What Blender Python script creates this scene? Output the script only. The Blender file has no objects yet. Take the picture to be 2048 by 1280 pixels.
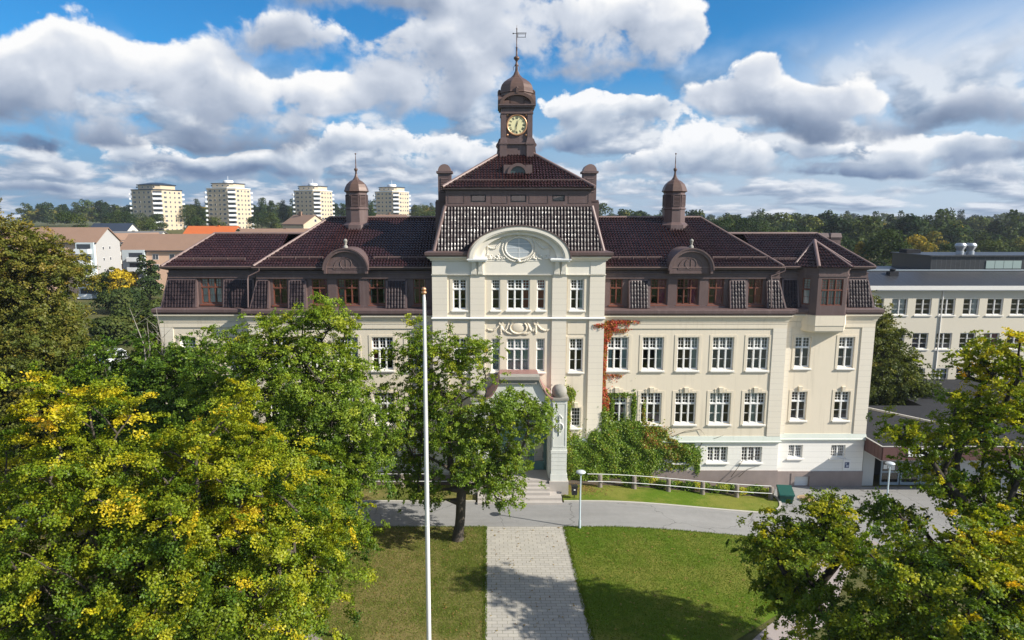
import bpy, bmesh, math, random
import numpy as np
from mathutils import Vector, Matrix
R = math.radians
scene = bpy.context.scene
COL = scene.collection

# ---------------------------------------------------------------- camera
F_PX, CAM_X, CAM_D, CAM_H = 1340.0, -2.3, 50.0, 20.0
PITCH = math.atan(203.0 / F_PX)
cam = bpy.data.cameras.new("camera")
cam.sensor_width = 36.0
cam.lens = F_PX / 2048.0 * 36.0
cam.shift_x = 49.0 / 2048.0
cam.clip_start, cam.clip_end = 0.5, 6000.0
camo = bpy.data.objects.new("camera", cam)
camo.location = (CAM_X, -CAM_D, CAM_H)
camo.rotation_euler = (math.pi / 2 - PITCH, 0, 0)
COL.objects.link(camo)
scene.camera = camo

# ---------------------------------------------------------------- exposure
scene.view_settings.view_transform = 'Standard'
scene.view_settings.look = 'None'
EXPOSURE = 0.62
scene.view_settings.exposure = EXPOSURE
scene.view_settings.gamma = 1.0
scene.cycles.use_denoising = True
scene.cycles.denoiser = 'OPENIMAGEDENOISE'
scene.cycles.denoising_input_passes = 'RGB_ALBEDO_NORMAL'
scene.cycles.denoising_prefilter = 'ACCURATE'
scene.cycles.max_bounces = 6
scene.cycles.diffuse_bounces = 3
scene.cycles.glossy_bounces = 3
scene.cycles.transparent_max_bounces = 12
scene.cycles.transmission_bounces = 4
scene.cycles.sample_clamp_indirect = 6.0

# ---------------------------------------------------------------- sun
SUN_EL = R(33.0)
SUN_H = Vector((2.7, -1.0, 0)).normalized()
sun_dir = Vector((SUN_H.x * math.cos(SUN_EL), SUN_H.y * math.cos(SUN_EL), math.sin(SUN_EL)))
sl = bpy.data.lights.new("sun", 'SUN')
sl.energy = 5.0
sl.angle = R(0.53)
sl.color = (1.0, 0.94, 0.84)
so = bpy.data.objects.new("sun", sl)
so.rotation_euler = sun_dir.to_track_quat('Z', 'Y').to_euler()
so.location = (60, -60, 80)
COL.objects.link(so)

# ---------------------------------------------------------------- world: Nishita sky with cumulus layers
class NT:
    """tiny wrapper that writes math nodes from expressions"""
    def __init__(s, tree): s.t = tree
    def node(s, kind, **kw):
        n = s.t.nodes.new(kind)
        for k, v in kw.items(): setattr(n, k, v)
        return n
    def put(s, sock, v):
        if isinstance(v, E): s.t.links.new(v.s, sock)
        elif isinstance(v, bpy.types.NodeSocket): s.t.links.new(v, sock)
        else: sock.default_value = v
    def m(s, op, a, b=None, c=None, clamp=False):
        n = s.node('ShaderNodeMath', operation=op, use_clamp=clamp)
        s.put(n.inputs[0], a)
        if b is not None: s.put(n.inputs[1], b)
        if c is not None: s.put(n.inputs[2], c)
        return E(s, n.outputs[0])
    def vm(s, op, a, b=None, out=0):
        n = s.node('ShaderNodeVectorMath', operation=op)
        s.put(n.inputs[0], a)
        if b is not None: s.put(n.inputs[1], b)
        return E(s, n.outputs[out])
    def xyz(s, x, y, z=0.0):
        n = s.node('ShaderNodeCombineXYZ')
        for i, v in enumerate((x, y, z)): s.put(n.inputs[i], v)
        return E(s, n.outputs[0])
    def sep(s, v):
        n = s.node('ShaderNodeSeparateXYZ'); s.put(n.inputs[0], v)
        return [E(s, o) for o in n.outputs]
    def noise(s, v, scale, detail=4.0, rough=0.5, lac=2.0, out=0, dim='3D'):
        n = s.node('ShaderNodeTexNoise', noise_dimensions=dim)
        s.put(n.inputs['Vector'], v); s.put(n.inputs['Scale'], scale)
        n.inputs['Detail'].default_value = detail; n.inputs['Roughness'].default_value = rough
        n.inputs['Lacunarity'].default_value = lac
        return E(s, n.outputs[out])
    def voro(s, v, scale, feature='F1', detail=0.0, rough=0.5, smooth=0.5, out='Distance', rnd=1.0, dim='3D'):
        n = s.node('ShaderNodeTexVoronoi', feature=feature, voronoi_dimensions=dim)
        s.put(n.inputs['Vector'], v); s.put(n.inputs['Scale'], scale)
        for k, x in (('Detail', detail), ('Roughness', rough), ('Smoothness', smooth), ('Randomness', rnd)):
            if k in n.inputs: n.inputs[k].default_value = x
        if 'Detail' in n.inputs and hasattr(n, 'normalize'): n.normalize = True
        return E(s, n.outputs[out])
    def ss(s, v, a, b, lo=0.0, hi=1.0, kind='SMOOTHSTEP'):
        n = s.node('ShaderNodeMapRange', interpolation_type=kind)
        s.put(n.inputs[0], v)
        for i, x in enumerate((a, b, lo, hi)): s.put(n.inputs[i + 1], x)
        return E(s, n.outputs[0])
    def mix(s, f, a, b, blend='MIX'):
        n = s.node('ShaderNodeMix', data_type='RGBA', blend_type=blend)
        s.put(n.inputs[0], f); s.put(n.inputs[6], a); s.put(n.inputs[7], b)
        return E(s, n.outputs[2])
class E:
    def __init__(s, nt, sock): s.n, s.s = nt, sock
    def __add__(s, o): return s.n.m('ADD', s, o)
    def __radd__(s, o): return s.n.m('ADD', s, o)
    def __sub__(s, o): return s.n.m('SUBTRACT', s, o)
    def __rsub__(s, o): return s.n.m('SUBTRACT', o, s)
    def __mul__(s, o): return s.n.m('MULTIPLY', s, o)
    def __rmul__(s, o): return s.n.m('MULTIPLY', s, o)
    def __truediv__(s, o): return s.n.m('DIVIDE', s, o)

SKY_STRENGTH = 0.1
def build_world():
    w = bpy.data.worlds.new("World"); scene.world = w; w.use_nodes = True
    t = w.node_tree; t.nodes.clear(); n = NT(t)
    out = n.node('ShaderNodeOutputWorld'); bg = n.node('ShaderNodeBackground')
    bg.inputs[1].default_value = SKY_STRENGTH
    sky = n.node('ShaderNodeTexSky', sky_type='NISHITA')
    sky.sun_disc = False; sky.sun_elevation = SUN_EL
    sky.sun_rotation = math.atan2(SUN_H.x, SUN_H.y)
    sky.air_density = 1.0; sky.dust_density = 0.4; sky.ozone_density = 3.0; sky.altitude = 100
    tc = n.node('ShaderNodeTexCoord')
    x, y, z = n.sep(E(n, tc.outputs['Generated']))
    K = 13.4                                            # one unit = 100 px of the photograph near the middle of the view
    U = n.m('ARCTAN2', x, y) * K
    V = n.m('ARCSINE', z) * K
    def duv(u, v, su, sv):                              # photograph position of a cloud -> direction on the sky
        a = math.atan((u - 975) / 1340.0); r = math.hypot(1.0, (u - 975) / 1340.0)
        return a * K, math.atan((437 - v) / 1340.0 / r) * K, su / 100.0 / r ** 1.5, sv / 100.0 / r
    # cumulus banks: u, v, half width, half height, weight, shade offset (>0 whiter)
    FRONT = [(120,150,95,70,1.0,.45),(230,150,110,62,1.0,.35),(390,165,130,58,1.0,.4),(330,230,250,62,1.0,-.1),(560,215,150,48,1.0,.35),(680,205,75,36,.9,.6),(500,285,200,34,1.0,-.75),(60,205,110,60,.9,-.2),(250,270,110,30,.8,-.6),
             (660,8,160,30,.85,-.3),(860,18,120,40,.9,.0),(985,40,80,60,.8,.1),(870,110,110,50,.95,.2),(820,210,120,50,.9,-.1),(930,190,90,60,.85,.1),(1110,50,90,55,.85,.15),(1270,60,115,62,1.05,.4),(1340,110,70,50,1.0,.3),(1200,140,130,44,.9,-.35),
             (1500,150,62,26,.85,.35),(1530,225,120,40,.85,.05),(1690,205,85,42,.95,.5),(1650,268,180,30,.95,-.75),(1930,232,140,40,.95,-.45),(1480,195,90,28,.7,-.1),(1060,135,75,48,.85,-.05),(760,150,70,40,.55,.1),(520,90,120,55,.62,-.15),(690,105,130,50,.66,-.1),(1420,215,90,36,.7,.1),(1010,110,60,40,.6,0)]
    BACK = [(60,282,150,22,.9,-.9),(265,298,62,26,.9,.6),(175,330,170,20,.8,-.4),(560,335,170,24,.9,.15),(640,305,110,22,.7,.0),(430,345,150,18,.8,-.5),(760,290,90,30,.8,.25),(905,300,95,30,.95,.45),(860,340,120,18,.8,-.3),(990,330,80,24,.7,.2),
            (1160,225,95,34,1.0,.5),(1240,240,110,30,.9,.0),(1130,285,110,22,.85,-.4),(1370,290,85,42,1.0,.6),(1290,335,120,22,.85,-.1),(1470,320,110,24,.9,.25),(1560,310,110,26,.85,.1),(1600,345,160,16,.85,-.5),(1780,300,80,34,1.0,.55),(1880,310,110,26,.85,.0),(2000,300,90,26,.9,-.3),(1760,340,150,14,.8,-.4),(1950,350,110,14,.7,-.3),
            (90,370,180,14,.8,-.5),(330,365,150,14,.7,.1),(620,372,160,14,.8,-.4),(1330,372,120,14,.8,.0),(1500,380,110,10,.7,-.4),(1850,375,110,9,.7,-.5)]
    P = n.xyz(U, V)
    wn = n.noise(P, 0.55, 2.0, 0.5, out=1, dim='2D')
    warp = n.vm('SCALE', n.vm('SUBTRACT', wn, (0.5, 0.5, 0.5))); warp.s.node.inputs['Scale'].default_value = 0.5
    Pw = n.vm('ADD', P, warp)
    k = 1.0 / SKY_STRENGTH / 2 ** EXPOSURE
    def cloud_col(b, stops):
        ramp = n.node('ShaderNodeValToRGB'); n.put(ramp.inputs[0], b)
        e = ramp.color_ramp.elements
        while len(e) < len(stops): e.new(0.5)
        for el, (p, c) in zip(e, stops): el.position = p; el.color = (*c, 1)
        cl = n.vm('SCALE', E(n, ramp.outputs[0])); cl.s.node.inputs['Scale'].default_value = k
        return cl
    def bank(BL, sc, seed, stops, soft, stretch):
        """one bank of cumulus: bright crests, grey bodies, darker level bases"""
        acc = hh = None
        for (u, v, su, sv, wt, sh) in BL:
            a, b, c, d = duv(u, v, su, sv)
            q = n.vm('MULTIPLY', n.vm('SUBTRACT', Pw, (a, b, 0)), (1 / c, 1 / d, 0))
            r2 = n.vm('DOT_PRODUCT', q, q, out=1)
            g = n.m('POWER', 0.36, n.m('POWER', r2, 1.5)) * wt
            hgt = n.sep(q)[1] * 0.6 + sh
            both = n.xyz(g, g * hgt, 0.0)
            acc = both if acc is None else n.vm('ADD', acc, both)
        sm, hh, _ = n.sep(acc)
        height = hh / (sm + 0.10)
        mask = n.m('MINIMUM', sm, 1.0)
        def fld(off, det, vdet):
            p = n.vm('ADD', Pw, (off[0] + seed, off[1], 0.0))
            p = n.vm('MULTIPLY', p, (1.0, stretch, 1.0))
            return n.noise(p, 0.72 * sc, det, 0.58, dim='2D') * 1.5 - n.voro(p, 1.5 * sc, 'F1', detail=vdet, rough=0.6, dim='2D') * 0.42
        f0 = fld((0, 0), 9.0, 3.0); f1 = fld((0.08 / sc, 0.11 / sc), 5.0, 2.0); f2 = fld((0.28 / sc, 0.40 / sc), 2.0, 1.0)
        dens = f0 + mask * 0.68 - 0.90
        alpha = n.ss(dens, 0.0, n.ss(height, 0.3, -0.3, soft, soft * 2.6))
        rim = n.ss(dens, 0.35, 0.0)
        b = height * 0.62 + (f0 - f1) * (rim * 0.6 + 0.75) + (f1 - f2) * 0.55 + 0.69 - n.ss(dens, 0.05, 0.7) * 0.22
        return alpha, cloud_col(b, stops)
    falpha, fcol = bank(FRONT, 1.0, 0.0, [(0.0, (.15, .21, .33)), (.24, (.27, .34, .47)), (.5, (.44, .505, .625)), (.76, (.68, .73, .82)), (1.0, (1.0, 1.0, 1.0))], .20, 1.15)
    balpha, bcol = bank(BACK, 1.5, 7.3, [(0.0, (.12, .19, .33)), (.25, (.22, .30, .45)), (.5, (.40, .48, .61)), (.76, (.66, .72, .81)), (1.0, (.97, .98, 1.0))], .17, 1.35)
    # rows of small cumulus standing further off, drawn together by perspective towards the horizon
    Vl = n.m('LOGARITHM', n.m('MAXIMUM', V, 0.0) + 0.5, 2.718)
    pr = n.vm('ADD', n.vm('MULTIPLY', n.xyz(U, Vl), (0.62, 2.6, 1.0)), n.vm('MULTIPLY', warp, (0.35, 0.35, 0.0)))
    r0 = n.noise(pr, 1.0, 7.0, 0.55, dim='2D')
    r1 = n.noise(n.vm('ADD', pr, (0.10, 0.30, 0.0)), 1.0, 4.0, 0.55, dim='2D')
    ralpha = n.ss(r0, 0.42, 0.56) * n.ss(V, 3.4, 1.6)
    rb = (r0 - r1) * 2.6 + 0.60
    rcl = cloud_col(rb, [(0.0, (.17, .25, .39)), (.35, (.28, .37, .51)), (.6, (.42, .50, .63)), (1.0, (.80, .84, .90))])
    # thin high veil to the right
    a, bb, c, d = duv(1930, 120, 400, 110)
    q = n.vm('MULTIPLY', n.vm('SUBTRACT', P, (a, bb, 0)), (1 / c, 1 / d, 0))
    qx, qy, _ = n.sep(q)
    veil_d = n.m('POWER', n.m('ABSOLUTE', qy - qx * 0.5), 2.0) + n.m('POWER', n.m('ABSOLUTE', qx), 4.0) * 0.8
    st = n.noise(n.vm('MULTIPLY', n.xyz(U * 0.9 - V * 0.35, V * 1.0 - U * 0.42), (0.4, 1.2, 1.0)), 0.7, 5.0, 0.5, dim='2D')
    veil = n.m('POWER', 0.3, veil_d) * n.ss(st, 0.1, 0.5) * 0.95
    tint = n.mix(1.0, E(n, sky.outputs[0]), (*SKY_TINT, 1), 'MULTIPLY')
    soft = n.mix(1.0, E(n, sky.outputs[0]), (0.50, 0.84, 1.15, 1), 'MULTIPLY')
    c1 = n.mix(veil, tint, (0.66 * k, 0.74 * k, 0.86 * k, 1))
    hz = n.mix(n.ss(U, -6.0, 8.0), (0.24 * k, 0.36 * k, 0.55 * k, 1), (0.52 * k, 0.62 * k, 0.76 * k, 1))
    c1 = n.mix(n.ss(V, 3.0, 0.4) * 0.9, c1, hz)
    c1 = n.mix(ralpha, c1, rcl)
    n.put(bg.inputs[0], n.mix(balpha, c1, bcol))
    bgf = n.node('ShaderNodeBackground'); bgf.inputs[1].default_value = SKY_STRENGTH; n.put(bgf.inputs[0], fcol)
    msf = n.node('ShaderNodeMixShader'); n.put(msf.inputs[0], falpha); t.links.new(bg.outputs[0], msf.inputs[1]); t.links.new(bgf.outputs[0], msf.inputs[2])
    # the rest of the sky: broken cloud without the detail
    bg2 = n.node('ShaderNodeBackground'); bg2.inputs[1].default_value = SKY_STRENGTH
    g0 = n.noise(n.xyz(U, V), 0.3, 3.0, 0.55, dim='2D')
    n.put(bg2.inputs[0], n.mix(n.ss(g0, 0.36, 0.56) * 0.85, soft, (0.50 * k, 0.515 * k, 0.55 * k, 1)))
    inside = n.m('MULTIPLY', n.ss(n.m('ABSOLUTE', U), 12.0, 10.0), n.ss(V, 9.0, 6.5))
    ms = n.node('ShaderNodeMixShader'); n.put(ms.inputs[0], inside * n.ss(V, -1.0, -0.5))
    t.links.new(bg2.outputs[0], ms.inputs[1]); t.links.new(msf.outputs[0], ms.inputs[2])
    t.links.new(ms.outputs[0], out.inputs[0])
    w.cycles.sampling_method = 'MANUAL'; w.cycles.sample_map_resolution = 512
SKY_TINT = (0.17, 0.62, 0.90)
build_world()

# ---------------------------------------------------------------- object helpers
def tag(o, label=None, cat=None, group=None, kind=None):
    if label: o["label"] = label
    if cat: o["category"] = cat
    if group: o["group"] = group
    if kind: o["kind"] = kind
    return o
def thing(name, label, cat, loc=(0, 0, 0), rz=0.0, group=None):
    o = bpy.data.objects.new(name, None); COL.objects.link(o)
    o.location = loc; o.rotation_euler = (0, 0, rz); o.empty_display_size = 0.3
    return tag(o, label, cat, group)
def link(name, me, parent=None, loc=None, rz=0.0):
    o = bpy.data.objects.new(name, me); COL.objects.link(o)
    if parent is not None: o.parent = parent
    if loc is not None: o.location = loc
    if rz: o.rotation_euler = (0, 0, rz)
    return o
def dup_tree(o, parent=None, loc=None, rz=None, scale=None):
    c = o.copy(); COL.objects.link(c)
    if parent is not None: c.parent = parent
    if loc is not None: c.location = loc
    if rz is not None: c.rotation_euler = (0, 0, rz)
    if scale is not None: c.scale = scale
    for ch in list(o.children): dup_tree(ch, c)
    return c

class MB:
    """collects shapes and links them as one mesh object"""
    def __init__(s): s.v, s.f, s.m, s.s = [], [], [], []
    def add(s, vs, fs, mat=0, smooth=False):
        o = len(s.v); s.v.extend(tuple(v) for v in vs)
        for f in fs: s.f.append(tuple(o + i for i in f)); s.m.append(mat); s.s.append(smooth)
    def quad(s, a, b, c, d, mat=0): s.add((a, b, c, d), ((0, 1, 2, 3),), mat)
    def box(s, x0, x1, y0, y1, z0, z1, mat=0):
        vs = [(x, y, z) for z in (z0, z1) for y in (y0, y1) for x in (x0, x1)]
        s.add(vs, [(0, 2, 3, 1), (4, 5, 7, 6), (0, 1, 5, 4), (2, 6, 7, 3), (0, 4, 6, 2), (1, 3, 7, 5)], mat)
    def hexa(s, bot, top, mat=0):
        n = len(bot)
        s.add(list(bot) + list(top), [tuple(range(n))[::-1], tuple(range(n, 2 * n))] + [(i, (i + 1) % n, n + (i + 1) % n, n + i) for i in range(n)], mat)
    def prism(s, poly, ax, a0, a1, mat=0, smooth=False, caps=True):
        P = {'y': lambda p, a: (p[0], a, p[1]), 'x': lambda p, a: (a, p[0], p[1]), 'z': lambda p, a: (p[0], p[1], a)}[ax]
        n = len(poly); vs = [P(p, a0) for p in poly] + [P(p, a1) for p in poly]
        side = [(i, (i + 1) % n, n + (i + 1) % n, n + i) for i in range(n)]
        if smooth:
            s.add(vs, side, mat, True)
            if caps: s.add(vs, [tuple(range(n))[::-1], tuple(range(n, 2 * n))], mat)
        else:
            s.add(vs, side + ([tuple(range(n))[::-1], tuple(range(n, 2 * n))] if caps else []), mat)
    def arch_band(s, outer, inner, y0, y1, mat=0):
        """solid band between two curves of equally many (x,z) points, from y0 to y1"""
        n = len(outer)
        for i in range(n - 1):
            s.hexa([(outer[i][0], y0, outer[i][1]), (outer[i + 1][0], y0, outer[i + 1][1]), (inner[i + 1][0], y0, inner[i + 1][1]), (inner[i][0], y0, inner[i][1])],
                   [(outer[i][0], y1, outer[i][1]), (outer[i + 1][0], y1, outer[i + 1][1]), (inner[i + 1][0], y1, inner[i + 1][1]), (inner[i][0], y1, inner[i][1])], mat)
    def lathe(s, prof, cx=0, cy=0, n=16, mat=0, smooth=True, rot=0.0, sq=1.0):
        """rings of radius r at z; with few sides and smooth off, a faceted turret"""
        vs = []
        for r, z in prof:
            for i in range(n):
                a = rot + 2 * math.pi * i / n
                vs.append((cx + r * math.cos(a), cy + r * math.sin(a) * sq, z))
        fs = [(k * n + i, k * n + (i + 1) % n, (k + 1) * n + (i + 1) % n, (k + 1) * n + i) for k in range(len(prof) - 1) for i in range(n)]
        s.add(vs, fs, mat, smooth)
        s.add(vs[:n], [tuple(range(n))[::-1]], mat); s.add(vs[-n:], [tuple(range(n))], mat)
    def tube(s, pts, rad, n=8, mat=0, smooth=True, cap=True):
        pts = [Vector(p) for p in pts]; k = len(pts)
        rad = rad if isinstance(rad, (list, tuple)) else [rad] * k
        vs = []; up = None
        for i in range(k):
            d = (pts[min(i + 1, k - 1)] - pts[max(i - 1, 0)]).normalized()
            if up is None: up = d.orthogonal().normalized()
            a = (up - d * up.dot(d)); a = a.normalized() if a.length > 1e-6 else d.orthogonal().normalized()
            up = a; b = d.cross(a)
            for j in range(n):
                t = 2 * math.pi * j / n
                vs.append(pts[i] + (a * math.cos(t) + b * math.sin(t)) * rad[i])
        fs = [(i * n + j, i * n + (j + 1) % n, (i + 1) * n + (j + 1) % n, (i + 1) * n + j) for i in range(k - 1) for j in range(n)]
        s.add(vs, fs, mat, smooth)
        if cap: s.add(vs[:n], [tuple(range(n))[::-1]], mat); s.add(vs[-n:], [tuple(range(n))], mat)
    def ball(s, c, r, mat=0, seg=8, sq=(1, 1, 1)):
        rings = max(3, seg // 2 + 1)
        prof = [(math.sin(math.pi * i / rings), -math.cos(math.pi * i / rings)) for i in range(rings + 1)]
        vs = [(c[0] + r * p * math.cos(2 * math.pi * j / seg) * sq[0], c[1] + r * p * math.sin(2 * math.pi * j / seg) * sq[1], c[2] + r * z * sq[2]) for p, z in prof for j in range(seg)]
        s.add(vs, [(i * seg + j, i * seg + (j + 1) % seg, (i + 1) * seg + (j + 1) % seg, (i + 1) * seg + j) for i in range(rings) for j in range(seg)], mat, True)
    def moulding(s, prof, path, mat=0, close=False):
        """profile of (outward, z) swept along a plan path whose outside is on the right-hand side of travel"""
        n = len(path); P = [Vector(p) for p in path]; offs = []
        for i in range(n):
            d0 = (P[i] - P[i - 1]).normalized() if i > 0 or close else None
            d1 = (P[(i + 1) % n] - P[i]).normalized() if i < n - 1 or close else None
            d0, d1 = d0 or d1, d1 or d0
            n0, n1 = Vector((d0.y, -d0.x)), Vector((d1.y, -d1.x))
            b = (n0 + n1).normalized(); offs.append(b / max(0.3, b.dot(n0)))
        m = len(prof)
        vs = [(P[i].x + offs[i].x * d, P[i].y + offs[i].y * d, z) for i in range(n) for d, z in prof]
        fs = [(i * m + j, ((i + 1) % n) * m + j, ((i + 1) % n) * m + (j + 1) % m, i * m + (j + 1) % m) for i in range(n if close else n - 1) for j in range(m)]
        s.add(vs, fs, mat)
        if not close: s.add(vs[:m], [tuple(range(m))[::-1]], mat); s.add(vs[-m:], [tuple(range(m))], mat)
    def wall(s, x0, x1, z0, z1, y, holes=(), depth=0.22, mat=0, rmat=None):
        """front face towards -Y with rectangular openings (x0,x1,z0,z1) and their reveals"""
        rmat = mat if rmat is None else rmat
        xs = sorted({x0, x1, *[h[0] for h in holes], *[h[1] for h in holes]}); zs = sorted({z0, z1, *[h[2] for h in holes], *[h[3] for h in holes]})
        xs = [x for x in xs if x0 <= x <= x1]; zs = [z for z in zs if z0 <= z <= z1]
        for i in range(len(xs) - 1):
            for j in range(len(zs) - 1):
                cx, cz = (xs[i] + xs[i + 1]) / 2, (zs[j] + zs[j + 1]) / 2
                if any(h[0] < cx < h[1] and h[2] < cz < h[3] for h in holes): continue
                s.quad((xs[i], y, zs[j]), (xs[i + 1], y, zs[j]), (xs[i + 1], y, zs[j + 1]), (xs[i], y, zs[j + 1]), mat)
        for a, b, c, d in holes:
            e = y + depth
            s.quad((a, y, c), (a, y, d), (a, e, d), (a, e, c), rmat); s.quad((b, y, c), (b, e, c), (b, e, d), (b, y, d), rmat)
            s.quad((a, y, c), (a, e, c), (b, e, c), (b, y, c), rmat); s.quad((a, y, d), (b, y, d), (b, e, d), (a, e, d), rmat)
    def mesh(s, name, mats):
        me = bpy.data.meshes.new(name); me.from_pydata(s.v, [], s.f)
        mats = mats if isinstance(mats, (list, tuple)) else [mats]
        for m in mats: me.materials.append(m)
        me.polygons.foreach_set('material_index', s.m); me.polygons.foreach_set('use_smooth', s.s)
        me.update(); return me
    def build(s, name, mats, parent=None, loc=None, rz=0.0):
        return link(name, s.mesh(name, mats), parent, loc, rz)

# ---------------------------------------------------------------- materials
def mat(name, fn=None, base=(.5, .5, .5), rough=.6, spec=.5, metal=0.0, coat=0.0):
    m = bpy.data.materials.new(name); m.use_nodes = True
    t = m.node_tree; n = NT(t); bs = t.nodes['Principled BSDF']
    bs.inputs['Base Color'].default_value = (*base, 1); bs.inputs['Roughness'].default_value = rough
    bs.inputs['Specular IOR Level'].default_value = spec; bs.inputs['Metallic'].default_value = metal
    bs.inputs['Coat Weight'].default_value = coat
    if fn: fn(n, bs)
    return m
def objco(n): return E(n, n.node('ShaderNodeTexCoord').outputs['Object'])
def bump(n, bs, h, strength=.3, dist=.02):
    b = n.node('ShaderNodeBump'); b.inputs['Strength'].default_value = strength; b.inputs['Distance'].default_value = dist
    n.put(b.inputs['Height'], h); n.t.links.new(b.outputs[0], bs.inputs['Normal'])
def worn(c, var=.12, scale=.6, fine=14.0, bmp=.12, streak=.0, streak_col=None, rough_var=0.0, grooves=None, rough=.8):
    """plain coat with large soft blotches, fine grain, optional streaks running down and optional horizontal joints"""
    def fn(n, bs):
        p = objco(n)
        a = n.noise(p, scale, 5.0, .6); f = n.noise(p, fine, 4.0, .6)
        k = (a - .5) * (2 * var) + (f - .5) * (var * .8) + 1.0
        col = n.vm('SCALE', c); n.put(col.s.node.inputs['Scale'], k)
        if streak:
            st = n.noise(n.vm('MULTIPLY', p, (3.2, 3.2, .16)), 1.0, 5.0, .65)
            col = n.mix(n.ss(st, .50, .74) * streak, col, (*(streak_col or tuple(x * .55 for x in c)), 1))
        h = f * .5
        if grooves:
            x, y, z = n.sep(p)
            g = n.m('FRACT', z / grooves); g = n.m('MULTIPLY', n.ss(g, 0.0, .02), n.ss(g, .085, .06)) 
            col = n.mix(g * .30, col, tuple(x * .42 for x in c) + (1,))
            h = h - g * 1.5
        n.put(bs.inputs['Base Color'], col)
        if rough_var: n.put(bs.inputs['Roughness'], (f - .5) * rough_var + rough)
        if bmp: bump(n, bs, h, bmp, .03)
    return fn
CREAM = (.745, .66, .52); PALE = (.775, .725, .625)
M = {}
M['cream'] = mat('cream_render', worn(CREAM, .05, .35, 18, .12, .5, (.56, .49, .38)), rough=.85, spec=.25)
M['cream_joint'] = mat('cream_jointed_render', worn((.745, .68, .565), .045, .4, 18, .15, .14, (.60, .55, .46), grooves=.44), rough=.85, spec=.25)
M['pale'] = mat('pale_stone_paint', worn(PALE, .05, .5, 20, .12, .10), rough=.8, spec=.3)
M['white_wall'] = mat('white_basement_paint', worn((.83, .805, .745), .045, .4, 18, .12, .16, (.66, .64, .58), grooves=.46), rough=.8, spec=.3)
M['green_ledge'] = mat('verdigris_ledge', worn((.60, .64, .57), .10, .9, 9, .1, .35, (.42, .47, .42)), rough=.7)
M['granite'] = mat('red_grey_granite', worn((.27, .22, .20), .22, 1.2, 30, .3, .2), rough=.75)
M['granite_pale'] = mat('pale_granite_steps', worn((.42, .385, .35), .14, 1.0, 30, .25, .2), rough=.8)
M['brown'] = mat('brown_sheet_metal', worn((.118, .078, .073), .22, .9, 11, .10, .45, (.20, .145, .135), .15, rough=.5), rough=.5)
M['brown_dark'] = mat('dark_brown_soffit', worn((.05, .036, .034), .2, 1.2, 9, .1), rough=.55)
M['brown_edge'] = mat('brown_ridge_metal', worn((.20, .135, .12), .2, 1.5, 12, .1, .3, (.28, .2, .18), .15, rough=.45), rough=.45)
M['dome'] = mat('copper_brown_dome', worn((.118, .072, .056), .25, 1.4, 10, .1, .35, (.10, .06, .05), .2, rough=.42), rough=.42, metal=.15)
M['copper_pink'] = mat('weathered_pink_copper', worn((.30, .165, .145), .2, 1.2, 9, .08, .3, (.2, .12, .11), .15, rough=.5), rough=.5)
M['white_paint'] = mat('white_window_paint', worn((.84, .83, .80), .03, 2.0, 20, .0), rough=.45)
M['sill_white'] = mat('white_sill_paint', worn((.76, .735, .685), .05, 2.0, 20, .05), rough=.5)
M['wood'] = mat('red_brown_window_wood', worn((.165, .058, .036), .22, 2.5, 16, .1), rough=.4)
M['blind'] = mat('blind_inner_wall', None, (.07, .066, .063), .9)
M['red_curtain'] = mat('burgundy_curtain', worn((.34, .035, .05), .2, 3, 14, .0), rough=.9)
M['teal_curtain'] = mat('pale_green_curtain', worn((.55, .66, .62), .1, 3, 14, .0), rough=.9)
M['white_curtain'] = mat('white_curtain', worn((.72, .74, .72), .06, 3, 14, .0), rough=.9)
M['grey_blind'] = mat('grey_roller_blind', worn((.30, .31, .31), .05, 3, 14, .0), rough=.9)
M['mauve_blind'] = mat('mauve_blind', worn((.16, .12, .15), .1, 3, 14, .0), rough=.9)
M['magenta_curtain'] = mat('magenta_curtain', worn((.36, .06, .16), .1, 3, 14, .0), rough=.9)
M['black'] = mat('black_plastic', worn((.018, .018, .02), .2, 3, 20, .05), rough=.45)
M['iron'] = mat('dark_iron', None, (.03, .026, .024), .45, metal=.6)
M['rail'] = mat('white_rail_paint', worn((.72, .72, .70), .06, 3, 20, .05), rough=.4)
M['teal'] = mat('teal_door_paint', worn((.075, .17, .175), .15, 2, 15, .05), rough=.4)
M['porch'] = mat('green_white_porch_paint', worn((.67, .68, .63), .07, .9, 14, .1, .28, (.5, .54, .5)), rough=.75)
def glass_fn(tint):
    def fn(n, bs):
        t = n.t; out = t.nodes['Material Output']; t.nodes.remove(bs)
        tr = n.node('ShaderNodeBsdfTransparent'); tr.inputs[0].default_value = (*tint, 1)
        gl = n.node('ShaderNodeBsdfGlossy'); gl.inputs['Roughness'].default_value = .015; gl.inputs[0].default_value = (1, 1, 1, 1)
        p = objco(n); b = n.node('ShaderNodeBump'); b.inputs['Strength'].default_value = .06; b.inputs['Distance'].default_value = .02
        n.put(b.inputs['Height'], n.noise(p, 1.6, 1.0, .4)); t.links.new(b.outputs[0], gl.inputs['Normal'])
        fr = n.node('ShaderNodeFresnel'); fr.inputs[0].default_value = 1.6
        mx = n.node('ShaderNodeMixShader'); n.put(mx.inputs[0], E(n, fr.outputs[0]) * 1.5 + .02)
        t.links.new(tr.outputs[0], mx.inputs[1]); t.links.new(gl.outputs[0], mx.inputs[2]); t.links.new(mx.outputs[0], out.inputs[0])
    return fn
M['glass'] = mat('window_glass', glass_fn((.84, .87, .87)))
M['oval_glass'] = mat('pale_reflection_oval_glass', worn((.42, .46, .48), .06, 2, 9, .05), rough=.25)  # the pane's reflection is put into its pale grey-blue base colour
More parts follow.
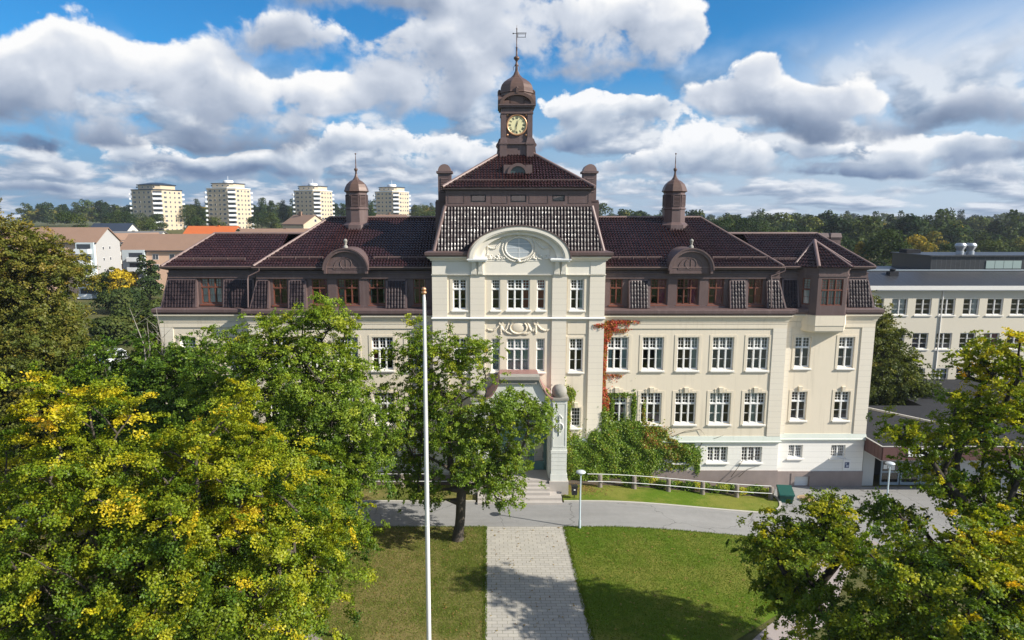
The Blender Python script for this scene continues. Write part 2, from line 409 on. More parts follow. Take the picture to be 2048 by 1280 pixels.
def tile_fn(base, var, r0=.10, rv=.10):
    def fn(n, bs):
        p = objco(n)
        v = n.voro(p, 3.3, 'F1', out='Color'); r = n.sep(v)[0]
        a = n.noise(p, .5, 4.0, .6)
        col = n.vm('SCALE', base); n.put(col.s.node.inputs['Scale'], (r - .5) * var + (a - .5) * var + 1.0)
        n.put(bs.inputs['Base Color'], col); n.put(bs.inputs['Roughness'], r * rv + a * .12 + r0)
    return fn
M['tile'] = mat('glazed_brown_roof_tile', tile_fn((.026, .0105, .011), .7), rough=.25, spec=.32)
M['tile_steep'] = mat('glazed_brown_mansard_tile', tile_fn((.022, .012, .013), .8, .20, .26), rough=.3, spec=.30)
M['stone'] = mat('grey_weathered_stone', worn((.30, .285, .25), .25, 2.5, 18, .4, .3), rough=.9)
M['gold'] = mat('gilded_metal', None, (.55, .30, .16), .35, metal=.5)
M['dial'] = mat('cream_clock_dial', worn((.80, .74, .42), .04, 3, 10, .0), rough=.5)

# ---------------------------------------------------------------- the school
S = thing('school_building', 'long cream three-storey school with brown tiled roofs, central clock tower and arched gable', 'building')
def ell(a, b, cz, n=32, a0=0.0, a1=math.pi, cx=0.0):
    return [(cx + a * math.cos(a0 + (a1 - a0) * i / n), cz + b * math.sin(a0 + (a1 - a0) * i / n)) for i in range(n + 1)]

WIN_CACHE = {}
def win_meshes(w, h, nl, tf, up, lo, mk, thick):
    key = (round(w, 3), round(h, 3), nl, tf, up, lo, mk)
    if key in WIN_CACHE: return WIN_CACHE[key]
    f, mu, gb = .065 * thick, .085 * thick, .028 * thick
    m = MB(); y0, y1 = -.06, .06
    m.box(-w / 2, -w / 2 + f, y0, y1, 0, h); m.box(w / 2 - f, w / 2, y0, y1, 0, h)
    m.box(-w / 2 + f, w / 2 - f, y0, y1, 0, f * 1.3); m.box(-w / 2 + f, w / 2 - f, y0, y1, h - f, h)
    zt = h * (1 - tf) if tf else h - f
    if tf: m.box(-w / 2 + f, w / 2 - f, y0 - .03, y1, zt - .05 * thick, zt + .05 * thick)
    iw = (w - 2 * f - mu * (nl - 1)) / nl
    for i in range(nl):
        a = -w / 2 + f + i * (iw + mu)
        if i: m.box(a - mu, a, y0 - .02, y1 - .01, f * 1.3, zt - .05 * thick if tf else h - f)
        if i and tf: m.box(a - mu, a, y0 - .02, y1 - .01, zt + .05 * thick, h - f)
        for (z0, z1, (cc, rr)) in ((f * 1.3, zt - (.05 * thick if tf else 0), lo), (zt + .05 * thick, h - f, up)):
            if z1 - z0 < .05: continue
            sf = .03 * thick                                   # casement edge
            for (p, q, r_, s_) in ((a, a + sf, z0, z1), (a + iw - sf, a + iw, z0, z1), (a + sf, a + iw - sf, z0, z0 + sf), (a + sf, a + iw - sf, z1 - sf, z1)):
                m.box(p, q, -.035, .035, r_, s_)
            for c in range(1, cc): m.box(a + iw * c / cc - gb / 2, a + iw * c / cc + gb / 2, -.022, .022, z0 + sf, z1 - sf)
            for r in range(1, rr): m.box(a + sf, a + iw - sf, -.020, .020, z0 + (z1 - z0) * r / rr - gb / 2, z0 + (z1 - z0) * r / rr + gb / 2)
    g = MB(); g.quad((-w / 2 + .02, .03, .02), (w / 2 - .02, .03, .02), (w / 2 - .02, .03, h - .02), (-w / 2 + .02, .03, h - .02))
    WIN_CACHE[key] = (m.mesh('window', M[mk]), g.mesh('pane', M['glass']))
    return WIN_CACHE[key]
def curtain_mesh(w, h, mk, key={}):
    k = (round(w, 2), round(h, 2), mk)
    if k not in key:
        m = MB(); n = max(8, int(w / .05)); vs = []
        for i in range(n + 1):
            x = -w / 2 + w * i / n; y = .02 * math.sin(x * 38) + .012 * math.sin(x * 71 + 1)
            vs += [(x, y, 0), (x, y, h)]
        m.add(vs, [(2 * i, 2 * i + 2, 2 * i + 3, 2 * i + 1) for i in range(n)], 0, True); key[k] = m.mesh('curtain', M[mk])
    return key[k]
rw = random.Random(11)
def window(x, z0, w, h, y, nl=3, tf=.36, up=(2, 3), lo=(1, 2), mk='white_paint', sill=True, curt=None, rz=0.0, thick=1.0, parent=None, sillmat='sill_white', inset=.20, sur=None, key=0):
    """window part: frame mesh > pane, sill, curtain; x,y is the wall face, the frame stands back by inset"""
    fm, pm = win_meshes(w, h, nl, tf, up, lo, mk, thick)
    d = Vector((-math.sin(rz), math.cos(rz))) * inset
    o = link('window', fm, parent or S, (x + d.x, y + d.y, z0), rz)
    p = link('pane', pm, o); p.rotation_euler = (R(rw.uniform(-.5, .5)), 0, R(rw.uniform(-.7, .7)))
    if sill:
        m = MB(); yy = -inset
        m.hexa([(-w / 2 - .10, yy - .12, -.16), (w / 2 + .10, yy - .12, -.16), (w / 2 + .10, yy - .004, -.16), (-w / 2 - .10, yy - .004, -.16)],
               [(-w / 2 - .10, yy - .12, -.07), (w / 2 + .10, yy - .12, -.07), (w / 2 + .10, yy - .004, -.045), (-w / 2 - .10, yy - .004, -.045)])
        m.hexa([(-w / 2 + .004, yy - .004, -.10), (w / 2 - .004, yy - .004, -.10), (w / 2 - .004, -.063, -.10), (-w / 2 + .004, -.063, -.10)],
               [(-w / 2 + .004, yy - .004, -.045), (w / 2 - .004, yy - .004, -.045), (w / 2 - .004, -.063, .02), (-w / 2 + .004, -.063, .02)])
        m.build('sill', M[sillmat], o)
    if sur:                                            # flat raised surround: side, top, below
        sd, tp, bl = sur; m = MB()
        for (p, q, r_, s_) in ((-w / 2 - sd, -w / 2 - .002, -bl, h + tp), (w / 2 + .002, w / 2 + sd, -bl, h + tp), (-w / 2 - .002, w / 2 + .002, h + .002, h + tp)): m.box(p, q, -inset - .028, -inset - .001, r_, s_)
        if bl > .2: m.box(-w / 2 - .002, w / 2 + .002, -inset - .028, -inset - .001, -bl, -.18)
        m.build('surround', M['cream'], o)
    if key:
        m = MB(); z = h + .02
        m.hexa([(-.13 * key, -inset - .13, z), (.13 * key, -inset - .13, z), (.13 * key, -inset, z), (-.13 * key, -inset, z)], [(-.17 * key, -inset - .16, z + .40), (.17 * key, -inset - .16, z + .40), (.17 * key, -inset, z + .40), (-.17 * key, -inset, z + .40)])
        if key > .9:
            for sx in (1, -1): a, b = sorted((sx * .19, sx * .46)); m.hexa([(a, -inset - .06, z), (b, -inset - .06, z), (b, -inset, z), (a, -inset, z)], [(a, -inset - .07, z + .28), (b, -inset - .07, z + .28), (b, -inset, z + .28), (a, -inset, z + .28)])
        m.build('keystone', M['cream'], o)
    if curt is None and nl >= 2 and h > 1.5:
        curt = rw.choice([None, [(.02, .13, 'teal_curtain'), (.87, .98, 'teal_curtain')], [(.66, .98, 'grey_blind')], [(.02, .16, 'white_curtain')], [(.02, .34, 'grey_blind')], None])
    for (a, b, mk2, *hh) in curt or ():
        cw = (b - a) * w; link('curtain', curtain_mesh(cw, h * .97, mk2), o, (-w / 2 + w * (a + b) / 2, .085 + .02 * rw.random(), .02))
    return o

def tiles(name, poly, parent=S, mk='tile', tw=.235, rl=.37, amp=.044, lift=.035):
    """corrugated glazed tiles over a planar convex polygon whose first edge is the eave (left to right seen from outside)"""
    P = [Vector(p) for p in poly]; o = P[0]; s = (P[1] - P[0]).normalized()
    nrm = s.cross(P[2] - P[0]).normalized(); t = nrm.cross(s)
    q = [((p - o).dot(s), (p - o).dot(t)) for p in P]
    s0, s1 = min(a for a, b in q), max(a for a, b in q); t1 = max(b for a, b in q)
    ns = int(math.ceil((s1 - s0) / tw)) * 6; nr = int(math.ceil(t1 / rl))
    ss = np.linspace(s0, s0 + ns / 6 * tw, ns + 1); ph = (ss - s0) / tw * 2 * math.pi
    hgt = amp * (np.sin(ph) + .25 * np.sin(2 * ph + .6)) + amp
    bm = bmesh.new(); rnd = random.Random(len(name) + int(s1 * 10))
    for r in range(nr):
        jit = rnd.uniform(-.003, .003)
        tj = np.repeat(np.array([[rnd.gauss(0, .0045), rnd.gauss(0, .004)] for _ in range(ns // 6 + 1)]), 6, 0)[:ns + 1]
        lo = [bm.verts.new((ss[i], r * rl + tj[i, 1] * 2, hgt[i] + lift + tj[i, 0])) for i in range(ns + 1)]
        mi = [bm.verts.new((ss[i], (r + .55) * rl, hgt[i] + lift * .80 + tj[i, 1])) for i in range(ns + 1)]
        hi = [bm.verts.new((ss[i], (r + 1) * rl + .012, hgt[i] * .8 - .006)) for i in range(ns + 1)]
        fr = [bm.verts.new((ss[i], r * rl, -.01)) for i in range(ns + 1)]; l2 = [bm.verts.new(v.co) for v in lo]
        for i in range(ns):
            f = bm.faces.new((lo[i], lo[i + 1], mi[i + 1], mi[i])); f.smooth = True; f = bm.faces.new((mi[i], mi[i + 1], hi[i + 1], hi[i])); f.smooth = True
            bm.faces.new((fr[i], fr[i + 1], l2[i + 1], l2[i]))
    n = len(q)
    for i in range(n):
        a, b = Vector((*q[i], 0)), Vector((*q[(i + 1) % n], 0)); d = (b - a)
        if d.length < 1e-6 or i == 0: continue
        bmesh.ops.bisect_plane(bm, geom=bm.verts[:] + bm.edges[:] + bm.faces[:], plane_co=a, plane_no=Vector((d.y, -d.x, 0)), clear_outer=True)
    f = bm.faces.new([bm.verts.new((a, b, -.012)) for a, b in q])
    bm.transform(Matrix((( *[s.x, t.x, nrm.x], o.x), (s.y, t.y, nrm.y, o.y), (s.z, t.z, nrm.z, o.z), (0, 0, 0, 1))))
    me = bpy.data.meshes.new(name); bm.to_mesh(me); bm.free(); me.materials.append(M[mk])
    return link(name, me, parent)
def caps(lines, r=.11, parent=S, name='ridge_cap', mk='brown_edge'):
    for a, b in lines: m = MB(); m.tube([a, b], r, 8); m.build(name, M[mk], parent)

WX0, WX1, EX, PX = 6.37, 20.3, 27.3, 6.37          # pavilion edge, wing corner, end corner
EY = .6                                             # end wings stand back
XW = [7.62 + 2.66 * k for k in range(5)]
ZB0, ZB1, ZL0, ZL1 = -1.6, .55, 2.81, 3.33
def mir(holes, sg): return [tuple(sorted((sg * a, sg * b))) + (c, d) for a, b, c, d in holes]
def span(sg, a, b): return tuple(sorted((sg * a, sg * b)))
for sg in (1, -1):
    side = 'right' if sg > 0 else 'left'
    # --- middle wing
    up = [(x - .81, x + .81, 8.58, 11.12) for x in XW]; first = [(x - .81, x + .81, 4.32, 6.78) for x in XW]
    base = [(x - .8, x + .8, 1.22, 2.46) if sg > 0 else (x - .68, x + .68, .62, 2.4) for x in XW]
    m = MB(); m.wall(*span(sg, 6.3, WX1), ZL1, 12.9, 0, mir(up + first, sg))
    m.quad((sg * WX1, 0, ZL1), (sg * WX1, 1.0, ZL1), (sg * WX1, 1.0, 12.9), (sg * WX1, 0, 12.9)); m.build('wall', M['cream'], S)
    m = MB(); m.wall(*span(sg, 6.3, WX1), ZB1, ZL0, 0, mir(base, sg))
    m.quad((sg * WX1, 0, ZB1), (sg * WX1, 1.0, ZB1), (sg * WX1, 1.0, ZL0), (sg * WX1, 0, ZL0)); m.build('basement_wall', M['white_wall'], S)
    m = MB(); a, b = span(sg, 6.3, WX1 + .06); m.box(a, b, -.07, .5, ZB0, ZB1); m.build('plinth', M['granite'], S)
    m = MB()                                           # jointed corner pilaster and the raised frieze over the window field
    a, b = span(sg, 19.3, WX1 + .035); m.box(a, b, -.07, .5, ZL1, 11.78)
    m.build('corner_pilaster', M['cream_joint'], S)
    m = MB(); a, b = span(sg, 6.3, WX1 + .035); m.box(a, b, -.07, .5, 11.78, 12.15); m.box(a, b, -.10, .5, 12.15, 12.23)
    m.build('frieze', M['cream'], S)
    cu = {}
    if sg > 0:
        cu = {('u', 0): [(.72, .98, 'teal_curtain'), (.02, .25, 'teal_curtain')], ('u', 1): [(.75, .98, 'teal_curtain')], ('u', 2): [(.75, .98, 'teal_curtain')], ('u', 3): [(.02, .98, 'grey_blind')], ('u', 4): [(.02, .98, 'grey_blind')],
              ('f', 3): [(.02, .62, 'teal_curtain')], ('f', 4): [(.34, .64, 'teal_curtain')], ('f', 1): [(.7, .98, 'mauve_blind')]}
    else:
        cu = {('u', 0): [(.30, .66, 'red_curtain'), (.02, .2, 'red_curtain')], ('u', 1): [(.02, .25, 'red_curtain')], ('u', 2): [(.7, .98, 'white_curtain')], ('f', 0): [(.02, .3, 'red_curtain')], ('b', 0): [(.02, .36, 'red_curtain')], ('b', 1): [(.3, .7, 'red_curtain')]}
    for k, x in enumerate(XW):
        window(sg * x, 8.58, 1.62, 2.54, 0, curt=cu.get(('u', k)), sur=(.22, .16, .24)); window(sg * x, 4.32, 1.62, 2.46, 0, curt=cu.get(('f', k)), sur=(.22, .16, .24), key=1)
        if sg > 0: window(sg * x, 1.22, 1.6, 1.24, 0, 3, 0, (2, 3), (2, 4), curt=None)
        else: window(sg * x, .62, 1.36, 1.78, 0, 3, .36, (2, 2), (1, 2), curt=cu.get(('b', k)))
    # --- end wing
    EW = [21.95, 25.3]
    up = [(x - .6, x + .6, 8.62, 11.02) for x in EW]; first = [(x - .6, x + .6, 4.45, 6.72) for x in EW]; base = [(x - .56, x + .56, 1.35, 2.40) for x in EW]
    m = MB(); m.wall(*span(sg, WX1 - .1, EX), ZL1, 12.9, EY, mir(up + first, sg))
    m.quad((sg * EX, EY, ZL1), (sg * EX, 13, ZL1), (sg * EX, 13, 12.9), (sg * EX, EY, 12.9)); m.build('wall', M['cream'], S)
    m = MB(); m.wall(*span(sg, WX1 - .1, EX), ZB1 - .3, ZL0, EY, mir(base, sg))
    m.quad((sg * EX, EY, ZB1 - .3), (sg * EX, 13, ZB1 - .3), (sg * EX, 13, ZL0), (sg * EX, EY, ZL0)); m.build('basement_wall', M['white_wall'], S)
    m = MB()
    if sg > 0:                                         # granite base with a sunk cellar hatch
        m.wall(WX1 + .07, EX + .06, ZB0, ZB1 - .3, EY - .07, [(22.0, 23.15, -.98, -.16)], .25); m.box(21.7, 23.4, EY - .11, EY - .072, -.16, .10); m.box(21.7, 21.98, EY - .11, EY - .072, ZB0, -.16); m.box(23.17, 23.4, EY - .11, EY - .072, ZB0, -.16)
        m.quad((EX + .06, EY - .07, ZB0), (EX + .06, 13, ZB0), (EX + .06, 13, ZB1 - .3), (EX + .06, EY - .07, ZB1 - .3)); m.quad((WX1, EY - .07, ZB1 - .3), (EX + .06, EY - .07, ZB1 - .3), (EX + .06, EY, ZB1 - .3), (WX1, EY, ZB1 - .3))
    else:
        a, b = span(sg, WX1 - .1, EX + .06); m.box(a, b, EY - .07, 13, ZB0, ZB1 - .3)
    m.build('plinth', M['granite'], S)
    for p, q in ((26.35, EX + .035), (WX1 + .02, 20.95)):
        m = MB(); a, b = span(sg, p, q); m.box(a, b, EY - .06, EY + .45, ZL1, 11.78); m.build('corner_pilaster', M['cream_joint'], S)
    m = MB(); a, b = span(sg, WX1, EX + .035); m.box(a, b, EY - .07, EY + .5, 11.78, 12.15); m.box(a, b, EY - .10, EY + .5, 12.15, 12.23); m.build('frieze', M['cream'], S)
    for k, x in enumerate(EW):
        window(sg * x, 8.62, 1.2, 2.4, EY, 2, .35, curt=[(.02, .98, 'grey_blind')] if sg > 0 else [(.5, .98, 'teal_curtain')], sur=(.2, .15, .22)); window(sg * x, 4.45, 1.2, 2.27, EY, 2, .35, curt=([(.5, .98, 'mauve_blind')] if k else [(.02, .98, 'mauve_blind')]) if sg > 0 else None, sur=(.2, .15, .22), key=.8)
        window(sg * x, 1.35, 1.12, 1.05, EY, 2, 0, (2, 3), (3, 4))
    # --- ledge between basement and first floor, main cornice, gutter: one run round the corner
    path = [(6.3, 0), (WX1, 0), (WX1, EY), (EX, EY), (EX, 13)]
    if sg < 0: path = [(-x, y) for x, y in path][::-1]
    m = MB(); m.moulding([(0, ZL0), (.16, ZL0 + .02), (.18, ZL0 + .10), (.12, ZL0 + .16), (.05, ZL1), (0, ZL1)], path); m.build('belt_course', M['green_ledge'], S)
    m = MB(); m.moulding([(0, 12.23), (.10, 12.25), (.14, 12.42), (.22, 12.60), (.32, 12.70), (.33, 12.80), (0, 12.82)], path); m.build('cornice', M['cream'], S)
    m = MB(); m.moulding([(0, 12.825), (.34, 12.83), (.43, 12.98), (.43, 13.20), (.36, 13.26), (0, 13.30), (-.7, 13.32), (-.7, 12.9)], path); m.build('gutter', M['brown'], S)
    # --- attic storey in brown sheet metal: upright window wall with tiled mansard panels standing out of it
    AY = .5; AE = EY + .5
    aw = [(7.45, .92, 2, None), (10.65, 1.2, 2, 'R' if sg > 0 else None), (12.85, 1.6, 3, 'R' if sg > 0 else None), (15.02, 1.15, 2, 'R'), (18.0, 1.08, 2, 'r' if sg > 0 else None)]
    AZ0, AZ1 = 13.55, 15.5
    m = MB(); m.wall(*span(sg, 6.2, 19.75), 13.28, 16.35, AY, mir([(x - w / 2, x + w / 2, AZ0, AZ1) for x, w, *_ in aw], sg), .16)
    a, b = span(sg, 6.2, 19.7); m.box(a, b, AY - .16, AY + .3, 15.52, 15.62); m.box(a, b, AY - .10, AY + .3, 15.62, 15.86); m.box(a, b, AY - .20, AY + .3, 15.86, 15.93)
    for p, q in ((11.35, 11.98), (13.72, 14.36)): a, b = span(sg, p, q); m.box(a, b, AY - .06, AY - .002, 13.34, 15.52)
    for p, q in ((10.0, 15.7),): a, b = span(sg, p, q); m.box(a, b, AY - .16, AY - .002, 13.3, 13.44)
    m.build('attic_wall', M['brown'], S)
    for x, w, nl, c in aw:
        cu = {'R': [(.55, .98, 'magenta_curtain')], 'r': [(.5, .98, 'red_curtain')], None: None}[c]
        window(sg * x, AZ0, w, AZ1 - AZ0, AY, nl, .36, (2, 3), (1, 2), 'wood', True, cu, 0, .8, None, 'wood', .12)
    def mansard_panel(x0, x1, y0, z0=13.32, z1=15.50, x0t=None, x1t=None, depth=.52):
        x0t = x0 if x0t is None else x0t; x1t = x1 if x1t is None else x1t
        yb, yt = y0 - depth, y0 - .05
        A, B, C, D = [(sg * x, y, z) for x, y, z in ((x0, yb, z0), (x1, yb, z0), (x1t, yt, z1), (x0t, yt, z1))]
        if sg < 0: A, B, C, D = B, A, D, C
        m = MB()
        m.hexa([A, B, (B[0], y0 - .002, z0), (A[0], y0 - .002, z0)], [D, C, (C[0], y0 - .002, z1), (D[0], y0 - .002, z1)])
        def lerp(p, q, f): return tuple(p[i] + (q[i] - p[i]) * f for i in range(3))
        f = .15 / abs(B[0] - A[0])
        o = (0, -.035, .01)
        for p0, p1, q0, q1 in ((A, lerp(A, B, f), D, lerp(D, C, f)), (lerp(A, B, 1 - f), B, lerp(D, C, 1 - f), C)):
            m.hexa([p0, p1, tuple(np.add(p1, o)), tuple(np.add(p0, o))], [q0, q1, tuple(np.add(q1, o)), tuple(np.add(q0, o))])
        q0, q1, q2, q3 = lerp(A, D, .93), lerp(B, C, .93), C, D
        m.hexa([q0, q1, tuple(np.add(q1, o)), tuple(np.add(q0, o))], [q3, q2, tuple(np.add(q2, o)), tuple(np.add(q3, o))])
        root = m.build('mansard_panel', M['brown'], S)
        e = (0, -.012, .004)
        tiles('tile_field', [tuple(np.add(lerp(A, B, f), e)), tuple(np.add(lerp(A, B, 1 - f), e)), tuple(np.add(lerp(q0, q1, 1 - f), e)), tuple(np.add(lerp(q0, q1, f), e))], root, 'tile_steep', .225, .30, .030, .026)
    mansard_panel(8.35, 9.95, AY); mansard_panel(15.95, 17.30, AY); mansard_panel(18.75, 20.2, AY, x1t=19.7)
    # end wing attic
    if sg > 0: ew = []
    else: ew = [(23.45, 1.6, 3)]
    m = MB(); m.wall(*span(sg, 19.4, 26.65), 13.28, 16.3, AE, mir([(x - w / 2, x + w / 2, AZ0, AZ1) for x, w, _ in ew], sg), .16)
    m.quad((sg * 26.65, AE, 13.28), (sg * 26.65, 13, 13.28), (sg * 26.65, 13, 16.3), (sg * 26.65, AE, 16.3)); m.quad((sg * 19.75, AY, 13.28), (sg * 19.75, AE, 13.28), (sg * 19.75, AE, 16.3), (sg * 19.75, AY, 16.3))
    a, b = span(sg, 19.4, 26.7); m.box(a, b, AE - .16, AE + .3, 15.52, 15.62); m.box(a, b, AE - .10, AE + .3, 15.62, 15.86); m.box(a, b, AE - .20, AE + .3, 15.86, 15.93)
    m.build('attic_wall', M['brown'], S)
    for x, w, nl in ew: window(sg * x, AZ0, w, AZ1 - AZ0, AE, nl, .36, (2, 3), (1, 2), 'wood', True, [(.02, .3, 'white_curtain'), (.36, .62, 'white_curtain'), (.72, .96, 'white_curtain')], 0, .8, None, 'wood', .12)
    if sg > 0: mansard_panel(20.15, 21.45, AE, depth=.5); mansard_panel(25.2, 27.2, AE, x1t=26.75, depth=.5)
    else: mansard_panel(20.1, 22.45, AE, depth=.5); mansard_panel(24.45, 27.2, AE, x1t=26.75, depth=.5)
    # --- roofs
    def T(pts): return [(sg * x, y, z) for x, y, z in pts] if sg > 0 else [(-pts[1][0], *pts[1][1:]), (-pts[0][0], *pts[0][1:])] + [(-x, y, z) for x, y, z in pts[2:][::-1]]
    e0, e1, zr, ze = .05, 12.95, 20.03, 16.42
    tiles('roof_slope', T([(5.6, e0, ze), (19.8, e0, ze), (15.45, 6.6, zr), (5.6, 6.6, zr)]))
    tiles('roof_slope', T([(19.8, e0, ze), (19.8, e1, ze), (15.45, 6.6, zr)]))
    m = MB(); m.quad((sg * 19.8, e1, ze), (sg * 5.6, e1, ze), (sg * 5.6, 6.6, zr), (sg * 15.45, 6.6, zr)); m.build('roof_slope', M['tile'], S)
    tiles('roof_slope', T([(18.6, .62, 16.36), (26.95, .62, 16.36), (24.65, 5.3, 18.72), (18.6, 5.3, 18.72)]))
    tiles('roof_slope', T([(26.95, .62, 16.36), (26.95, 9.98, 16.36), (24.65, 5.3, 18.72)]))
    m = MB(); m.quad((sg * 26.95, 9.98, 16.36), (sg * 15, 9.98, 16.36), (sg * 15, 5.3, 18.72), (sg * 24.65, 5.3, 18.72)); m.build('roof_slope', M['tile'], S)
    u = .07
    caps([((sg * 5.6, 6.6, zr + u), (sg * 15.45, 6.6, zr + u)), ((sg * 15.45, 6.6, zr + u), (sg * 19.8, e0, ze + u)), ((sg * 16, 5.3, 18.72 + u), (sg * 24.65, 5.3, 18.72 + u)), ((sg * 24.65, 5.3, 18.72 + u), (sg * 26.95, .62, 16.36 + u)), ((sg * 24.65, 5.3, 18.72 + u), (sg * 26.95, 9.98, 16.36 + u))])
    m = MB()                                           # eaves: soffit, fascia and gutter lip
    path = [(6.2, .42), (19.45, .42), (19.45, 1.02), (26.6, 1.02), (26.6, 13)]
    if sg < 0: path = [(-x, y) for x, y in path][::-1]
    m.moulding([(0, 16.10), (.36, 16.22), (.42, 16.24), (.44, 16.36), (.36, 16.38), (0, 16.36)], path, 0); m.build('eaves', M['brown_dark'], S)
    m = MB()
    m.moulding([(.40, 16.365), (.47, 16.365), (.47, 16.44), (.40, 16.44)], path); m.build('eaves_gutter', M['brown_edge'], S)
    m = MB()                                           # snow guard rail low on the slope
    fz = lambda y: ze + (zr - ze) * (y - e0) / (6.6 - e0)
    for xa, xb in ((6.6, 10.9), (14.8, 18.9)):
        a, b = span(sg, xa, xb); m.tube([(a, .95, fz(.95) + .22), (b, .95, fz(.95) + .22)], .025, 6); m.tube([(a, .95, fz(.95) + .13), (b, .95, fz(.95) + .13)], .02, 6)
        k = int((b - a) / .95)
        for i in range(k + 1): xx = a + (b - a) * i / k; m.box(xx - .02, xx + .02, .9, 1.0, fz(.95) - .02, fz(.95) + .25)
    a, b = span(sg, 20.9 if sg < 0 else 19.6, 26.2 if sg < 0 else 21.4)
    z = 16.36 + (18.72 - 16.36) * (1.5 - .62) / 4.68 + .2; m.tube([(a, 1.5, z), (b, 1.5, z)], .025, 6); m.tube([(a, 1.5, z - .09), (b, 1.5, z - .09)], .02, 6)
    for i in range(5): xx = a + (b - a) * i / 4; m.box(xx - .02, xx + .02, 1.46, 1.54, z - .25, z + .03)
    m.build('snow_guard', M['brown_edge'], S)
    # --- round-headed dormer gable with finial
    dx = sg * 12.85
    g = MB(); outer = ell(1.62, 1.55, 16.2, 24, cx=dx); inner = ell(1.44, 1.37, 16.2, 24, cx=dx)
    g.prism([(dx + 1.44, 15.93)] + inner + [(dx - 1.44, 15.93)], 'y', -.02, 3.0)
    root = g.build('dormer_gable', M['brown'], S)
    g = MB(); g.arch_band(outer, inner, -.24, 3.2); g.arch_band(ell(1.72, 1.65, 16.2, 24, cx=dx), ell(1.622, 1.552, 16.2, 24, cx=dx), -.30, 3.2)
    g.box(dx - 1.62, dx - 1.442, -.24, .3, 15.94, 16.2); g.box(dx + 1.442, dx + 1.62, -.24, .3, 15.94, 16.2); g.build('archivolt', M['brown'], root)
    g = MB(); g.tube([(dx + .42 * math.cos(t), -.03, 16.66 + .42 * math.sin(t)) for t in np.linspace(0, 2 * math.pi, 25)], .03, 6)
    g.tube([(dx + .93 * math.cos(t), -.03, 16.25 + .9 * math.sin(t)) for t in np.linspace(0, math.pi, 17)], .028, 6); g.tube([(dx - .93, -.03, 16.25), (dx + .93, -.03, 16.25)], .028, 6); g.tube([(dx, -.03, 16.3), (dx, -.03, 17.0)], .028, 6)
    g.build('relief_ring', M['brown'], root)
    g = MB(); g.lathe([(.17, 17.80), (.17, 17.98), (.10, 18.02), (.07, 18.12), (.12, 18.18), (.10, 18.24)], dx, .05, 10); g.ball((dx, .05, 18.36), .15); g.build('finial', M['stone'], root)
    # --- octagonal ridge turret with louvres, bell roof and spike
    tx, ty = sg * 13.08, 6.1
    r0 = math.pi / 8; g = MB()
    g.lathe([(1.35, 18.900), (1.30, 19.478), (.93, 19.700), (.90, 20.700), (.98, 20.738), (.98, 20.830), (.90, 20.891), (.86, 22.074), (.95, 22.150)], tx, ty, 8, 0, False, r0)
    root = g.build('roof_turret', M['brown'], S)
    g = MB(); g.lathe([(.97, 22.150), (1.04, 22.207), (1.0, 22.291), (.93, 22.504), (.80, 22.765), (.55, 22.999), (.30, 23.140), (.15, 23.352), (.09, 23.600)], tx, ty, 8, 0, False, r0); g.build('bell_roof', M['dome'], root)
    g = MB(); g.lathe([(.085, 23.565), (.07, 23.800), (.12, 23.867), (.16, 24.000), (.12, 24.057), (.05, 24.091), (.04, 24.568), (.015, 25.250)], tx, ty, 8); g.ball((tx, ty, 25.222), .07); g.build('spike', M['dome'], root)
    for k in range(8):
        a = k * math.pi / 4; g = MB()
        for j in range(8): g.hexa([(.81, -.24, 21.059 + .105 * j), (.81, .24, 21.059 + .105 * j), (.89, .24, 21.013 + .105 * j), (.89, -.24, 21.013 + .105 * j)], [(.81, -.24, 21.089 + .105 * j), (.81, .24, 21.089 + .105 * j), (.89, .24, 21.043 + .105 * j), (.89, -.24, 21.043 + .105 * j)])
        for z0, z1 in ((20.967, 21.005), (21.883, 21.921)): g.box(.80, .88, -.29, .29, z0, z1)
        g.box(.80, .88, -.30, -.245, 21.005, 21.883); g.box(.80, .88, .245, .30, 21.005, 21.883); g.box(.796, .806, -.24, .24, 21.005, 21.883, 1)
        g.build('louvre', [M['brown'], M['black']], root, (tx, ty, 0), a)
    # vent tower beside the pavilion roof
    vx = sg * 5.62; g = MB(); g.box(vx - .72, vx + .62 if sg < 0 else vx + .72, 2.6, 4.0, 16.5, 21.3); g.box(vx - .50, vx + .50, 2.75, 3.85, 21.3, 23.45)
    g.box(vx - .66, vx + .66, 2.55, 4.05, 21.3, 21.42)
    g.box(vx - .62, vx + .62, 2.62, 3.98, 23.45, 23.62)
    root = g.build('vent_tower', M['brown'], S)
    g = MB(); g.prism(ell(.50, .52, 23.62, 16, cx=vx), 'y', 2.7, 3.9); g.build('barrel_cap', M['brown_edge'], root)
    g = MB()
    for j in range(7): g.hexa([(vx - .28, 2.70, 22.0 + .16 * j), (vx + .28, 2.70, 22.0 + .16 * j), (vx + .28, 2.748, 22.06 + .16 * j), (vx - .28, 2.748, 22.06 + .16 * j)], [(vx - .28, 2.70, 22.06 + .16 * j), (vx + .28, 2.70, 22.06 + .16 * j), (vx + .28, 2.748, 22.12 + .16 * j), (vx - .28, 2.748, 22.12 + .16 * j)])
    g.box(vx - .30, vx + .30, 2.742, 2.749, 21.95, 23.1, 1); g.build('louvre', [M['brown'], M['black']], root)
    # rain pipe at the wing corner
    g = MB(); c = sg * 19.0 if sg > 0 else -20.25
    g.tube([(c + .9, .02, 16.34), (c + .9, -.02, 16.15), (c, .25, 15.75), (c - .02, .1, 15.5), (c - .02, -.15, 13.4)], .055, 8); g.build('rain_pipe', M['brown'], S)

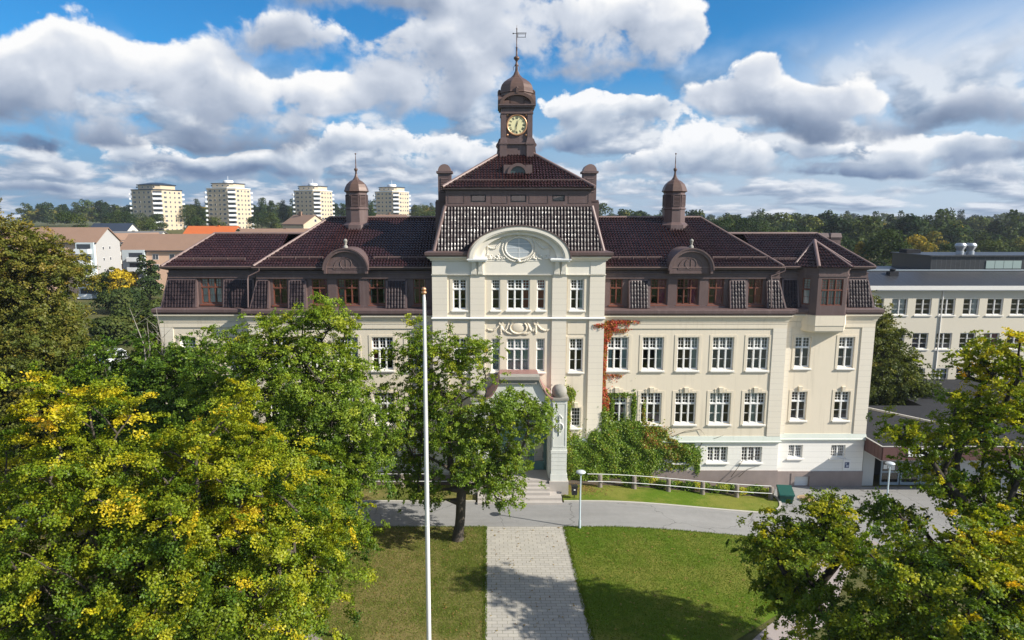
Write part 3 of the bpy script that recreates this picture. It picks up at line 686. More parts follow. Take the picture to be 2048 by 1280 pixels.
# --- oriel bay on the right end wing
BP = [(21.25, 1.1), (22.33, -.25), (24.5, -.25), (25.35, 1.1)]
g = MB()
def bay_ring(off, pts=BP):
    c = Vector((23.4, 1.6)); return [tuple(Vector(p) + (Vector(p) - c).normalized() * off) for p in pts]
def facew(i): a, b = Vector(BP[i]), Vector(BP[i + 1]); return a, b, (b - a).length, math.atan2((b - a).y, (b - a).x)

for i in range(3):
    a, b, L, rz = facew(i)
    hw = (.62, 1.62, .6)[i]
    lo = (L - hw) / 2
    t = MB(); t.wall(0, L, 12.9, 16.35, 0, [(lo, lo + hw, 13.55, 15.55)], .12); t.box(0, L, -.05, 0, 15.72, 15.86)
    ca, sa = math.cos(rz), math.sin(rz)
    g.add([(a.x + x * ca - y * sa, a.y + x * sa + y * ca, z) for x, y, z in t.v], t.f)
oriel = g.build('oriel_bay', M['brown'], S)
g = MB(); g.prism(bay_ring(.06), 'z', 12.82, 12.9); g.build('bay_base', M['brown'], oriel)
g = MB(); g.prism(bay_ring(.10), 'z', 16.2, 16.36); g.build('bay_cornice', M['brown'], oriel)
for i in range(3):
    a, b, L, rz = facew(i); c = (a + b) / 2
    window(c.x, 13.55, (.62, 1.62, .6)[i], 2.0, c.y, (1, 3, 1)[i], .42, (2, 4), (2, 2) if i == 1 else (1, 2), 'wood', False, [(.04, .96, 'white_curtain')], rz, .8, oriel, inset=.1)
g = MB(); a = bay_ring(.10); b = bay_ring(.14); g.hexa([(x, y, 11.62) for x, y in bay_ring(-.02)], [(x, y, 12.02) for x, y in bay_ring(.02)]); g.hexa([(x, y, 12.02) for x, y in bay_ring(.06)], [(x, y, 12.8) for x, y in bay_ring(.06)]); g.hexa([(x, y, 11.50) for x, y in bay_ring(-.10)], [(x, y, 11.62) for x, y in bay_ring(-.02)])
g.build('corbel', M['cream'], oriel)
ap = (23.05, 2.3, 18.25); rp = [(x, y, 16.38) for x, y in bay_ring(.26)]
for i in range(3): tiles('tile_field', [rp[i], rp[i + 1], ap], oriel, 'tile')
g = MB()
for i, p in enumerate(rp):
    q = Vector(ap) - Vector(p); g.tube([Vector(p) + Vector((0, 0, .07)), Vector(ap) + Vector((0, 0, .08))], .15 if i == 1 else .09, 6)
g.build('hip_cap', M['brown_edge'], oriel)

# --- central pavilion
PY = -.5; PF = -.62
bay_in, bay_out, pil = 2.5, 3.58, 5.28
hol = []
for sg in (1, -1):
    hol += mir([(3.85, 4.88, 13.28, 15.56), (3.85, 4.88, 8.58, 11.1)], sg) + mir([(1.36, 2.0, 13.28, 15.56), (1.36, 2.0, 8.58, 11.1), (4.07, 4.83, 4.2, 5.75)], sg)
hol += [(-.85, .85, 13.28, 15.56), (-.85, .85, 8.58, 11.1)]
m = MB(); m.wall(-PX, PX, ZL1, 16.95, PY, hol)
for sg in (1, -1):
    m.quad((sg * PX, PY, ZL1), (sg * PX, 3, ZL1), (sg * PX, 3, 16.95), (sg * PX, PY, 16.95))
m.build('pavilion_wall', M['cream'], S)
m = MB(); m.wall(-PX, PX, ZB1, ZL0, PY, [])
for sg in (1, -1): m.quad((sg * PX, PY, ZB1), (sg * PX, .2, ZB1), (sg * PX, .2, ZL0), (sg * PX, PY, ZL0))
m.build('basement_wall', M['white_wall'], S)
m = MB(); m.box(-PX - .06, PX + .06, PY - .07, .4, ZB0, ZB1); m.build('plinth', M['granite'], S)
m = MB(); m.moulding([(0, ZL0), (.16, ZL0 + .02), (.18, ZL0 + .10), (.12, ZL0 + .16), (.05, ZL1), (0, ZL1)], [(-PX, .2), (-PX, PY), (PX, PY), (PX, .2)]); m.build('belt_course', M['green_ledge'], S)
for sg in (1, -1):
    for (p, q, yb) in ((bay_in, bay_out, PY - .002), (pil, PX + .03, PY + .4)):
        for z0, z1 in ((ZL1, 12.56), (12.72, 15.86)): m = MB(); a, b = span(sg, p, q); m.box(a, b, PF, yb, z0, z1); m.build('pilaster', M['cream_joint'], S)
    m = MB(); a, b = span(sg, 3.7, 5.05); m.box(a, b, PY - .035, PY - .001, 11.45, 12.3); m.build('blank_panel', M['cream'], S)
    m = MB()                                           # paired fluted corbels under the arch ends
    for x in (2.62, 3.12):
        for j in range(4): a, b = span(sg, x + .1 * j, x + .1 * j + .07); m.box(a, b, PF - .16, PF, 15.95, 16.8)
        a, b = span(sg, x - .01, x + .39); m.box(a, b, PF - .12, PF + .1, 15.9, 16.85)
        m.prism([(PF - .12, 15.9), (PF - .24, 16.55), (PF - .30, 16.85), (PF - .12, 16.85)], 'x', a + .06, b - .06)
    m.build('scroll_corbel', M['pale'], S)
    window(sg * 4.365, 13.28, 1.03, 2.28, PY, 2, .33, curt=[(.72, .98, 'teal_curtain')] if sg > 0 else None, sur=(.2, .16, .2))
    window(sg * 4.365, 8.58, 1.03, 2.52, PY, 2, .33, sur=(.2, .16, .2))
    window(sg * 1.68, 13.28, .64, 2.28, PY, 1, .33, (3, 3), (1, 2), curt=[(.05, .95, 'red_curtain')] if sg > 0 else None)
    window(sg * 1.68, 8.58, .64, 2.52, PY, 1, .33, (3, 3), (1, 2), curt=[(.05, .95, 'teal_curtain')])
    window(sg * 4.45, 4.2, .76, 1.55, PY, 1, 0, (3, 5), (3, 5), sur=(.14, .12, 0), key=.9)
window(0, 13.28, 1.7, 2.28, PY, 3, .33, curt=[(.68, .97, 'red_curtain')]); window(0, 8.58, 1.7, 2.52, PY, 3, .33, curt=[(.03, .97, 'teal_curtain')])
m = MB(); pp = [(-PX, .3), (-PX, PF), (PX, PF), (PX, .3)]
m.moulding([(0, 12.56), (.08, 12.58), (.12, 12.64), (.10, 12.70), (0, 12.72)], pp); m.box(-PX + .01, PX - .01, PF + .004, PY - .003, 12.565, 12.715); m.build('string_course', M['white_paint'], S)
m = MB(); m.box(-PX - .02, PX + .02, PF - .02, PY + .3, 15.93, 16.90); m.moulding([(0, 15.84), (.07, 15.86), (.09, 15.92), (0, 15.93)], pp)
for sg in (1, -1): a, b = span(sg, 5.3, PX + .02); m.box(a, b, PF - .06, PF - .022, 15.95, 16.88)
m.build('entablature', M['pale'], S)
for sg in (1, -1):
    path = [(3.74, PF), (PX, PF), (PX, 3)] if sg > 0 else [(-PX, 3), (-PX, PF), (-3.74, PF)]
    m = MB(); m.moulding([(-.1, 16.90), (.12, 16.92), (.18, 17.04), (.34, 17.14), (.38, 17.24), (-.1, 17.25)], path); m.build('cornice', M['pale'], S)
    m = MB(); m.moulding([(-.3, 17.255), (.42, 17.26), (.50, 17.36), (.52, 17.56), (.42, 17.60), (-.3, 17.66)], path); m.build('gutter', M['brown'], S)
# arched gable
YA = -1.12; YT = -.665
oc, ic, i2 = ell(3.72, 2.34, 17.12, 40), ell(3.25, 1.98, 17.12, 40), ell(2.75, 1.72, 17.12, 40)
g = MB(); g.prism([(2.9, 16.9)] + i2 + [(-2.9, 16.9)], 'y', YT, .6); ped = g.build('arched_gable', M['pale'], S)
g = MB(); g.arch_band(oc, ic, YA - .06, .9); g.arch_band(ic, i2, YA + .16, .8)
g.arch_band(ell(3.62, 2.25, 17.12, 40), ell(3.36, 2.07, 17.12, 40), YA - .12, YA - .062)
g.build('archivolt', M['pale'], ped)
for sg in (1, -1):
    g = MB(); a, b = span(sg, 2.32, 3.76); g.box(a, b, YA - .02, YT + .01, 17.12, 17.75 if False else 17.14); g.box(a - .04, b + .04, YA - .12, YT + .01, 17.0, 17.12); g.box(a + .05, b - .05, YA + .06, YT + .01, 16.86, 17.0)
    g.build('cap_block', M['white_paint'], ped)
g = MB(); g.arch_band(ell(3.80, 2.42, 17.12, 40), ell(3.73, 2.345, 17.12, 40), YA - .16, 1.2); g.build('arch_flashing', M['brown'], ped)
def bead_chain(g, pts, r0, r1=None, step=.11, y=YT - .02):
    r1 = r1 or r0; pts = [Vector((p[0], 0, p[1])) for p in pts]; acc = 0; L = sum((pts[i + 1] - pts[i]).length for i in range(len(pts) - 1)); d = 0; rr = random.Random(3)
    for i in range(len(pts) - 1):
        seg = pts[i + 1] - pts[i]
        while d < acc + seg.length:
            f = (d - acc) / seg.length; p = pts[i] + seg * f; w = math.sin(math.pi * min(1, max(0, d / L)))
            g.ball((p.x + rr.uniform(-.015, .015), y, p.z), r0 + (r1 - r0) * w, seg=6, sq=(1, .7, 1)); d += step
        acc += seg.length
def sag(xa, za, xb, zb, dip, n=14): return [(xa + (xb - xa) * i / n, za + (zb - za) * i / n - dip * 4 * (i / n) * (1 - i / n)) for i in range(n + 1)]
g = MB(); oz = 17.86
ring = [(1.02 * math.cos(t), oz + .80 * math.sin(t)) for t in np.linspace(0, 2 * math.pi, 49)]
g.tube([(x, YT - .03, z) for x, z in ring], .075, 8); root = g.build('oval_window', M['pale'], ped)
g = MB(); g.prism([(.93 * math.cos(t), oz + .71 * math.sin(t)) for t in np.linspace(0, 2 * math.pi, 48, endpoint=False)], 'y', YT + .02, YT - .012); g.build('pane', M['oval_glass'], root)
g = MB(); g.box(-.015, .015, YT - .03, YT - .013, oz - .7, oz + .7); g.box(-.92, .92, YT - .028, YT - .013, oz - .015, oz + .015); g.box(-.8, .8, YT - .028, YT - .013, oz - .33, oz - .305); g.box(-.8, .8, YT - .028, YT - .013, oz + .305, oz + .33); g.build('glazing_bar', M['white_paint'], root)
for sg in (1, -1):
    g = MB(); bead_chain(g, [(sg * 1.22 * math.cos(t), oz + 1.0 * math.sin(t)) for t in np.linspace(.55, -1.5, 20)], .06, .10, .12)
    bead_chain(g, sag(sg * 1.25, oz + .55, sg * 2.25, oz + .1, .32), .05, .09, .10); bead_chain(g, sag(sg * 2.28, oz + .12, sg * 2.3, oz - .55, 0), .08, .04, .1); bead_chain(g, sag(sg * 1.1, oz + .75, sg * 1.6, oz + .7, .05), .09, .06, .1)
    rr = random.Random(8)
    for j in range(26):
        t = rr.random(); x = sg * (.95 + 1.25 * t); z = oz - .78 + rr.uniform(-.05, .38) * (1 - .6 * abs(t - .5)); g.ball((x, YT - .02, z), rr.uniform(.04, .09), seg=6, sq=(1.4, .6, .8))
    g.build('garland_relief', M['pale'], ped)
g = MB(); g.ball((0, YT - .06, oz - .93), .14, seg=8); g.build('boss_relief', M['pale'], ped)
g = MB(); g.box(-.10, .10, YT - .10, YT, oz + .80, oz + 1.05); g.build('keystone', M['pale'], ped)
g = MB(); cz = 11.93                                    # cartouche between the storeys
g.ball((0, PY, cz), .5, seg=14, sq=(1.05, .16, .78)); g.tube([(.62 * math.cos(t), PY - .04, cz + .46 * math.sin(t)) for t in np.linspace(-3.9, .75, 30)], .085, 7)
for sg in (1, -1):
    bead_chain(g, sag(sg * .72, cz + .32, sg * 1.35, cz + .3, .55), .07, .115, .1, PY - .02); bead_chain(g, sag(sg * 1.35, cz + .32, sg * 2.35, cz - .1, .3), .065, .105, .1, PY - .02)
    bead_chain(g, sag(sg * 1.3, cz + .35, sg * 1.3, cz - .5, 0), .07, .125, .1, PY - .02); bead_chain(g, sag(sg * .3, cz - .42, sg * 1.0, cz - .25, .12), .07, .115, .1, PY - .02)
    g.tube([(sg * (1.3 + .14 * math.cos(t)), PY - .03, cz + .34 + .14 * math.sin(t)) for t in np.linspace(0, 6.3, 14)], .06, 6)
g.build('cartouche_relief', M['cream'], S)
# --- pavilion roofs
zl0, zl1, ya, yb = 17.62, 20.9, -.42, .42
tiles('mansard_slope', [(-6.25, ya, zl0), (6.25, ya, zl0), (5.42, yb, zl1), (-5.42, yb, zl1)], S, 'tile_steep', .24, .34, .044, .036)
for sg in (1, -1):
    q = [(sg * 6.25, ya, zl0), (sg * 6.25, 11, zl0), (sg * 5.42, 10, zl1), (sg * 5.42, yb, zl1)]
    if sg < 0: q = [q[1], q[0], q[3], q[2]]
    tiles('mansard_slope', q, S, 'tile_steep', .24, .34, .044, .036)
caps([((6.25, ya, zl0), (5.44, yb, zl1)), ((-6.25, ya, zl0), (-5.44, yb, zl1))], .15)
m = MB(); sw = [(-3.55, -2.42, 21.2, 21.75), (-.6, .58, 21.2, 21.75), (2.5, 3.43, 21.25, 21.72)]
m.wall(-5.4, 5.4, 20.85, 22.1, .42, sw, .12)
for sg in (1, -1): m.quad((sg * 5.4, .42, 20.85), (sg * 5.4, 10, 20.85), (sg * 5.4, 10, 22.1), (sg * 5.4, .42, 22.1))
m.moulding([(0, 20.86), (.10, 20.88), (.10, 21.0), (0, 21.02)], [(-5.4, 10), (-5.4, .42), (5.4, .42), (5.4, 10)])
for a, b in ((-5.2, -4.0), (-2.0, -.8), (.8, 2.2), (3.7, 5.2)):
    for (p, q, r_, s_) in ((a, b, 21.12, 21.15), (a, b, 21.80, 21.83), (a, a + .03, 21.15, 21.80), (b - .03, b, 21.15, 21.80)): m.box(p, q, .395, .419, r_, s_)
m.build('roof_lantern_wall', M['brown'], S)
for a, b, c, d in sw: window((a + b) / 2, c, b - a, d - c, .42, 1, 0, (1, 1), (1, 1), 'black', False, None, 0, .9, inset=.1)
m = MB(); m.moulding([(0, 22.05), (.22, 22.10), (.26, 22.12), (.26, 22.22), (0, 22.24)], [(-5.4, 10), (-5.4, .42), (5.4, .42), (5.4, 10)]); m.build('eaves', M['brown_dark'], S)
zt0, zt1 = 22.24, 25.05
tiles('hip_roof', [(-5.62, .16, zt0), (5.62, .16, zt0), (1.3, 4.5, zt1), (-1.3, 4.5, zt1)])
for sg in (1, -1):
    q = [(sg * 5.62, .16, zt0), (sg * 5.62, 10.2, zt0), (sg * 1.3, 5.9, zt1), (sg * 1.3, 4.5, zt1)]
    if sg < 0: q = [q[1], q[0], q[3], q[2]]
    tiles('hip_roof', q)
caps([((sg * 5.62, .16, zt0 + .06), (sg * 1.3, 4.5, zt1 + .06)) for sg in (1, -1)], .13)
m = MB(); m.box(-5.62, 5.62, 10.1, 10.3, 17, 22.2); m.build('rear_wall', M['brown'], S)
m = MB(); z = zt0 + (zt1 - zt0) * .16 + .16; m.tube([(-4.7, .86, z), (4.7, .86, z)], .022, 6); m.tube([(-4.7, .86, z - .09), (4.7, .86, z - .09)], .018, 6)
for i in range(11): xx = -4.7 + .94 * i; m.box(xx - .018, xx + .018, .82, .9, z - .22, z + .02)
m.build('snow_guard', M['brown_edge'], S)
# roof eye window under the tower
g = MB(); g.box(-1.08, -.62, 1.78, 3.4, 23.15, 24.02); g.box(.62, 1.08, 1.78, 3.4, 23.15, 24.02); g.arch_band(ell(.80, .78, 23.35, 16), ell(.58, .56, 23.35, 16), 1.68, 3.4); g.box(-.62, .62, 1.74, 1.9, 23.15, 23.35); g.prism([(-1.08, 23.9), (-1.08, 24.04), (1.08, 24.04), (1.08, 23.9)], 'y', 2.2, 3.6)
g.prism([(-.64, 23.35), (-.64, 24.0), (.64, 24.0), (.64, 23.35)][:4], 'y', 2.0, 2.1); eye = g.build('eye_dormer', M['brown'], S)
g = MB(); g.prism(ell(.58, .56, 23.35, 16), 'y', 1.86, 1.99); g.build('pane', mat('dark_eye_glass', None, (.05, .08, .085), .12), eye)

# --- clock tower
ty = 5.4; g = MB()
def sq(g, hw, z0, z1, hw2=None, mat=0):
    h2 = hw if hw2 is None else hw2
    g.hexa([(-hw, ty - hw, z0), (hw, ty - hw, z0), (hw, ty + hw, z0), (-hw, ty + hw, z0)], [(-h2, ty - h2, z1), (h2, ty - h2, z1), (h2, ty + h2, z1), (-h2, ty + h2, z1)], mat)
sq(g, 1.15, 23.2, 25.9); sq(g, 1.10, 25.9, 28.7)
for sx in (1, -1):
    for sy in (1, -1):
        for z0, z1, h in ((24.05, 25.75, .28), (26.05, 28.1, .20)):
            c = 1.06 if h > .25 else 1.03; x, y = sx * c, ty + sy * c; g.box(x - h, x + h, y - h, y + h, z0, z1)
        x, y = sx * 1.04, ty + sy * 1.04; g.box(x - .34, x + .34, y - .34, y + .34, 25.75, 25.88); g.hexa([(x - .30, y - .30, 25.88), (x + .30, y - .30, 25.88), (x + .30, y + .30, 25.88), (x - .30, y + .30, 25.88)], [(x - .21, y - .21, 26.3), (x + .21, y - .21, 26.3), (x + .21, y + .21, 26.3), (x - .21, y + .21, 26.3)])
    pr = [(1.2, 24.2), (2.25, 24.2), (2.22, 24.55), (1.95, 24.62), (1.70, 24.8), (1.56, 25.1), (1.50, 25.6), (1.62, 25.78), (1.50, 25.95), (1.38, 26.25), (1.2, 26.3)]
    g.prism([(sx * a, b) for a, b in pr], 'y', ty - .75, ty + .75)
sq(g, 1.32, 25.78, 25.9); sq(g, 1.28, 28.1, 28.22); sq(g, 1.22, 28.22, 28.5); sq(g, 1.38, 28.55, 28.7); sq(g, 1.46, 28.7, 28.8)
for sx in (1, -1): pass
tower = g.build('clock_tower', M['brown'], S)
g = MB()
for rz in range(4):
    t = MB(); oc, ic = ell(1.34, .92, 28.8, 20), ell(1.10, .68, 28.8, 20)
    t.arch_band(oc, ic, -1.46, -.6); t.prism([(1.10, 28.8)] + ic + [(-1.10, 28.8)], 'y', -1.2, -.6); t.box(-.10, .10, -1.5, -1.0, 29.62, 29.98); t.ball((0, -1.36, 30.03), .10)
    ca, sa = math.cos(rz * math.pi / 2), math.sin(rz * math.pi / 2); g.add([(x * ca - y * sa, ty + x * sa + y * ca, z) for x, y, z in t.v], t.f)
g.build('arched_hood', M['dome'], tower)
g = MB()
prof = [(1.22, 28.85), (1.22, 29.750), (1.30, 29.777), (1.26, 29.883), (1.24, 30.150), (1.16, 30.399), (.98, 30.647), (.72, 30.846), (.45, 31.017), (.26, 31.230), (.14, 31.500)]
g.lathe([(r * 1.10, z) for r, z in prof], 0, ty, 8, 0, False, math.pi / 8); g.build('dome', M['dome'], tower)
g = MB(); g.lathe([(.13, 31.464), (.09, 31.882), (.17, 31.977), (.10, 32.073), (.07, 32.264), (.10, 32.311), (.22, 32.455), (.24, 32.550), (.16, 32.637), (.07, 32.695), (.06, 33.273), (.09, 33.317), (.04, 33.382), (.035, 34.674), (.07, 34.707), (.02, 34.772), (.01, 35.000)], 0, ty, 10)
for k in range(4): a = k * math.pi / 2; g.tube([(.10 * math.cos(a), ty + .10 * math.sin(a), 31.977), (.26 * math.cos(a), ty + .26 * math.sin(a), 31.834), (.24 * math.cos(a), ty + .24 * math.sin(a), 31.595)], .02, 5)
g.build('spire', M['dome'], tower)
g = MB(); z = 34.250
for p, q in (((.04, z - .16), (.72, z - .16)), ((.04, z + .16), (.76, z + .16)), ((.08, z + .08), (.66, z + .08)), ((.66, z - .16), (.72, z + .16)), ((.08, z - .16), (.08, z + .16)), ((-.28, z + .12), (0, z + .12))): g.tube([(p[0], ty, p[1]), (q[0], ty, q[1])], .022, 5)
g.ball((-.28, ty, z + .12), .06); g.build('weather_vane', M['iron'], tower)
# clock face with Roman numerals, hands near half past twelve
cy, cz = ty - 1.105, 27.25; g = MB()
g.prism([(.70 * math.cos(t), cz + .70 * math.sin(t)) for t in np.linspace(0, 2 * math.pi, 48, endpoint=False)], 'y', cy, cy - .06); g.build('clock_face', M['dial'], tower)
g = MB(); g.tube([(.76 * math.cos(t), cy - .06, cz + .76 * math.sin(t)) for t in np.linspace(0, 2 * math.pi, 49)], .075, 8)
for sx in (1, -1):
    for sz in (1, -1): g.ball((sx * .74, cy - .02, cz + sz * .76), .10)
g.build('clock_ring', M['gold'], tower)
g = MB(); num = ['XII', 'I', 'II', 'III', 'IIII', 'V', 'VI', 'VII', 'VIII', 'IX', 'X', 'XI']
for k, s_ in enumerate(num):
    a = k * math.pi / 6; wd = {'I': .052, 'V': .10, 'X': .10}; tot = sum(wd[c] for c in s_); x = -tot / 2
    for c in s_:
        cx = x + wd[c] / 2; x += wd[c]
        st = {'I': [((0, -.09), (0, .09))], 'V': [((-.035, .09), (0, -.09)), ((.035, .09), (0, -.09))], 'X': [((-.035, .09), (.035, -.09)), ((.035, .09), (-.035, -.09))]}[c]
        for p, q in st:
            pts = []
            for (u, v) in (p, q):
                u += cx; v += .55; pts.append((u * math.cos(-a) - v * math.sin(-a), cy - .066, cz + u * math.sin(-a) + v * math.cos(-a)))
            g.tube(pts, .016, 4)
g.build('numerals', M['black'], tower)
g = MB()
for ang, ln, wd in ((R(12.5 * 30), .40, .035), (R(188), .60, .026)):
    d = Vector((math.sin(ang), 0, math.cos(ang))); p = Vector((0, cy - .09, cz)); q = Vector((d.z, 0, -d.x))
    g.hexa([p - d * .12 - q * wd, p - d * .12 + q * wd, p + d * ln + q * wd * .4, p + d * ln - q * wd * .4], [v + Vector((0, -.015, 0)) for v in (p - d * .12 - q * wd, p - d * .12 + q * wd, p + d * ln + q * wd * .4, p + d * ln - q * wd * .4)])
g.build('clock_hands', M['black'], tower)

# --- entrance porch
g = MB(); YP0, YP1 = -3.3, -.7
def ogee(n=14):
    pts = []
    for i in range(n + 1):
        t = i / n; x = 2.35 - 1.0 * t; z = 7.15 + 1.45 * (1 - math.sqrt(max(0, 1 - t * t))) if False else 7.15 + 1.45 * (t ** 1.9); pts.append((x, z))
    return pts
og = ogee(); outl = [(2.35, 6.1)] + og + [(-x, z) for x, z in og[::-1]] + [(-2.35, 6.1)]
arch_in = ell(2.0, 1.0, 5.9, 20)
g.prism(outl, 'y', YP0 + .06, YP0 + .5); porch = g.build('entrance_porch', M['porch'], S)
g = MB(); e = [(x + .06, z + .02) for x, z in og]
o2 = e + [(-x, z) for x, z in e[::-1]]; o3 = [(x, z + .12) for x, z in o2]
g.arch_band(o3, o2, YP0 - .14, PY - .1); g.build('porch_roof', M['copper_pink'], porch)
g = MB(); g.box(-1.42, 1.42, YP0 - .2, YP0 + .7, 8.62, 8.86); g.box(-1.34, 1.34, YP0 - .06, YP0 + .07, 8.3, 8.62); g.build('coping', M['stone'], porch)
for sg in (1, -1):
    a, b = span(sg, 2.36, 3.44); g = MB(); g.box(a, b, YP0, YP1, 3.35, 7.1); g.box(a - .05, b + .05, YP0 - .05, YP1, 3.12, 3.35)
    for (p, q, r_, s_) in ((a + .06, a + .13, 3.6, 6.9), (b - .13, b - .06, 3.6, 6.9), (a + .13, b - .13, 3.6, 3.67), (a + .13, b - .13, 6.83, 6.9)): g.box(p, q, YP0 - .02, YP0 - .001, r_, s_)
    for k in range(5): g.box(a - .02, b + .02, YP0 - .03, YP1, 1.55 + .314 * k + .02, 1.55 + .314 * (k + 1))
    g.box(a, b, YP0, YP1 - .01, 1.0, 3.12); g.box(a - .07, b + .07, YP0 - .08, YP1, 1.05, 1.55)
    root = g.build('porch_pier', M['porch'], porch)
    g = MB(); cx = (a + b) / 2; g.box(a - .1, b + .1, YP0 - .1, YP0 + 1.2, 7.1, 7.26); g.lathe([(.42, 7.26), (.50, 7.36), (.56, 7.6), (.52, 7.85), (.36, 8.05), (.15, 8.13)], cx, YP0 + .5, 14); g.build('stone_ball', M['stone'], root)
    g = MB(); g.box(a - .16, b + .16, YP0 - .25, YP1, -.4, 1.05); g.build('pier_plinth', M['granite_pale'], root)
    g = MB(); z = 5.1; g.tube([(cx + .26 * math.cos(t), YP0 - .03, z + .30 * math.sin(t)) for t in np.linspace(0, 6.284, 25)], .045, 6); g.tube([(cx, YP0 - .03, z - .62), (cx, YP0 - .03, z + .95)], .035, 6)
    g.tube([(cx - .20, YP0 - .03, z + .72), (cx, YP0 - .03, z + .95), (cx + .22, YP0 - .03, z + .66)], .04, 6); g.ball((cx, YP0 - .02, z + .55), .07); g.build('staff_relief', M['porch'], root)
g = MB()                                                # inner porch: side walls, teal screen, doors
for sg in (1, -1): a, b = span(sg, 2.2, 2.34); g.box(a, b, YP0 + .51, YP1 - .02, 1.05, 6.1)
g.box(-2.34, 2.34, YP0 + .06, YP1, 6.0, 6.098); g.build('porch_side_wall', M['porch'], porch)
g = MB(); yd = -1.15
g.box(-2.18, 2.18, yd - .12, yd + .1, 3.55, 4.1); g.box(-2.18, 2.18, yd - .2, yd + .1, 4.1, 4.2); g.box(-2.18, 2.18, yd - .08, yd + .08, 5.85, 5.98)
for x in (-2.18, -1.1, -.04, 1.02, 2.1): g.box(x, x + .08, yd - .06, yd + .06, 1.05, 5.85 if True else 0)
g.build('door_screen', M['teal'], porch)
for x in (-2.1, -1.02, .04, 1.10):
    d = MB(); d.box(x + .03, x + .95, yd - .03, yd + .03, 1.07, 1.75); d.box(x + .03, x + .13, yd - .03, yd + .03, 1.75, 3.5); d.box(x + .85, x + .95, yd - .03, yd + .03, 1.75, 3.5); d.box(x + .13, x + .85, yd - .03, yd + .03, 3.4, 3.5); dr = d.build('door', M['teal'], porch)
    d = MB(); d.quad((x + .13, yd, 1.75), (x + .85, yd, 1.75), (x + .85, yd, 3.4), (x + .13, yd, 3.4)); d.build('pane', M['glass'], dr)
    d = MB(); d.tube([(x + .80, yd - .08, 2.0), (x + .80, yd - .08, 2.5)], .02, 6); d.build('handle', M['iron'], dr)
g = MB(); g.quad((-2.1, yd, 4.2), (2.1, yd, 4.2), (2.1, yd, 5.85), (-2.1, yd, 5.85)); g.build('fanlight', mat('pale_teal_glass', None, (.22, .30, .31), .1), porch)
g = MB()                                                # entrance steps
for k in range(6):
    w = 2.18 if k < 4 else 3.0
    y1 = -2.95 - .34 * k if k else YP1; y0 = -2.95 - .34 * (k + 1)
    z1 = 1.05 - .175 * k
    if k < 4: g.box(-w, w, y0, y1, -.4, z1)
    else: g.box(-w, w, y0 - .1 * (k - 3), -3.58 if k == 4 else y1 - .1 * (k - 4), -.4, z1 - .02)
g.build('entrance_steps', M['granite_pale'], S)
# --- blind interior so that the windows look into dark rooms; floors; plain rear wall
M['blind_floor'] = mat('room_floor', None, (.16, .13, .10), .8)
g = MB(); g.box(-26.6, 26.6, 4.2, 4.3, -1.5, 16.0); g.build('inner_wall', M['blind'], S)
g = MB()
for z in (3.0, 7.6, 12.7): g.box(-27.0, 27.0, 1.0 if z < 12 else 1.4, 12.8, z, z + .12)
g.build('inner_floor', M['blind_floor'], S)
g = MB(); g.box(-EX, EX, 12.9, 13.0, -1.6, 16.3); g.build('rear_wall', M['cream'], S)
# chimneys on the right end wing
for x in (25.55, 26.62):
    g = MB(); g.box(x - .42, x + .42, 6.0, 6.8, 16.5, 18.45); g.box(x - .46, x + .46, 5.96, 6.84, 18.30, 18.36)
    g.hexa([(x - .48, 5.9, 18.45), (x + .48, 5.9, 18.45), (x + .48, 6.9, 18.45), (x - .48, 6.9, 18.45)], [(x - .40, 6.0, 18.8), (x + .40, 6.0, 18.8), (x + .40, 6.8, 18.8), (x - .40, 6.8, 18.8)]); g.build('chimney', M['brown'], S)
# cellar hatch
g = MB(); g.box(22.0, 23.15, EY + .1, EY + .16, -.98, -.16); g.box(22.05, 23.1, EY + .08, EY + .1, -.6, -.57); g.build('cellar_hatch', M['rail'], S)

# ---------------------------------------------------------------- ground, road, paths, lawns
def sst(t): t = np.clip(t, 0, 1); return t * t * (3 - 2 * t)
def gz(x, y):
    x, y = np.asarray(x, float), np.asarray(y, float)
    near = -1.0 * sst((x - 5) / 16.0) * (1 - sst((y - 40) / 60))
    left = 13.0 * sst((y - 170) / 210) * (1 - sst((x - 10) / 120)); right = 3.5 * sst((y - 90) / 450) * sst((x - 10) / 120)
    return near + left + right - 2.0 * sst((y - 900) / 500)
def grid_mesh(name, X, Y, Z, m, smooth=True):
    r, c = X.shape; me = bpy.data.meshes.new(name)
    v = np.stack([X, Y, Z], -1).reshape(-1, 3)
    i = np.arange(r * c).reshape(r, c); f = np.stack([i[:-1, :-1], i[:-1, 1:], i[1:, 1:], i[1:, :-1]], -1).reshape(-1, 4)
    me.from_pydata(v.tolist(), [], f.tolist()); me.materials.append(m); me.polygons.foreach_set('use_smooth', [smooth] * len(f)); me.update()
    return me
def sheet(name, xs, y0, y1, off, m, ny=8):
    xs = np.asarray(xs, float); t = np.linspace(0, 1, ny)[:, None]
    Y = y0(xs)[None] * (1 - t) + y1(xs)[None] * t; X = np.repeat(xs[None], ny, 0)
    return tag(link(name, grid_mesh(name, X, Y, gz(X, Y) + off, m)), kind='structure')
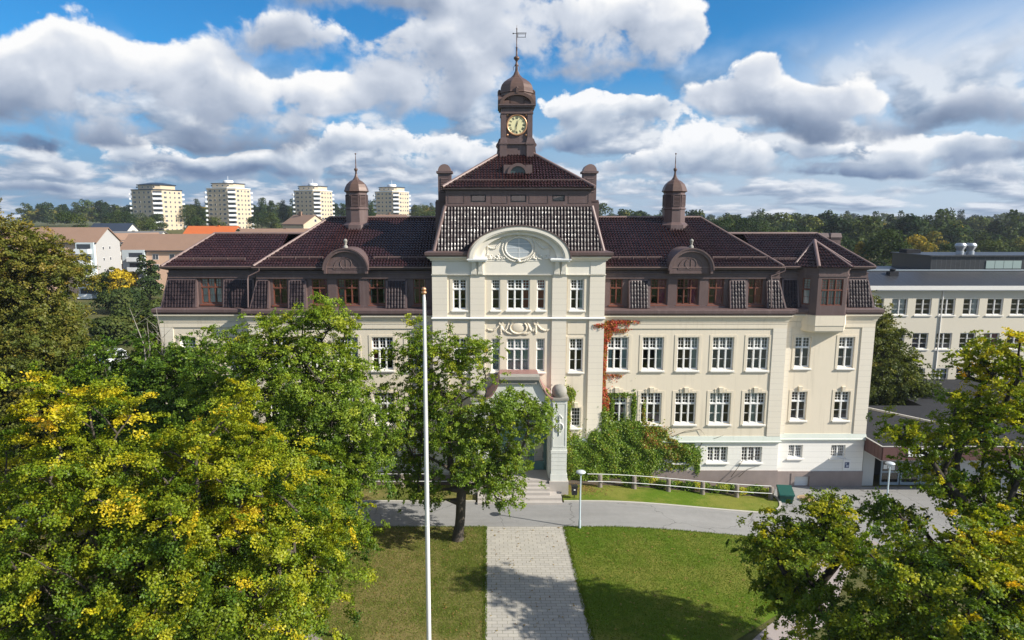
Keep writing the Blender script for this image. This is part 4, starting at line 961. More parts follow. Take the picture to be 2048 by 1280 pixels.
def grass_fn(g, d, dry, patch=.18):
    def fn(n, bs):
        p = objco(n)
        a = n.noise(p, patch, 5.0, .6); b = n.noise(p, 1.3, 5.0, .65); c = n.noise(p, 9.0, 5.0, .7); e = n.noise(p, 45.0, 3.0, .7)
        k = n.ss(a * .70 + b * .25 + c * .05, .60 - dry, .43 - dry)
        col = n.mix(k, (*d, 1), (*g, 1))
        col2 = n.vm('SCALE', col); n.put(col2.s.node.inputs['Scale'], (c - .5) * .7 + (e - .5) * .6 + (b - .5) * .35 + 1.0)
        fl = n.voro(p, 1.7, 'F1', rnd=1.0); spot = n.ss(fl, .045, .02)
        n.put(bs.inputs['Base Color'], n.mix(spot * .8, col2, (.30, .24, .08, 1)))
        bump(n, bs, e + c * .6, .7, .05)
    return fn
M['lawn'] = mat('mown_lawn', grass_fn((.092, .155, .010), (.180, .190, .034), .0), rough=.9, spec=.15)
M['dry_lawn'] = mat('dry_lawn', grass_fn((.098, .118, .020), (.215, .175, .065), .03, .16), rough=.9, spec=.15)
M['wild'] = mat('rough_grass', grass_fn((.055, .075, .018), (.12, .11, .045), .02, .05), rough=.95, spec=.1)
def asphalt_fn(n, bs):
    p = objco(n); a = n.noise(p, .25, 5.0, .6); b = n.noise(p, 2.5, 5.0, .65); c = n.noise(p, 60.0, 3.0, .7)
    st = n.noise(n.vm('MULTIPLY', p, (.12, 1.8, 1.0)), 1.0, 4.0, .6)
    k = (a - .5) * .35 + (b - .5) * .22 + (c - .5) * .5 + (st - .5) * .35 + 1.0
    col = n.vm('SCALE', (.245, .242, .234)); n.put(col.s.node.inputs['Scale'], k)
    crack = n.ss(n.voro(n.vm('ADD', p, n.vm('SCALE', n.noise(p, 1.5, 3.0, out=1))), .16, 'DISTANCE_TO_EDGE'), .006, .002)
    n.put(bs.inputs['Base Color'], n.mix(crack * .6, col, (.07, .068, .065, 1))); bump(n, bs, c, .35, .02)
M['asphalt'] = mat('worn_asphalt', asphalt_fn, rough=.9, spec=.3)
def paver_fn(n, bs):
    p = objco(n); br = n.node('ShaderNodeTexBrick'); br.offset = .5; br.squash = 1.0
    n.put(br.inputs['Vector'], n.vm('ADD', p, n.vm('SCALE', n.noise(p, .9, 2.0, out=1)) * 1.0 if False else p) if False else p)
    for k, v in (('Scale', 1.0), ('Mortar Size', .014), ('Mortar Smooth', .2), ('Bias', 0.0), ('Brick Width', .52), ('Row Height', .26)): br.inputs[k].default_value = v
    br.inputs['Color1'].default_value = (.365, .345, .305, 1); br.inputs['Color2'].default_value = (.42, .395, .345, 1); br.inputs['Mortar'].default_value = (.20, .19, .15, 1)
    a = n.noise(p, .5, 5.0, .6); c = n.noise(p, 30.0, 3.0, .7)
    col = n.vm('SCALE', E(n, br.outputs[0])); n.put(col.s.node.inputs['Scale'], (a - .5) * .25 + (c - .5) * .12 + 1.0)
    x, y, z = n.sep(p)
    edge = n.ss(n.m('ABSOLUTE', x - .16), 1.6, 2.6)                 # weeds creep into the joints near the edges
    w = n.ss(n.noise(p, 3.2, 4.0, .7), .60, .70) * E(n, br.outputs[1]) * (edge * .9 + .1)
    moss = n.ss(n.noise(p, 2.2, 5.0, .7), .68, .74) * edge * .7
    n.put(bs.inputs['Base Color'], n.mix(n.m('MAXIMUM', w, moss), col, (.07, .085, .025, 1))); bump(n, bs, c * .3 - E(n, br.outputs[1]), .3, .02)
M['paver'] = mat('concrete_pavers', paver_fn, rough=.9, spec=.25)
M['gravel'] = mat('pinkish_gravel', worn((.30, .26, .245), .14, .8, 40, .5), rough=.95)
M['kerb'] = mat('granite_kerb', worn((.42, .40, .36), .15, 1.5, 30, .3), rough=.85)
M['soil'] = mat('planting_soil', worn((.085, .065, .045), .3, 1.5, 25, .6), rough=.95)

gx = np.concatenate([np.linspace(-2500, -220, 24), np.linspace(-200, -60, 36), np.linspace(-56, 60, 117), np.linspace(64, 240, 45), np.linspace(270, 2500, 24)])
gy = np.concatenate([np.linspace(-400, -70, 8), np.linspace(-64, 40, 105), np.linspace(44, 460, 105), np.linspace(480, 1400, 40), np.linspace(1500, 4000, 12)])
GX, GY = np.meshgrid(gx, gy)
tag(link('ground', grid_mesh('ground', GX, GY, gz(GX, GY) - .02, M['wild'])), kind='structure')
c = lambda v: (lambda x: np.full_like(x, v))
RY0, RY1 = -8.55, -4.72
tag(sheet('road', np.linspace(-46, 17.0, 64), c(RY0), c(RY1), .008, M['asphalt']))
def fy1(x): return np.where(x < 19.55, RY1 + 2.6 * (1 - np.sqrt(np.clip(1 - ((x - 17.0) / 2.56) ** 2, 0, 1))), .5)
sheet('forecourt', np.concatenate([np.linspace(17.0, 19.55, 14), np.linspace(19.57, 75, 60)]), lambda x: np.where(x > 22, -9.5 - 9 * sst((x - 22) / 8), RY0 - .3 * sst((x - 17) / 5)), fy1, .008, M['asphalt'], 14)
PXa, PXb = -2.40, 2.72
ys = np.linspace(RY0 - .0, -48, 360)
wav = lambda y: .05 * np.sin(y * 2.1) + .05 * np.sin(y * 5.3 + 1) * np.sin(y * 1.3) + .035 * np.sin(y * 11.7 + .5)
def band(name, ys, xa, xb, off, m, nx=10):
    t = np.linspace(0, 1, nx)[None]; Y = np.repeat(ys[:, None], nx, 1); X = xa(ys)[:, None] * (1 - t) + xb(ys)[:, None] * t
    return tag(link(name, grid_mesh(name, X[:, ::-1], Y, gz(X[:, ::-1], Y) + off, m)), kind='structure')
band('paved_path', ys, lambda y: PXa + .03 * np.sin(y * 4.3) * np.sin(y * 1.7) + .02 * np.sin(y * 9.1), lambda y: PXb + wav(y), .006, M['paver'])
band('lawn', ys, lambda y: PXb + .02 + wav(y), lambda y: np.interp(-y, [8, 9.5, 15.8, 19.3, 24, 48], [21.6, 19.9, 15.1, 10.9, 5.0, 4.0]), .012, M['lawn'], 30)
band('lawn', ys, c(-46.0), c(PXa - .02), .012, M['dry_lawn'], 40)
def ribbon(name, pts, w, off, m):
    P = np.array(pts, float); t = np.linspace(0, len(P) - 1, 40); X = np.interp(t, range(len(P)), P[:, 0]); Y = np.interp(t, range(len(P)), P[:, 1])
    dx, dy = np.gradient(X), np.gradient(Y); L = np.hypot(dx, dy); nx, ny = -dy / L, dx / L
    k = np.linspace(-w / 2, w / 2, 6)[None]; XX = X[:, None] + nx[:, None] * k; YY = Y[:, None] + ny[:, None] * k
    return tag(link(name, grid_mesh(name, XX[:, ::-1], YY[:, ::-1], gz(XX[:, ::-1], YY[:, ::-1]) + off, m)), kind='structure')
ribbon('gravel_path', [(23, -8.4), (20.7, -9.6), (17.9, -13), (16.0, -15.8), (14.3, -17.8), (12.5, -19.4), (9.4, -22.5), (5.0, -26)], 1.7, .02, M['gravel'])
ribbon('gravel_path', [(-17, -17.2), (-13, -18.8), (-11.0, -20.6), (-8, -24), (-2.6, -29)], 1.3, .02, M['gravel'])
# grass strip between road and school on both sides of the steps, with kerb
sheet('grass_strip', np.concatenate([np.linspace(3.12, 17.0, 40), np.linspace(17.05, 19.5, 12)]), lambda x: RY1 + 2.6 * (1 - np.sqrt(np.clip(1 - ((x - 17.0) / 2.56) ** 2, 0, 1))) * (x > 17), c(.02), .06, M['lawn'], 10)
sheet('grass_strip', np.linspace(-46, -3.12, 60), c(RY1), c(.7), .06, M['dry_lawn'], 10)
def kerb(pts, name='kerb'):
    g = MB(); P = [Vector(p) for p in pts]
    for a, b in zip(P[:-1], P[1:]):
        d = (b - a).normalized(); q = Vector((-d.y, d.x)) * .09
        pr = [a - q, b - q, b + q, a + q]
        g.hexa([(p.x, p.y, float(gz(p.x, p.y)) - .1) for p in pr], [(p.x, p.y, float(gz(p.x, p.y)) + .12) for p in pr])
    return tag(g.build(name, M['kerb']), kind='structure')
arc = [(17.0 + 2.56 * math.sin(t), RY1 + 2.6 - 2.6 * math.cos(t)) for t in np.linspace(0, math.pi / 2, 10)]
kerb([(x, RY1) for x in np.linspace(3.15, 16.9, 16)] + arc + [(19.56, -1.4), (19.56, -.1)])
kerb([(x, RY1) for x in np.linspace(-44, -3.15, 30)])
# beds along the wall
sheet('planting_bed', np.linspace(3.6, 19.3, 30), c(-1.75), c(-.05), .085, M['soil'], 6)
sheet('planting_bed', np.linspace(-20.2, -3.6, 30), c(-1.75), c(-.05), .085, M['soil'], 6)
# asphalt yard behind the left trees
sheet('parking_area', np.linspace(-66, -44, 12), c(36), c(48), .03, M['asphalt'])
sheet('footpath', np.linspace(-62, -40, 12), lambda x: 70 + .3 * x + 14, lambda x: 72.5 + .3 * x + 14, .03, M['gravel'])

# short grass and fallen leaves
def blades(name, rects, n, seed, m, hmin=.03, hmax=.075):
    rng = np.random.default_rng(seed); per = []
    A = np.array([(r[1] - r[0]) * (r[3] - r[2]) * r[4] for r in rects]); k = rng.choice(len(rects), n, p=A / A.sum()); Rr = np.array([r[:4] for r in rects])[k]
    x = Rr[:, 0] + (Rr[:, 1] - Rr[:, 0]) * rng.random(n); y = Rr[:, 2] + (Rr[:, 3] - Rr[:, 2]) * rng.random(n)
    keep = ~((x > PXb) & (x > np.interp(-y, [8, 9.5, 15.8, 19.3, 24, 48], [21.4, 19.6, 14.8, 10.6, 4.8, 3.8]) - .1) & (y < RY0))
    x, y = x[keep], y[keep]; n = len(x); z = gz(x, y) + .01
    a = rng.random(n) * 6.283; h = hmin + (hmax - hmin) * rng.random(n) ** 1.5; w = .012 + .012 * rng.random(n); lx, ly = rng.normal(0, .03, n), rng.normal(0, .03, n)
    V = np.empty((n, 3, 3)); V[:, 0] = np.stack([x - np.cos(a) * w, y - np.sin(a) * w, z], -1); V[:, 1] = np.stack([x + np.cos(a) * w, y + np.sin(a) * w, z], -1); V[:, 2] = np.stack([x + lx, y + ly, z + h], -1)
    return poly_mesh(name, V, m, rng.random(n))
def poly_mesh(name, V, m, tint=None, val=None):
    """V: (faces, corners, 3) unshared polygons, with per-face attributes"""
    n, k = V.shape[:2]; me = bpy.data.meshes.new(name)
    me.vertices.add(n * k); me.vertices.foreach_set('co', V.astype(np.float32).ravel())
    me.loops.add(n * k); me.loops.foreach_set('vertex_index', np.arange(n * k, dtype=np.int32))
    me.polygons.add(n); me.polygons.foreach_set('loop_start', np.arange(0, n * k, k, dtype=np.int32))
    try: me.polygons.foreach_set('loop_total', np.full(n, k, dtype=np.int32))
    except Exception: pass
    for nm, arr in (('tint', tint), ('val', val)):
        if arr is not None: at = me.attributes.new(nm, 'FLOAT', 'FACE'); at.data.foreach_set('value', np.asarray(arr, np.float32))
    for q in (m if isinstance(m, (list, tuple)) else [m]): me.materials.append(q)
    me.update(); me.validate(); return me
def attr(n, name): return E(n, n.node('ShaderNodeAttribute', attribute_name=name).outputs['Fac'])
def leaf_mat(name, stops, trans=.35, gloss=.05, rough=.5):
    m = bpy.data.materials.new(name); m.use_nodes = True; t = m.node_tree; t.nodes.clear(); n = NT(t)
    out = n.node('ShaderNodeOutputMaterial'); r = n.node('ShaderNodeValToRGB'); n.put(r.inputs[0], attr(n, 'tint')); e = r.color_ramp.elements
    while len(e) < len(stops): e.new(.5)
    for el, (p, c_) in zip(e, stops): el.position = p; el.color = (*c_, 1)
    col = n.vm('SCALE', E(n, r.outputs[0])); n.put(col.s.node.inputs['Scale'], attr(n, 'val'))
    d = n.node('ShaderNodeBsdfDiffuse'); tr = n.node('ShaderNodeBsdfTranslucent'); gl = n.node('ShaderNodeBsdfGlossy'); gl.inputs['Roughness'].default_value = rough
    gl.inputs[0].default_value = (.8, .8, .8, 1)
    n.put(d.inputs[0], col); tc = n.vm('MULTIPLY', col, (1.15, 1.15, .5)); n.put(tr.inputs[0], tc)
    a = n.node('ShaderNodeMixShader'); a.inputs[0].default_value = trans; t.links.new(d.outputs[0], a.inputs[1]); t.links.new(tr.outputs[0], a.inputs[2])
    b = n.node('ShaderNodeMixShader'); b.inputs[0].default_value = gloss; t.links.new(a.outputs[0], b.inputs[1]); t.links.new(gl.outputs[0], b.inputs[2])
    t.links.new(b.outputs[0], out.inputs[0]); return m
M['blade'] = leaf_mat('grass_blades', [(0, (.085, .155, .010)), (.5, (.130, .190, .016)), (.8, (.21, .20, .05)), (1, (.29, .23, .10))], .3, .01)
def stuff(name, me): return tag(link(name, me), kind='stuff')
def blade_mesh(name, rects, n, seed, hmin=.03, hmax=.075, shift=0.0):
    me = blades(name, rects, n, seed, M['blade'], hmin, hmax); k = len(me.polygons); rng = np.random.default_rng(seed + 1)
    t = np.empty(k, np.float32); me.attributes['tint'].data.foreach_get('value', t); me.attributes['tint'].data.foreach_set('value', np.clip(t * .75 + shift, 0, 1).astype(np.float32))
    at = me.attributes.new('val', 'FLOAT', 'FACE'); at.data.foreach_set('value', (.7 + .6 * rng.random(k)).astype(np.float32)); return me
stuff('lawn_grass', blade_mesh('lawn_grass', [(PXb + .02, 21, -20, RY0 - .05, 1), (PXb, 12, -30, -20, .8)], 130000, 5))
stuff('dry_grass', blade_mesh('dry_grass', [(-12, PXa - .05, -20, RY0 - .05, 1), (-12, PXa, -28, -20, .6)], 70000, 6, shift=.22))
stuff('edge_grass', blade_mesh('edge_grass', [(3.3, 19.3, -4.5, -1.8, 1), (-26, -3.3, -4.6, -1.6, .7)], 30000, 7))
stuff('path_edge_grass', blade_mesh('path_edge_grass', [(PXb - .10, PXb + .16, -24, RY0 - .02, 1), (PXa - .16, PXa + .08, -24, RY0 - .02, 1), (PXb, 19, RY0 - .12, RY0 + .07, .6), (-12, PXa, RY0 - .12, RY0 + .07, .6)], 6500, 9, .05, .12))
rng = np.random.default_rng(4); n = 1500
x = np.concatenate([rng.choice([-1, 1], n) * rng.uniform(0, 1, n) ** .7 * 15 + 3, rng.normal(4.6, .9, 500)]); y = np.concatenate([rng.uniform(-26, RY0, n), rng.normal(-2.6, .5, 500)]); n = len(x)
z = gz(x, y) + .03 + .05 * ((y > RY1)); a = rng.random(n) * 6.283; s_ = .03 + .05 * rng.random(n); V = np.empty((n, 4, 3))
for k in range(4): b_ = a + k * math.pi / 2; V[:, k] = np.stack([x + np.cos(b_) * s_ * (1 if k % 2 else .7), y + np.sin(b_) * s_ * (1 if k % 2 else .7), z + rng.uniform(0, .03, n)], -1)
M['fallen'] = leaf_mat('fallen_leaves', [(0, (.25, .17, .04)), (.5, (.30, .22, .07)), (1, (.20, .10, .05))], .2, .03)
stuff('fallen_leaves', poly_mesh('fallen_leaves', V, M['fallen'], rng.random(n), np.ones(n)))

# ---------------------------------------------------------------- small things near the school
def G(x, y): return float(gz(x, y))
M['lamp_grey'] = mat('pale_blue_grey_lamp_paint', worn((.42, .50, .53), .08, 2, 15, .05), rough=.4)
M['lamp_opal'] = mat('opal_lamp_glass', worn((.52, .56, .58), .05, 2, 15, .0), rough=.3)
def lamp(label, x, y, h):
    t = thing('street_lamp', label, 'street lamp', (x, y, G(x, y)), 0, 'slim park lamps by the school')
    g = MB(); g.lathe([(.09, -.1), (.085, .5), (.06, .55), (.045, h - .12), (.03, h - .1)], n=10); g.build('pole', M['lamp_grey'], t)
    g = MB(); g.lathe([(.05, h - .14), (.10, h - .12), (.14, h - .06), (.13, h)], n=12); g.build('collar', M['lamp_grey'], t)
    g = MB(); g.lathe([(.10, h), (.30, h + .03), (.33, h + .07), (.28, h + .13), (.14, h + .18), (.02, h + .2)], n=20); g.build('lamp_shade', M['lamp_opal'], t)
lamp('slim pale grey lamp with flat round head standing at the lawn corner by the path', 3.72, -8.72, 3.75)
lamp('pale grey lamp with round head standing in the forecourt beside the low flat-roofed entrance', 26.6, -4.0, 3.55)
# flagpole
t = thing('flagpole', 'tall white flagpole with gilded ball standing on the left lawn', 'flagpole', (-4.97, -22, G(-4.97, -22)))
g = MB(); g.lathe([(.13, 0), (.108, .8), (.098, 8), (.065, 16.7), (.045, 16.86)], n=16); g.build('pole', M['rail'], t)
g = MB(); g.lathe([(.05, 16.84), (.11, 16.9), (.12, 16.95), (.04, 17.0)], n=12); g.ball((0, 0, 17.06), .10, seg=12); g.build('gilded_ball', M['gold'], t)
g = MB(); g.tube([(.108 * math.cos(a), .108 * math.sin(a), 6.5 + .012 * a) for a in np.linspace(0, 6.28, 17)], .012, 5); g.tube([(.106, -.05, 6.5), (.08, -.04, 16.6)], .008, 4); g.build('halyard', M['rail'], t)
# railings on granite posts
M['post'] = mat('rough_granite_post', worn((.23, .195, .165), .2, 2.5, 25, .4, .3), rough=.9)
def railing(label, xs, y, x_end):
    t = thing('railing', label, 'railing', (xs[0], y, G(xs[0], y)), 0, 'white railings in front of the school')
    o = Vector((xs[0], y, G(xs[0], y)))
    for x in xs:
        z = G(x, y) + .04; g = MB(); rr = random.Random(int(x * 10))
        g.lathe([(.20, -.2), (.19, .1), (.17, .5), (.165, .92), (.13, .98)], n=10, rot=rr.random(), smooth=True); g.build('post', M['post'], t, (x - o.x, 0, z - o.z))
    for h in (.93, .50):
        g = MB(); pts = [(x - o.x, -.20 if h < .9 else 0, G(x, y) + .06 + h + (.07 if h > .9 else 0) - o.z) for x in np.linspace(min(xs[0], x_end), max(xs[-1], x_end), 24)]; g.tube(pts, .027, 8); g.build('rail', M['rail'], t)
railing('white double railing on granite posts beside the ivy, right of the steps', [6.15, 8.72, 11.3, 13.88, 16.46, 19.05], -2.05, 5.2)
railing('white double railing on granite posts left of the entrance steps', [-19.05, -16.46, -13.88, -11.3, -8.72, -6.15], -2.05, -4.6)
# bins
M['grit'] = mat('dark_green_grit_bin', worn((.006, .072, .058), .15, 2, 15, .05), rough=.4)
t = thing('grit_bin', 'dark green wedge-shaped grit bin at the end of the railing', 'grit bin', (20.05, -2.25, G(20.05, -2.25)), R(-8))
g = MB(); g.hexa([(-.42, -.38, 0), (.42, -.38, 0), (.42, .38, 0), (-.42, .38, 0)], [(-.52, -.46, .62), (.52, -.46, .62), (.52, .46, .98), (-.52, .46, .98)]); g.build('body', M['grit'], t)
g = MB(); g.hexa([(-.56, -.52, .60), (.56, -.52, .60), (.56, .50, .99), (-.56, .50, .99)], [(-.54, -.50, .68), (.54, -.50, .68), (.52, .48, 1.08), (-.52, .48, 1.08)]); g.box(-.12, .12, -.56, -.51, .56, .64); g.build('lid', M['grit'], t)
t = thing('litter_bin', 'small black litter bin on a post in the grass behind the lamp', 'litter bin', (3.95, -4.15, G(3.95, -4.15)))
g = MB(); g.lathe([(.03, 0), (.03, .5)], n=8); g.build('post', M['iron'], t)
g = MB(); g.hexa([(-.18, -.16, .35), (.18, -.16, .35), (.18, .16, .35), (-.18, .16, .35)], [(-.21, -.18, .95), (.21, -.18, .95), (.21, .18, .95), (-.21, .18, .95)]); g.box(-.23, .23, -.20, .20, .95, 1.03); g.box(-.06, .06, -.20, -.182, .72, .80, 1); g.build('bin_body', [M['black'], M['white_paint']], t)
t = thing('manhole_cover', 'sandy round manhole cover in the asphalt near the grit bin', 'manhole cover', (21.85, -1.75, G(21.85, -1.75) + .012))
g = MB(); g.lathe([(.62, 0), (.60, .012), (.44, .014)], n=28, smooth=False); g.build('rim', mat('sandy_patch', worn((.40, .29, .16), .2, 3, 25, .3), rough=.95), t)
g = MB(); g.lathe([(.43, .012), (.43, .03), (.36, .033)], n=28, smooth=False); g.build('cover', mat('rusty_cover', worn((.26, .18, .11), .3, 4, 30, .3), rough=.8), t)
# notice on the white basement wall
t = thing('notice_poster', 'white framed notice with a dark blue picture on the white basement wall', 'poster', (26.05, EY - .03, .75))
g = MB(); g.box(-.28, .28, -.02, .02, -.42, .42); g.build('sheet', M['white_paint'], t)
g = MB(); g.box(-.17, .18, -.026, -.021, -.22, .26); g.build('picture', mat('dark_blue_print', None, (.07, .09, .16), .5), t)
g = MB(); g.box(-.06, .14, -.030, -.0265, -.16, .02); g.box(-.12, -.02, -.030, -.0265, .06, .2); g.build('figure_patch', mat('pale_print', None, (.42, .45, .52), .5), t)

# ---------------------------------------------------------------- low flat-roofed extension
LZ = -1.02
t = thing('entrance_extension', 'low flat-roofed extension with red-brown fascia and glazed entrance joined to the right end', 'extension', (28, 0, LZ))
T0 = Vector((28, 0, LZ))
def at(o): o.parent = t; o.location = -T0; return o
M['felt'] = mat('dark_roofing_felt', worn((.033, .034, .038), .25, .35, 9, .1, .3, (.055, .055, .06)), rough=.85, spec=.12)
M['fascia'] = mat('red_brown_fascia_sheet', worn((.105, .048, .042), .12, .8, 9, .05), rough=.5)
M['ext_wall'] = mat('pale_grey_render', worn((.46, .46, .44), .06, .6, 15, .1), rough=.85)
M['alu'] = mat('blue_grey_aluminium', worn((.30, .36, .40), .05, 2, 10, .0), rough=.4)
XA, XB, YA_, YB_ = 27.36, 58.0, -1.65, 9.5
g = MB(); g.quad((XA, .5, 3.0), (XA + .06, YA_ + .02, 3.0), (XB, YA_ + .02, 3.0), (XB, .5, 3.0)); g.quad((XA, .5, 3.0), (XB, .5, 3.0), (XB, YB_, 3.06), (XA, YB_, 3.06)); at(g.build('flat_roof', M['felt']))
g = MB(); g.box(38.0, XB + 4, 9.52, 20.5, -1.0, 2.85); at(g.build('rear_block', M['felt']))
g = MB()
n = 28
for k in range(n):
    a = XA + .06 + (XB - XA) * k / n; b = XA + .06 + (XB - XA) * (k + 1) / n; g.box(a + .012, b, YA_ - .05, YA_, 1.98, 3.05)
for k in range(5):
    f0, f1 = k / 5, (k + 1) / 5; y0, y1 = .55 + (YA_ - .55) * f0, .55 + (YA_ - .55) * f1; g.box(XA - .05 + .06 * f0, XA + .06 * f0, y1 + .012, y0, 1.98, 3.05)
g.box(XA + .001, XB, YA_ + .001, YA_ + .02, 2.0, 3.0); at(g.build('fascia', M['fascia']))
g = MB(); g.box(XA - .08, XB, YA_ - .08, YA_ + .03, 3.052, 3.09); g.box(XA - .08, XA + .05, YA_ + .03, .5, 3.052, 3.09); at(g.build('roof_edge_strip', M['kerb']))
g = MB(); g.hexa([(31.0, 9.4, 3.05), (31.25, 9.4, 3.05), (36.95, 2.2, 3.0), (36.7, 2.2, 3.0)], [(31.0, 9.4, 3.22), (31.25, 9.4, 3.22), (36.95, 2.2, 3.16), (36.7, 2.2, 3.16)]); at(g.build('roof_upstand', M['kerb']))
g = MB(); g.box(XA + .02, XB, YA_ + .03, 4, 1.9, 1.98); at(g.build('soffit', M['ext_wall']))
g = MB(); g.box(27.42, 28.35, .75, 1.3, -1.2, 1.9); at(g.build('wall', M['ext_wall']))
g = MB(); g.box(34.5, XB, .2, 1.4, -1.2, 1.9); at(g.build('wall', M['ext_wall']))
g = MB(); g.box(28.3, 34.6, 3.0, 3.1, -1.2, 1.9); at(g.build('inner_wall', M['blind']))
for x in (29.0, 30.6, 32.2, 33.8):
    g = MB(); g.box(x, x + .10, .9, 1.0, -1.05, 1.9); g.box(x + 1.4, x + 1.5, .9, 1.0, -1.05, 1.9); g.box(x + .10, x + 1.4, .9, 1.0, -1.05, -.8); g.box(x + .10, x + 1.4, .9, 1.0, .0, .12); g.box(x + .10, x + 1.4, .9, 1.0, 1.75, 1.9); d = at(g.build('glazed_door', M['alu']))
    g = MB(); g.quad((x + .1, .95, -.8), (x + 1.4, .95, -.8), (x + 1.4, .95, 1.75), (x + .1, .95, 1.75)); g.build('pane', M['glass'], d)
    if x < 31:
        g = MB()
        for (a, b, c_, e) in ((.2, .5, .3, .65), (.55, .75, .35, .7), (.8, 1.1, .2, .55)): g.box(x + a, x + b, .925, .935, c_, e)
        g.build('paper_notice', M['white_paint'], d)
t2 = thing('shop_sign', 'long white sign with a pale green leaf emblem on the red-brown fascia', 'sign', (31.2, YA_ - .09, 2.62))
g = MB(); g.box(-1.9, 1.9, -.03, .03, -.30, .36); g.build('panel', M['white_paint'], t2)
g = MB()
for k in range(5): a = R(90 + 32 * (k - 2)); g.add([(1.15, -.034, -.18), (1.15 + .16 * math.cos(a - .35), -.034, -.05 + .16 * math.sin(a - .35)), (1.15 + .30 * math.cos(a), -.034, -.05 + .30 * math.sin(a)), (1.15 + .16 * math.cos(a + .35), -.034, -.05 + .16 * math.sin(a + .35))], [(0, 1, 2, 3)])
g.build('leaf_emblem', mat('pale_green_print', None, (.42, .52, .14), .5), t2)
t2 = thing('roof_vent', 'low dark vent hood lying on the flat black roof', 'roof vent', (31.6, 2.6, 3.02)); g = MB(); g.box(-.25, .25, -.2, .2, 0, .32); g.hexa([(-.75, -.3, .05), (.75, -.3, .05), (.75, .3, .05), (-.75, .3, .05)], [(-.3, -.15, .16), (.3, -.15, .16), (.3, .15, .16), (-.3, .15, .16)]); g.build('hood', M['felt'], t2); g = MB(); g.box(-.32, .32, -.26, .26, .32, .38); g.build('lid', M['felt'], t2)
t2 = thing('roof_aerial', 'thin aerial mast with cross bars on the flat black roof', 'aerial', (38.6, 1.2, 3.02)); g = MB(); g.lathe([(.03, 0), (.02, 2.6)], n=6); g.build('mast', M['iron'], t2)
for z in (1.2, 1.8): g = MB(); g.tube([(-.7, 0, z), (.7, 0, z)], .015, 5); g.build('cross_bar', M['iron'], t2)

# ---------------------------------------------------------------- annex behind, with black metal roof
AYF = 22.0
t = thing('annex_building', 'long cream annex with square white windows and black sheet metal roof behind the low roof', 'building', (50, AYF, 0))
T0 = Vector((50, AYF, 0))
AX0, AX1 = 33.0, 92.0
M['annex_wall'] = mat('annex_cream_render', worn((.67, .61, .49), .03, .3, 15, .1), rough=.85)
def seam_fn(n, bs):
    p = objco(n); x, y, z = n.sep(p); f = n.m('FRACT', x / .55); s_ = n.ss(n.m('ABSOLUTE', f - .5), .44, .48)
    a = n.noise(p, .6, 4.0); col = n.vm('SCALE', (.030, .032, .036)); n.put(col.s.node.inputs['Scale'], (a - .5) * .5 + 1.0 + s_ * .9)
    n.put(bs.inputs['Base Color'], col); bump(n, bs, s_, .8, .04)
M['seam'] = mat('black_standing_seam', seam_fn, rough=.42)
ax = [34.6 + 2.585 * k for k in range(22)]
rows = [(9.64, 11.44), (5.88, 7.66), (1.95, 3.72)]
hol = [(x - .86 - j * 0, x + .86, a, b) for j, (a, b) in enumerate(rows) for x in [q + (.0, -.0, .0)[j] for q in ax]]
hol += [(x - .8, x + .8, .05, .7) for x in ax]
g = MB(); g.wall(AX0, AX1, -1.0, 12.3, AYF, hol, .2); g.quad((AX0, AYF, -1), (AX0, AYF, 12.3), (AX0, AYF + 12, 12.3), (AX0, AYF + 12, -1)); at(g.build('wall', M['annex_wall']))
fm = pm = None
def awin(w, h, nl, up, x, z, cur=None):
    f, p = win_meshes(w, h, nl, 0, (1, 1), up, 'white_paint', .9); o = link('window', f, t, (x - T0.x, .17, z - T0.z)); q = link('pane', p, o); q.rotation_euler = (R(rw.uniform(-.5, .5)), 0, R(rw.uniform(-.6, .6)))
    if cur: link('curtain', curtain_mesh(w * cur[1], h * .95, cur[0]), o, (w * cur[2], .12, .02))
for k, x in enumerate(ax):
    if x > 66: continue
    for j, (a, b) in enumerate(rows):
        cu = None
        if (k * 7 + j * 5) % 3 == 0: cu = (('magenta_curtain', .9, 0), ('mauve_blind', .45, -.2), ('white_curtain', .3, .3), ('white_curtain', .8, 0))[(k + j) % 4]
        awin(1.72, b - a, 2, (1, 3), x, a, cu)
    awin(1.6, .65, 2, (1, 1), x, .05)
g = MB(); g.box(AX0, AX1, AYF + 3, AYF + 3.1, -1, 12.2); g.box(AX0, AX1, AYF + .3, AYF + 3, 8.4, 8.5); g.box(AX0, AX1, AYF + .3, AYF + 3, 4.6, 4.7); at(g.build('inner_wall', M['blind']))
for x in ax:
    if x > 66: continue
    for a, b in rows[:]: g = MB(); g.box(x - .98, x + .98, AYF - .10, AYF - .002, a - .14, a - .03); at(g.build('sill', M['sill_white']))
g = MB(); g.box(AX0 - .3, AX1, AYF - .45, AYF + .5, 12.3, 12.42); g.box(AX0 - .35, AX1, AYF - .52, AYF - .40, 12.42, 12.86); at(g.build('eaves', M['sill_white']))
g = MB(); g.quad((AX0 - .3, AYF - .42, 12.80), (AX1, AYF - .42, 12.80), (AX1, AYF + 4.2, 14.12), (AX0 + 2.0, AYF + 4.2, 14.12)); g.quad((AX0 - .3, AYF + 12, 12.80), (AX0 - .3, AYF - .42, 12.80), (AX0 + 2.0, AYF + 4.2, 14.12), (AX0 + 2.0, AYF + 9, 14.12)); g.quad((AX0 + 2, AYF + 4.2, 14.12), (AX1, AYF + 4.2, 14.12), (AX1, AYF + 12, 14.12), (AX0 + 2, AYF + 12, 14.12)); at(g.build('metal_roof', M['seam']))
g = MB(); g.tube([(AX0 + 2, AYF + 4.15, 14.18), (AX1, AYF + 4.15, 14.18)], .07, 6); at(g.build('roof_edge_strip', M['alu']))
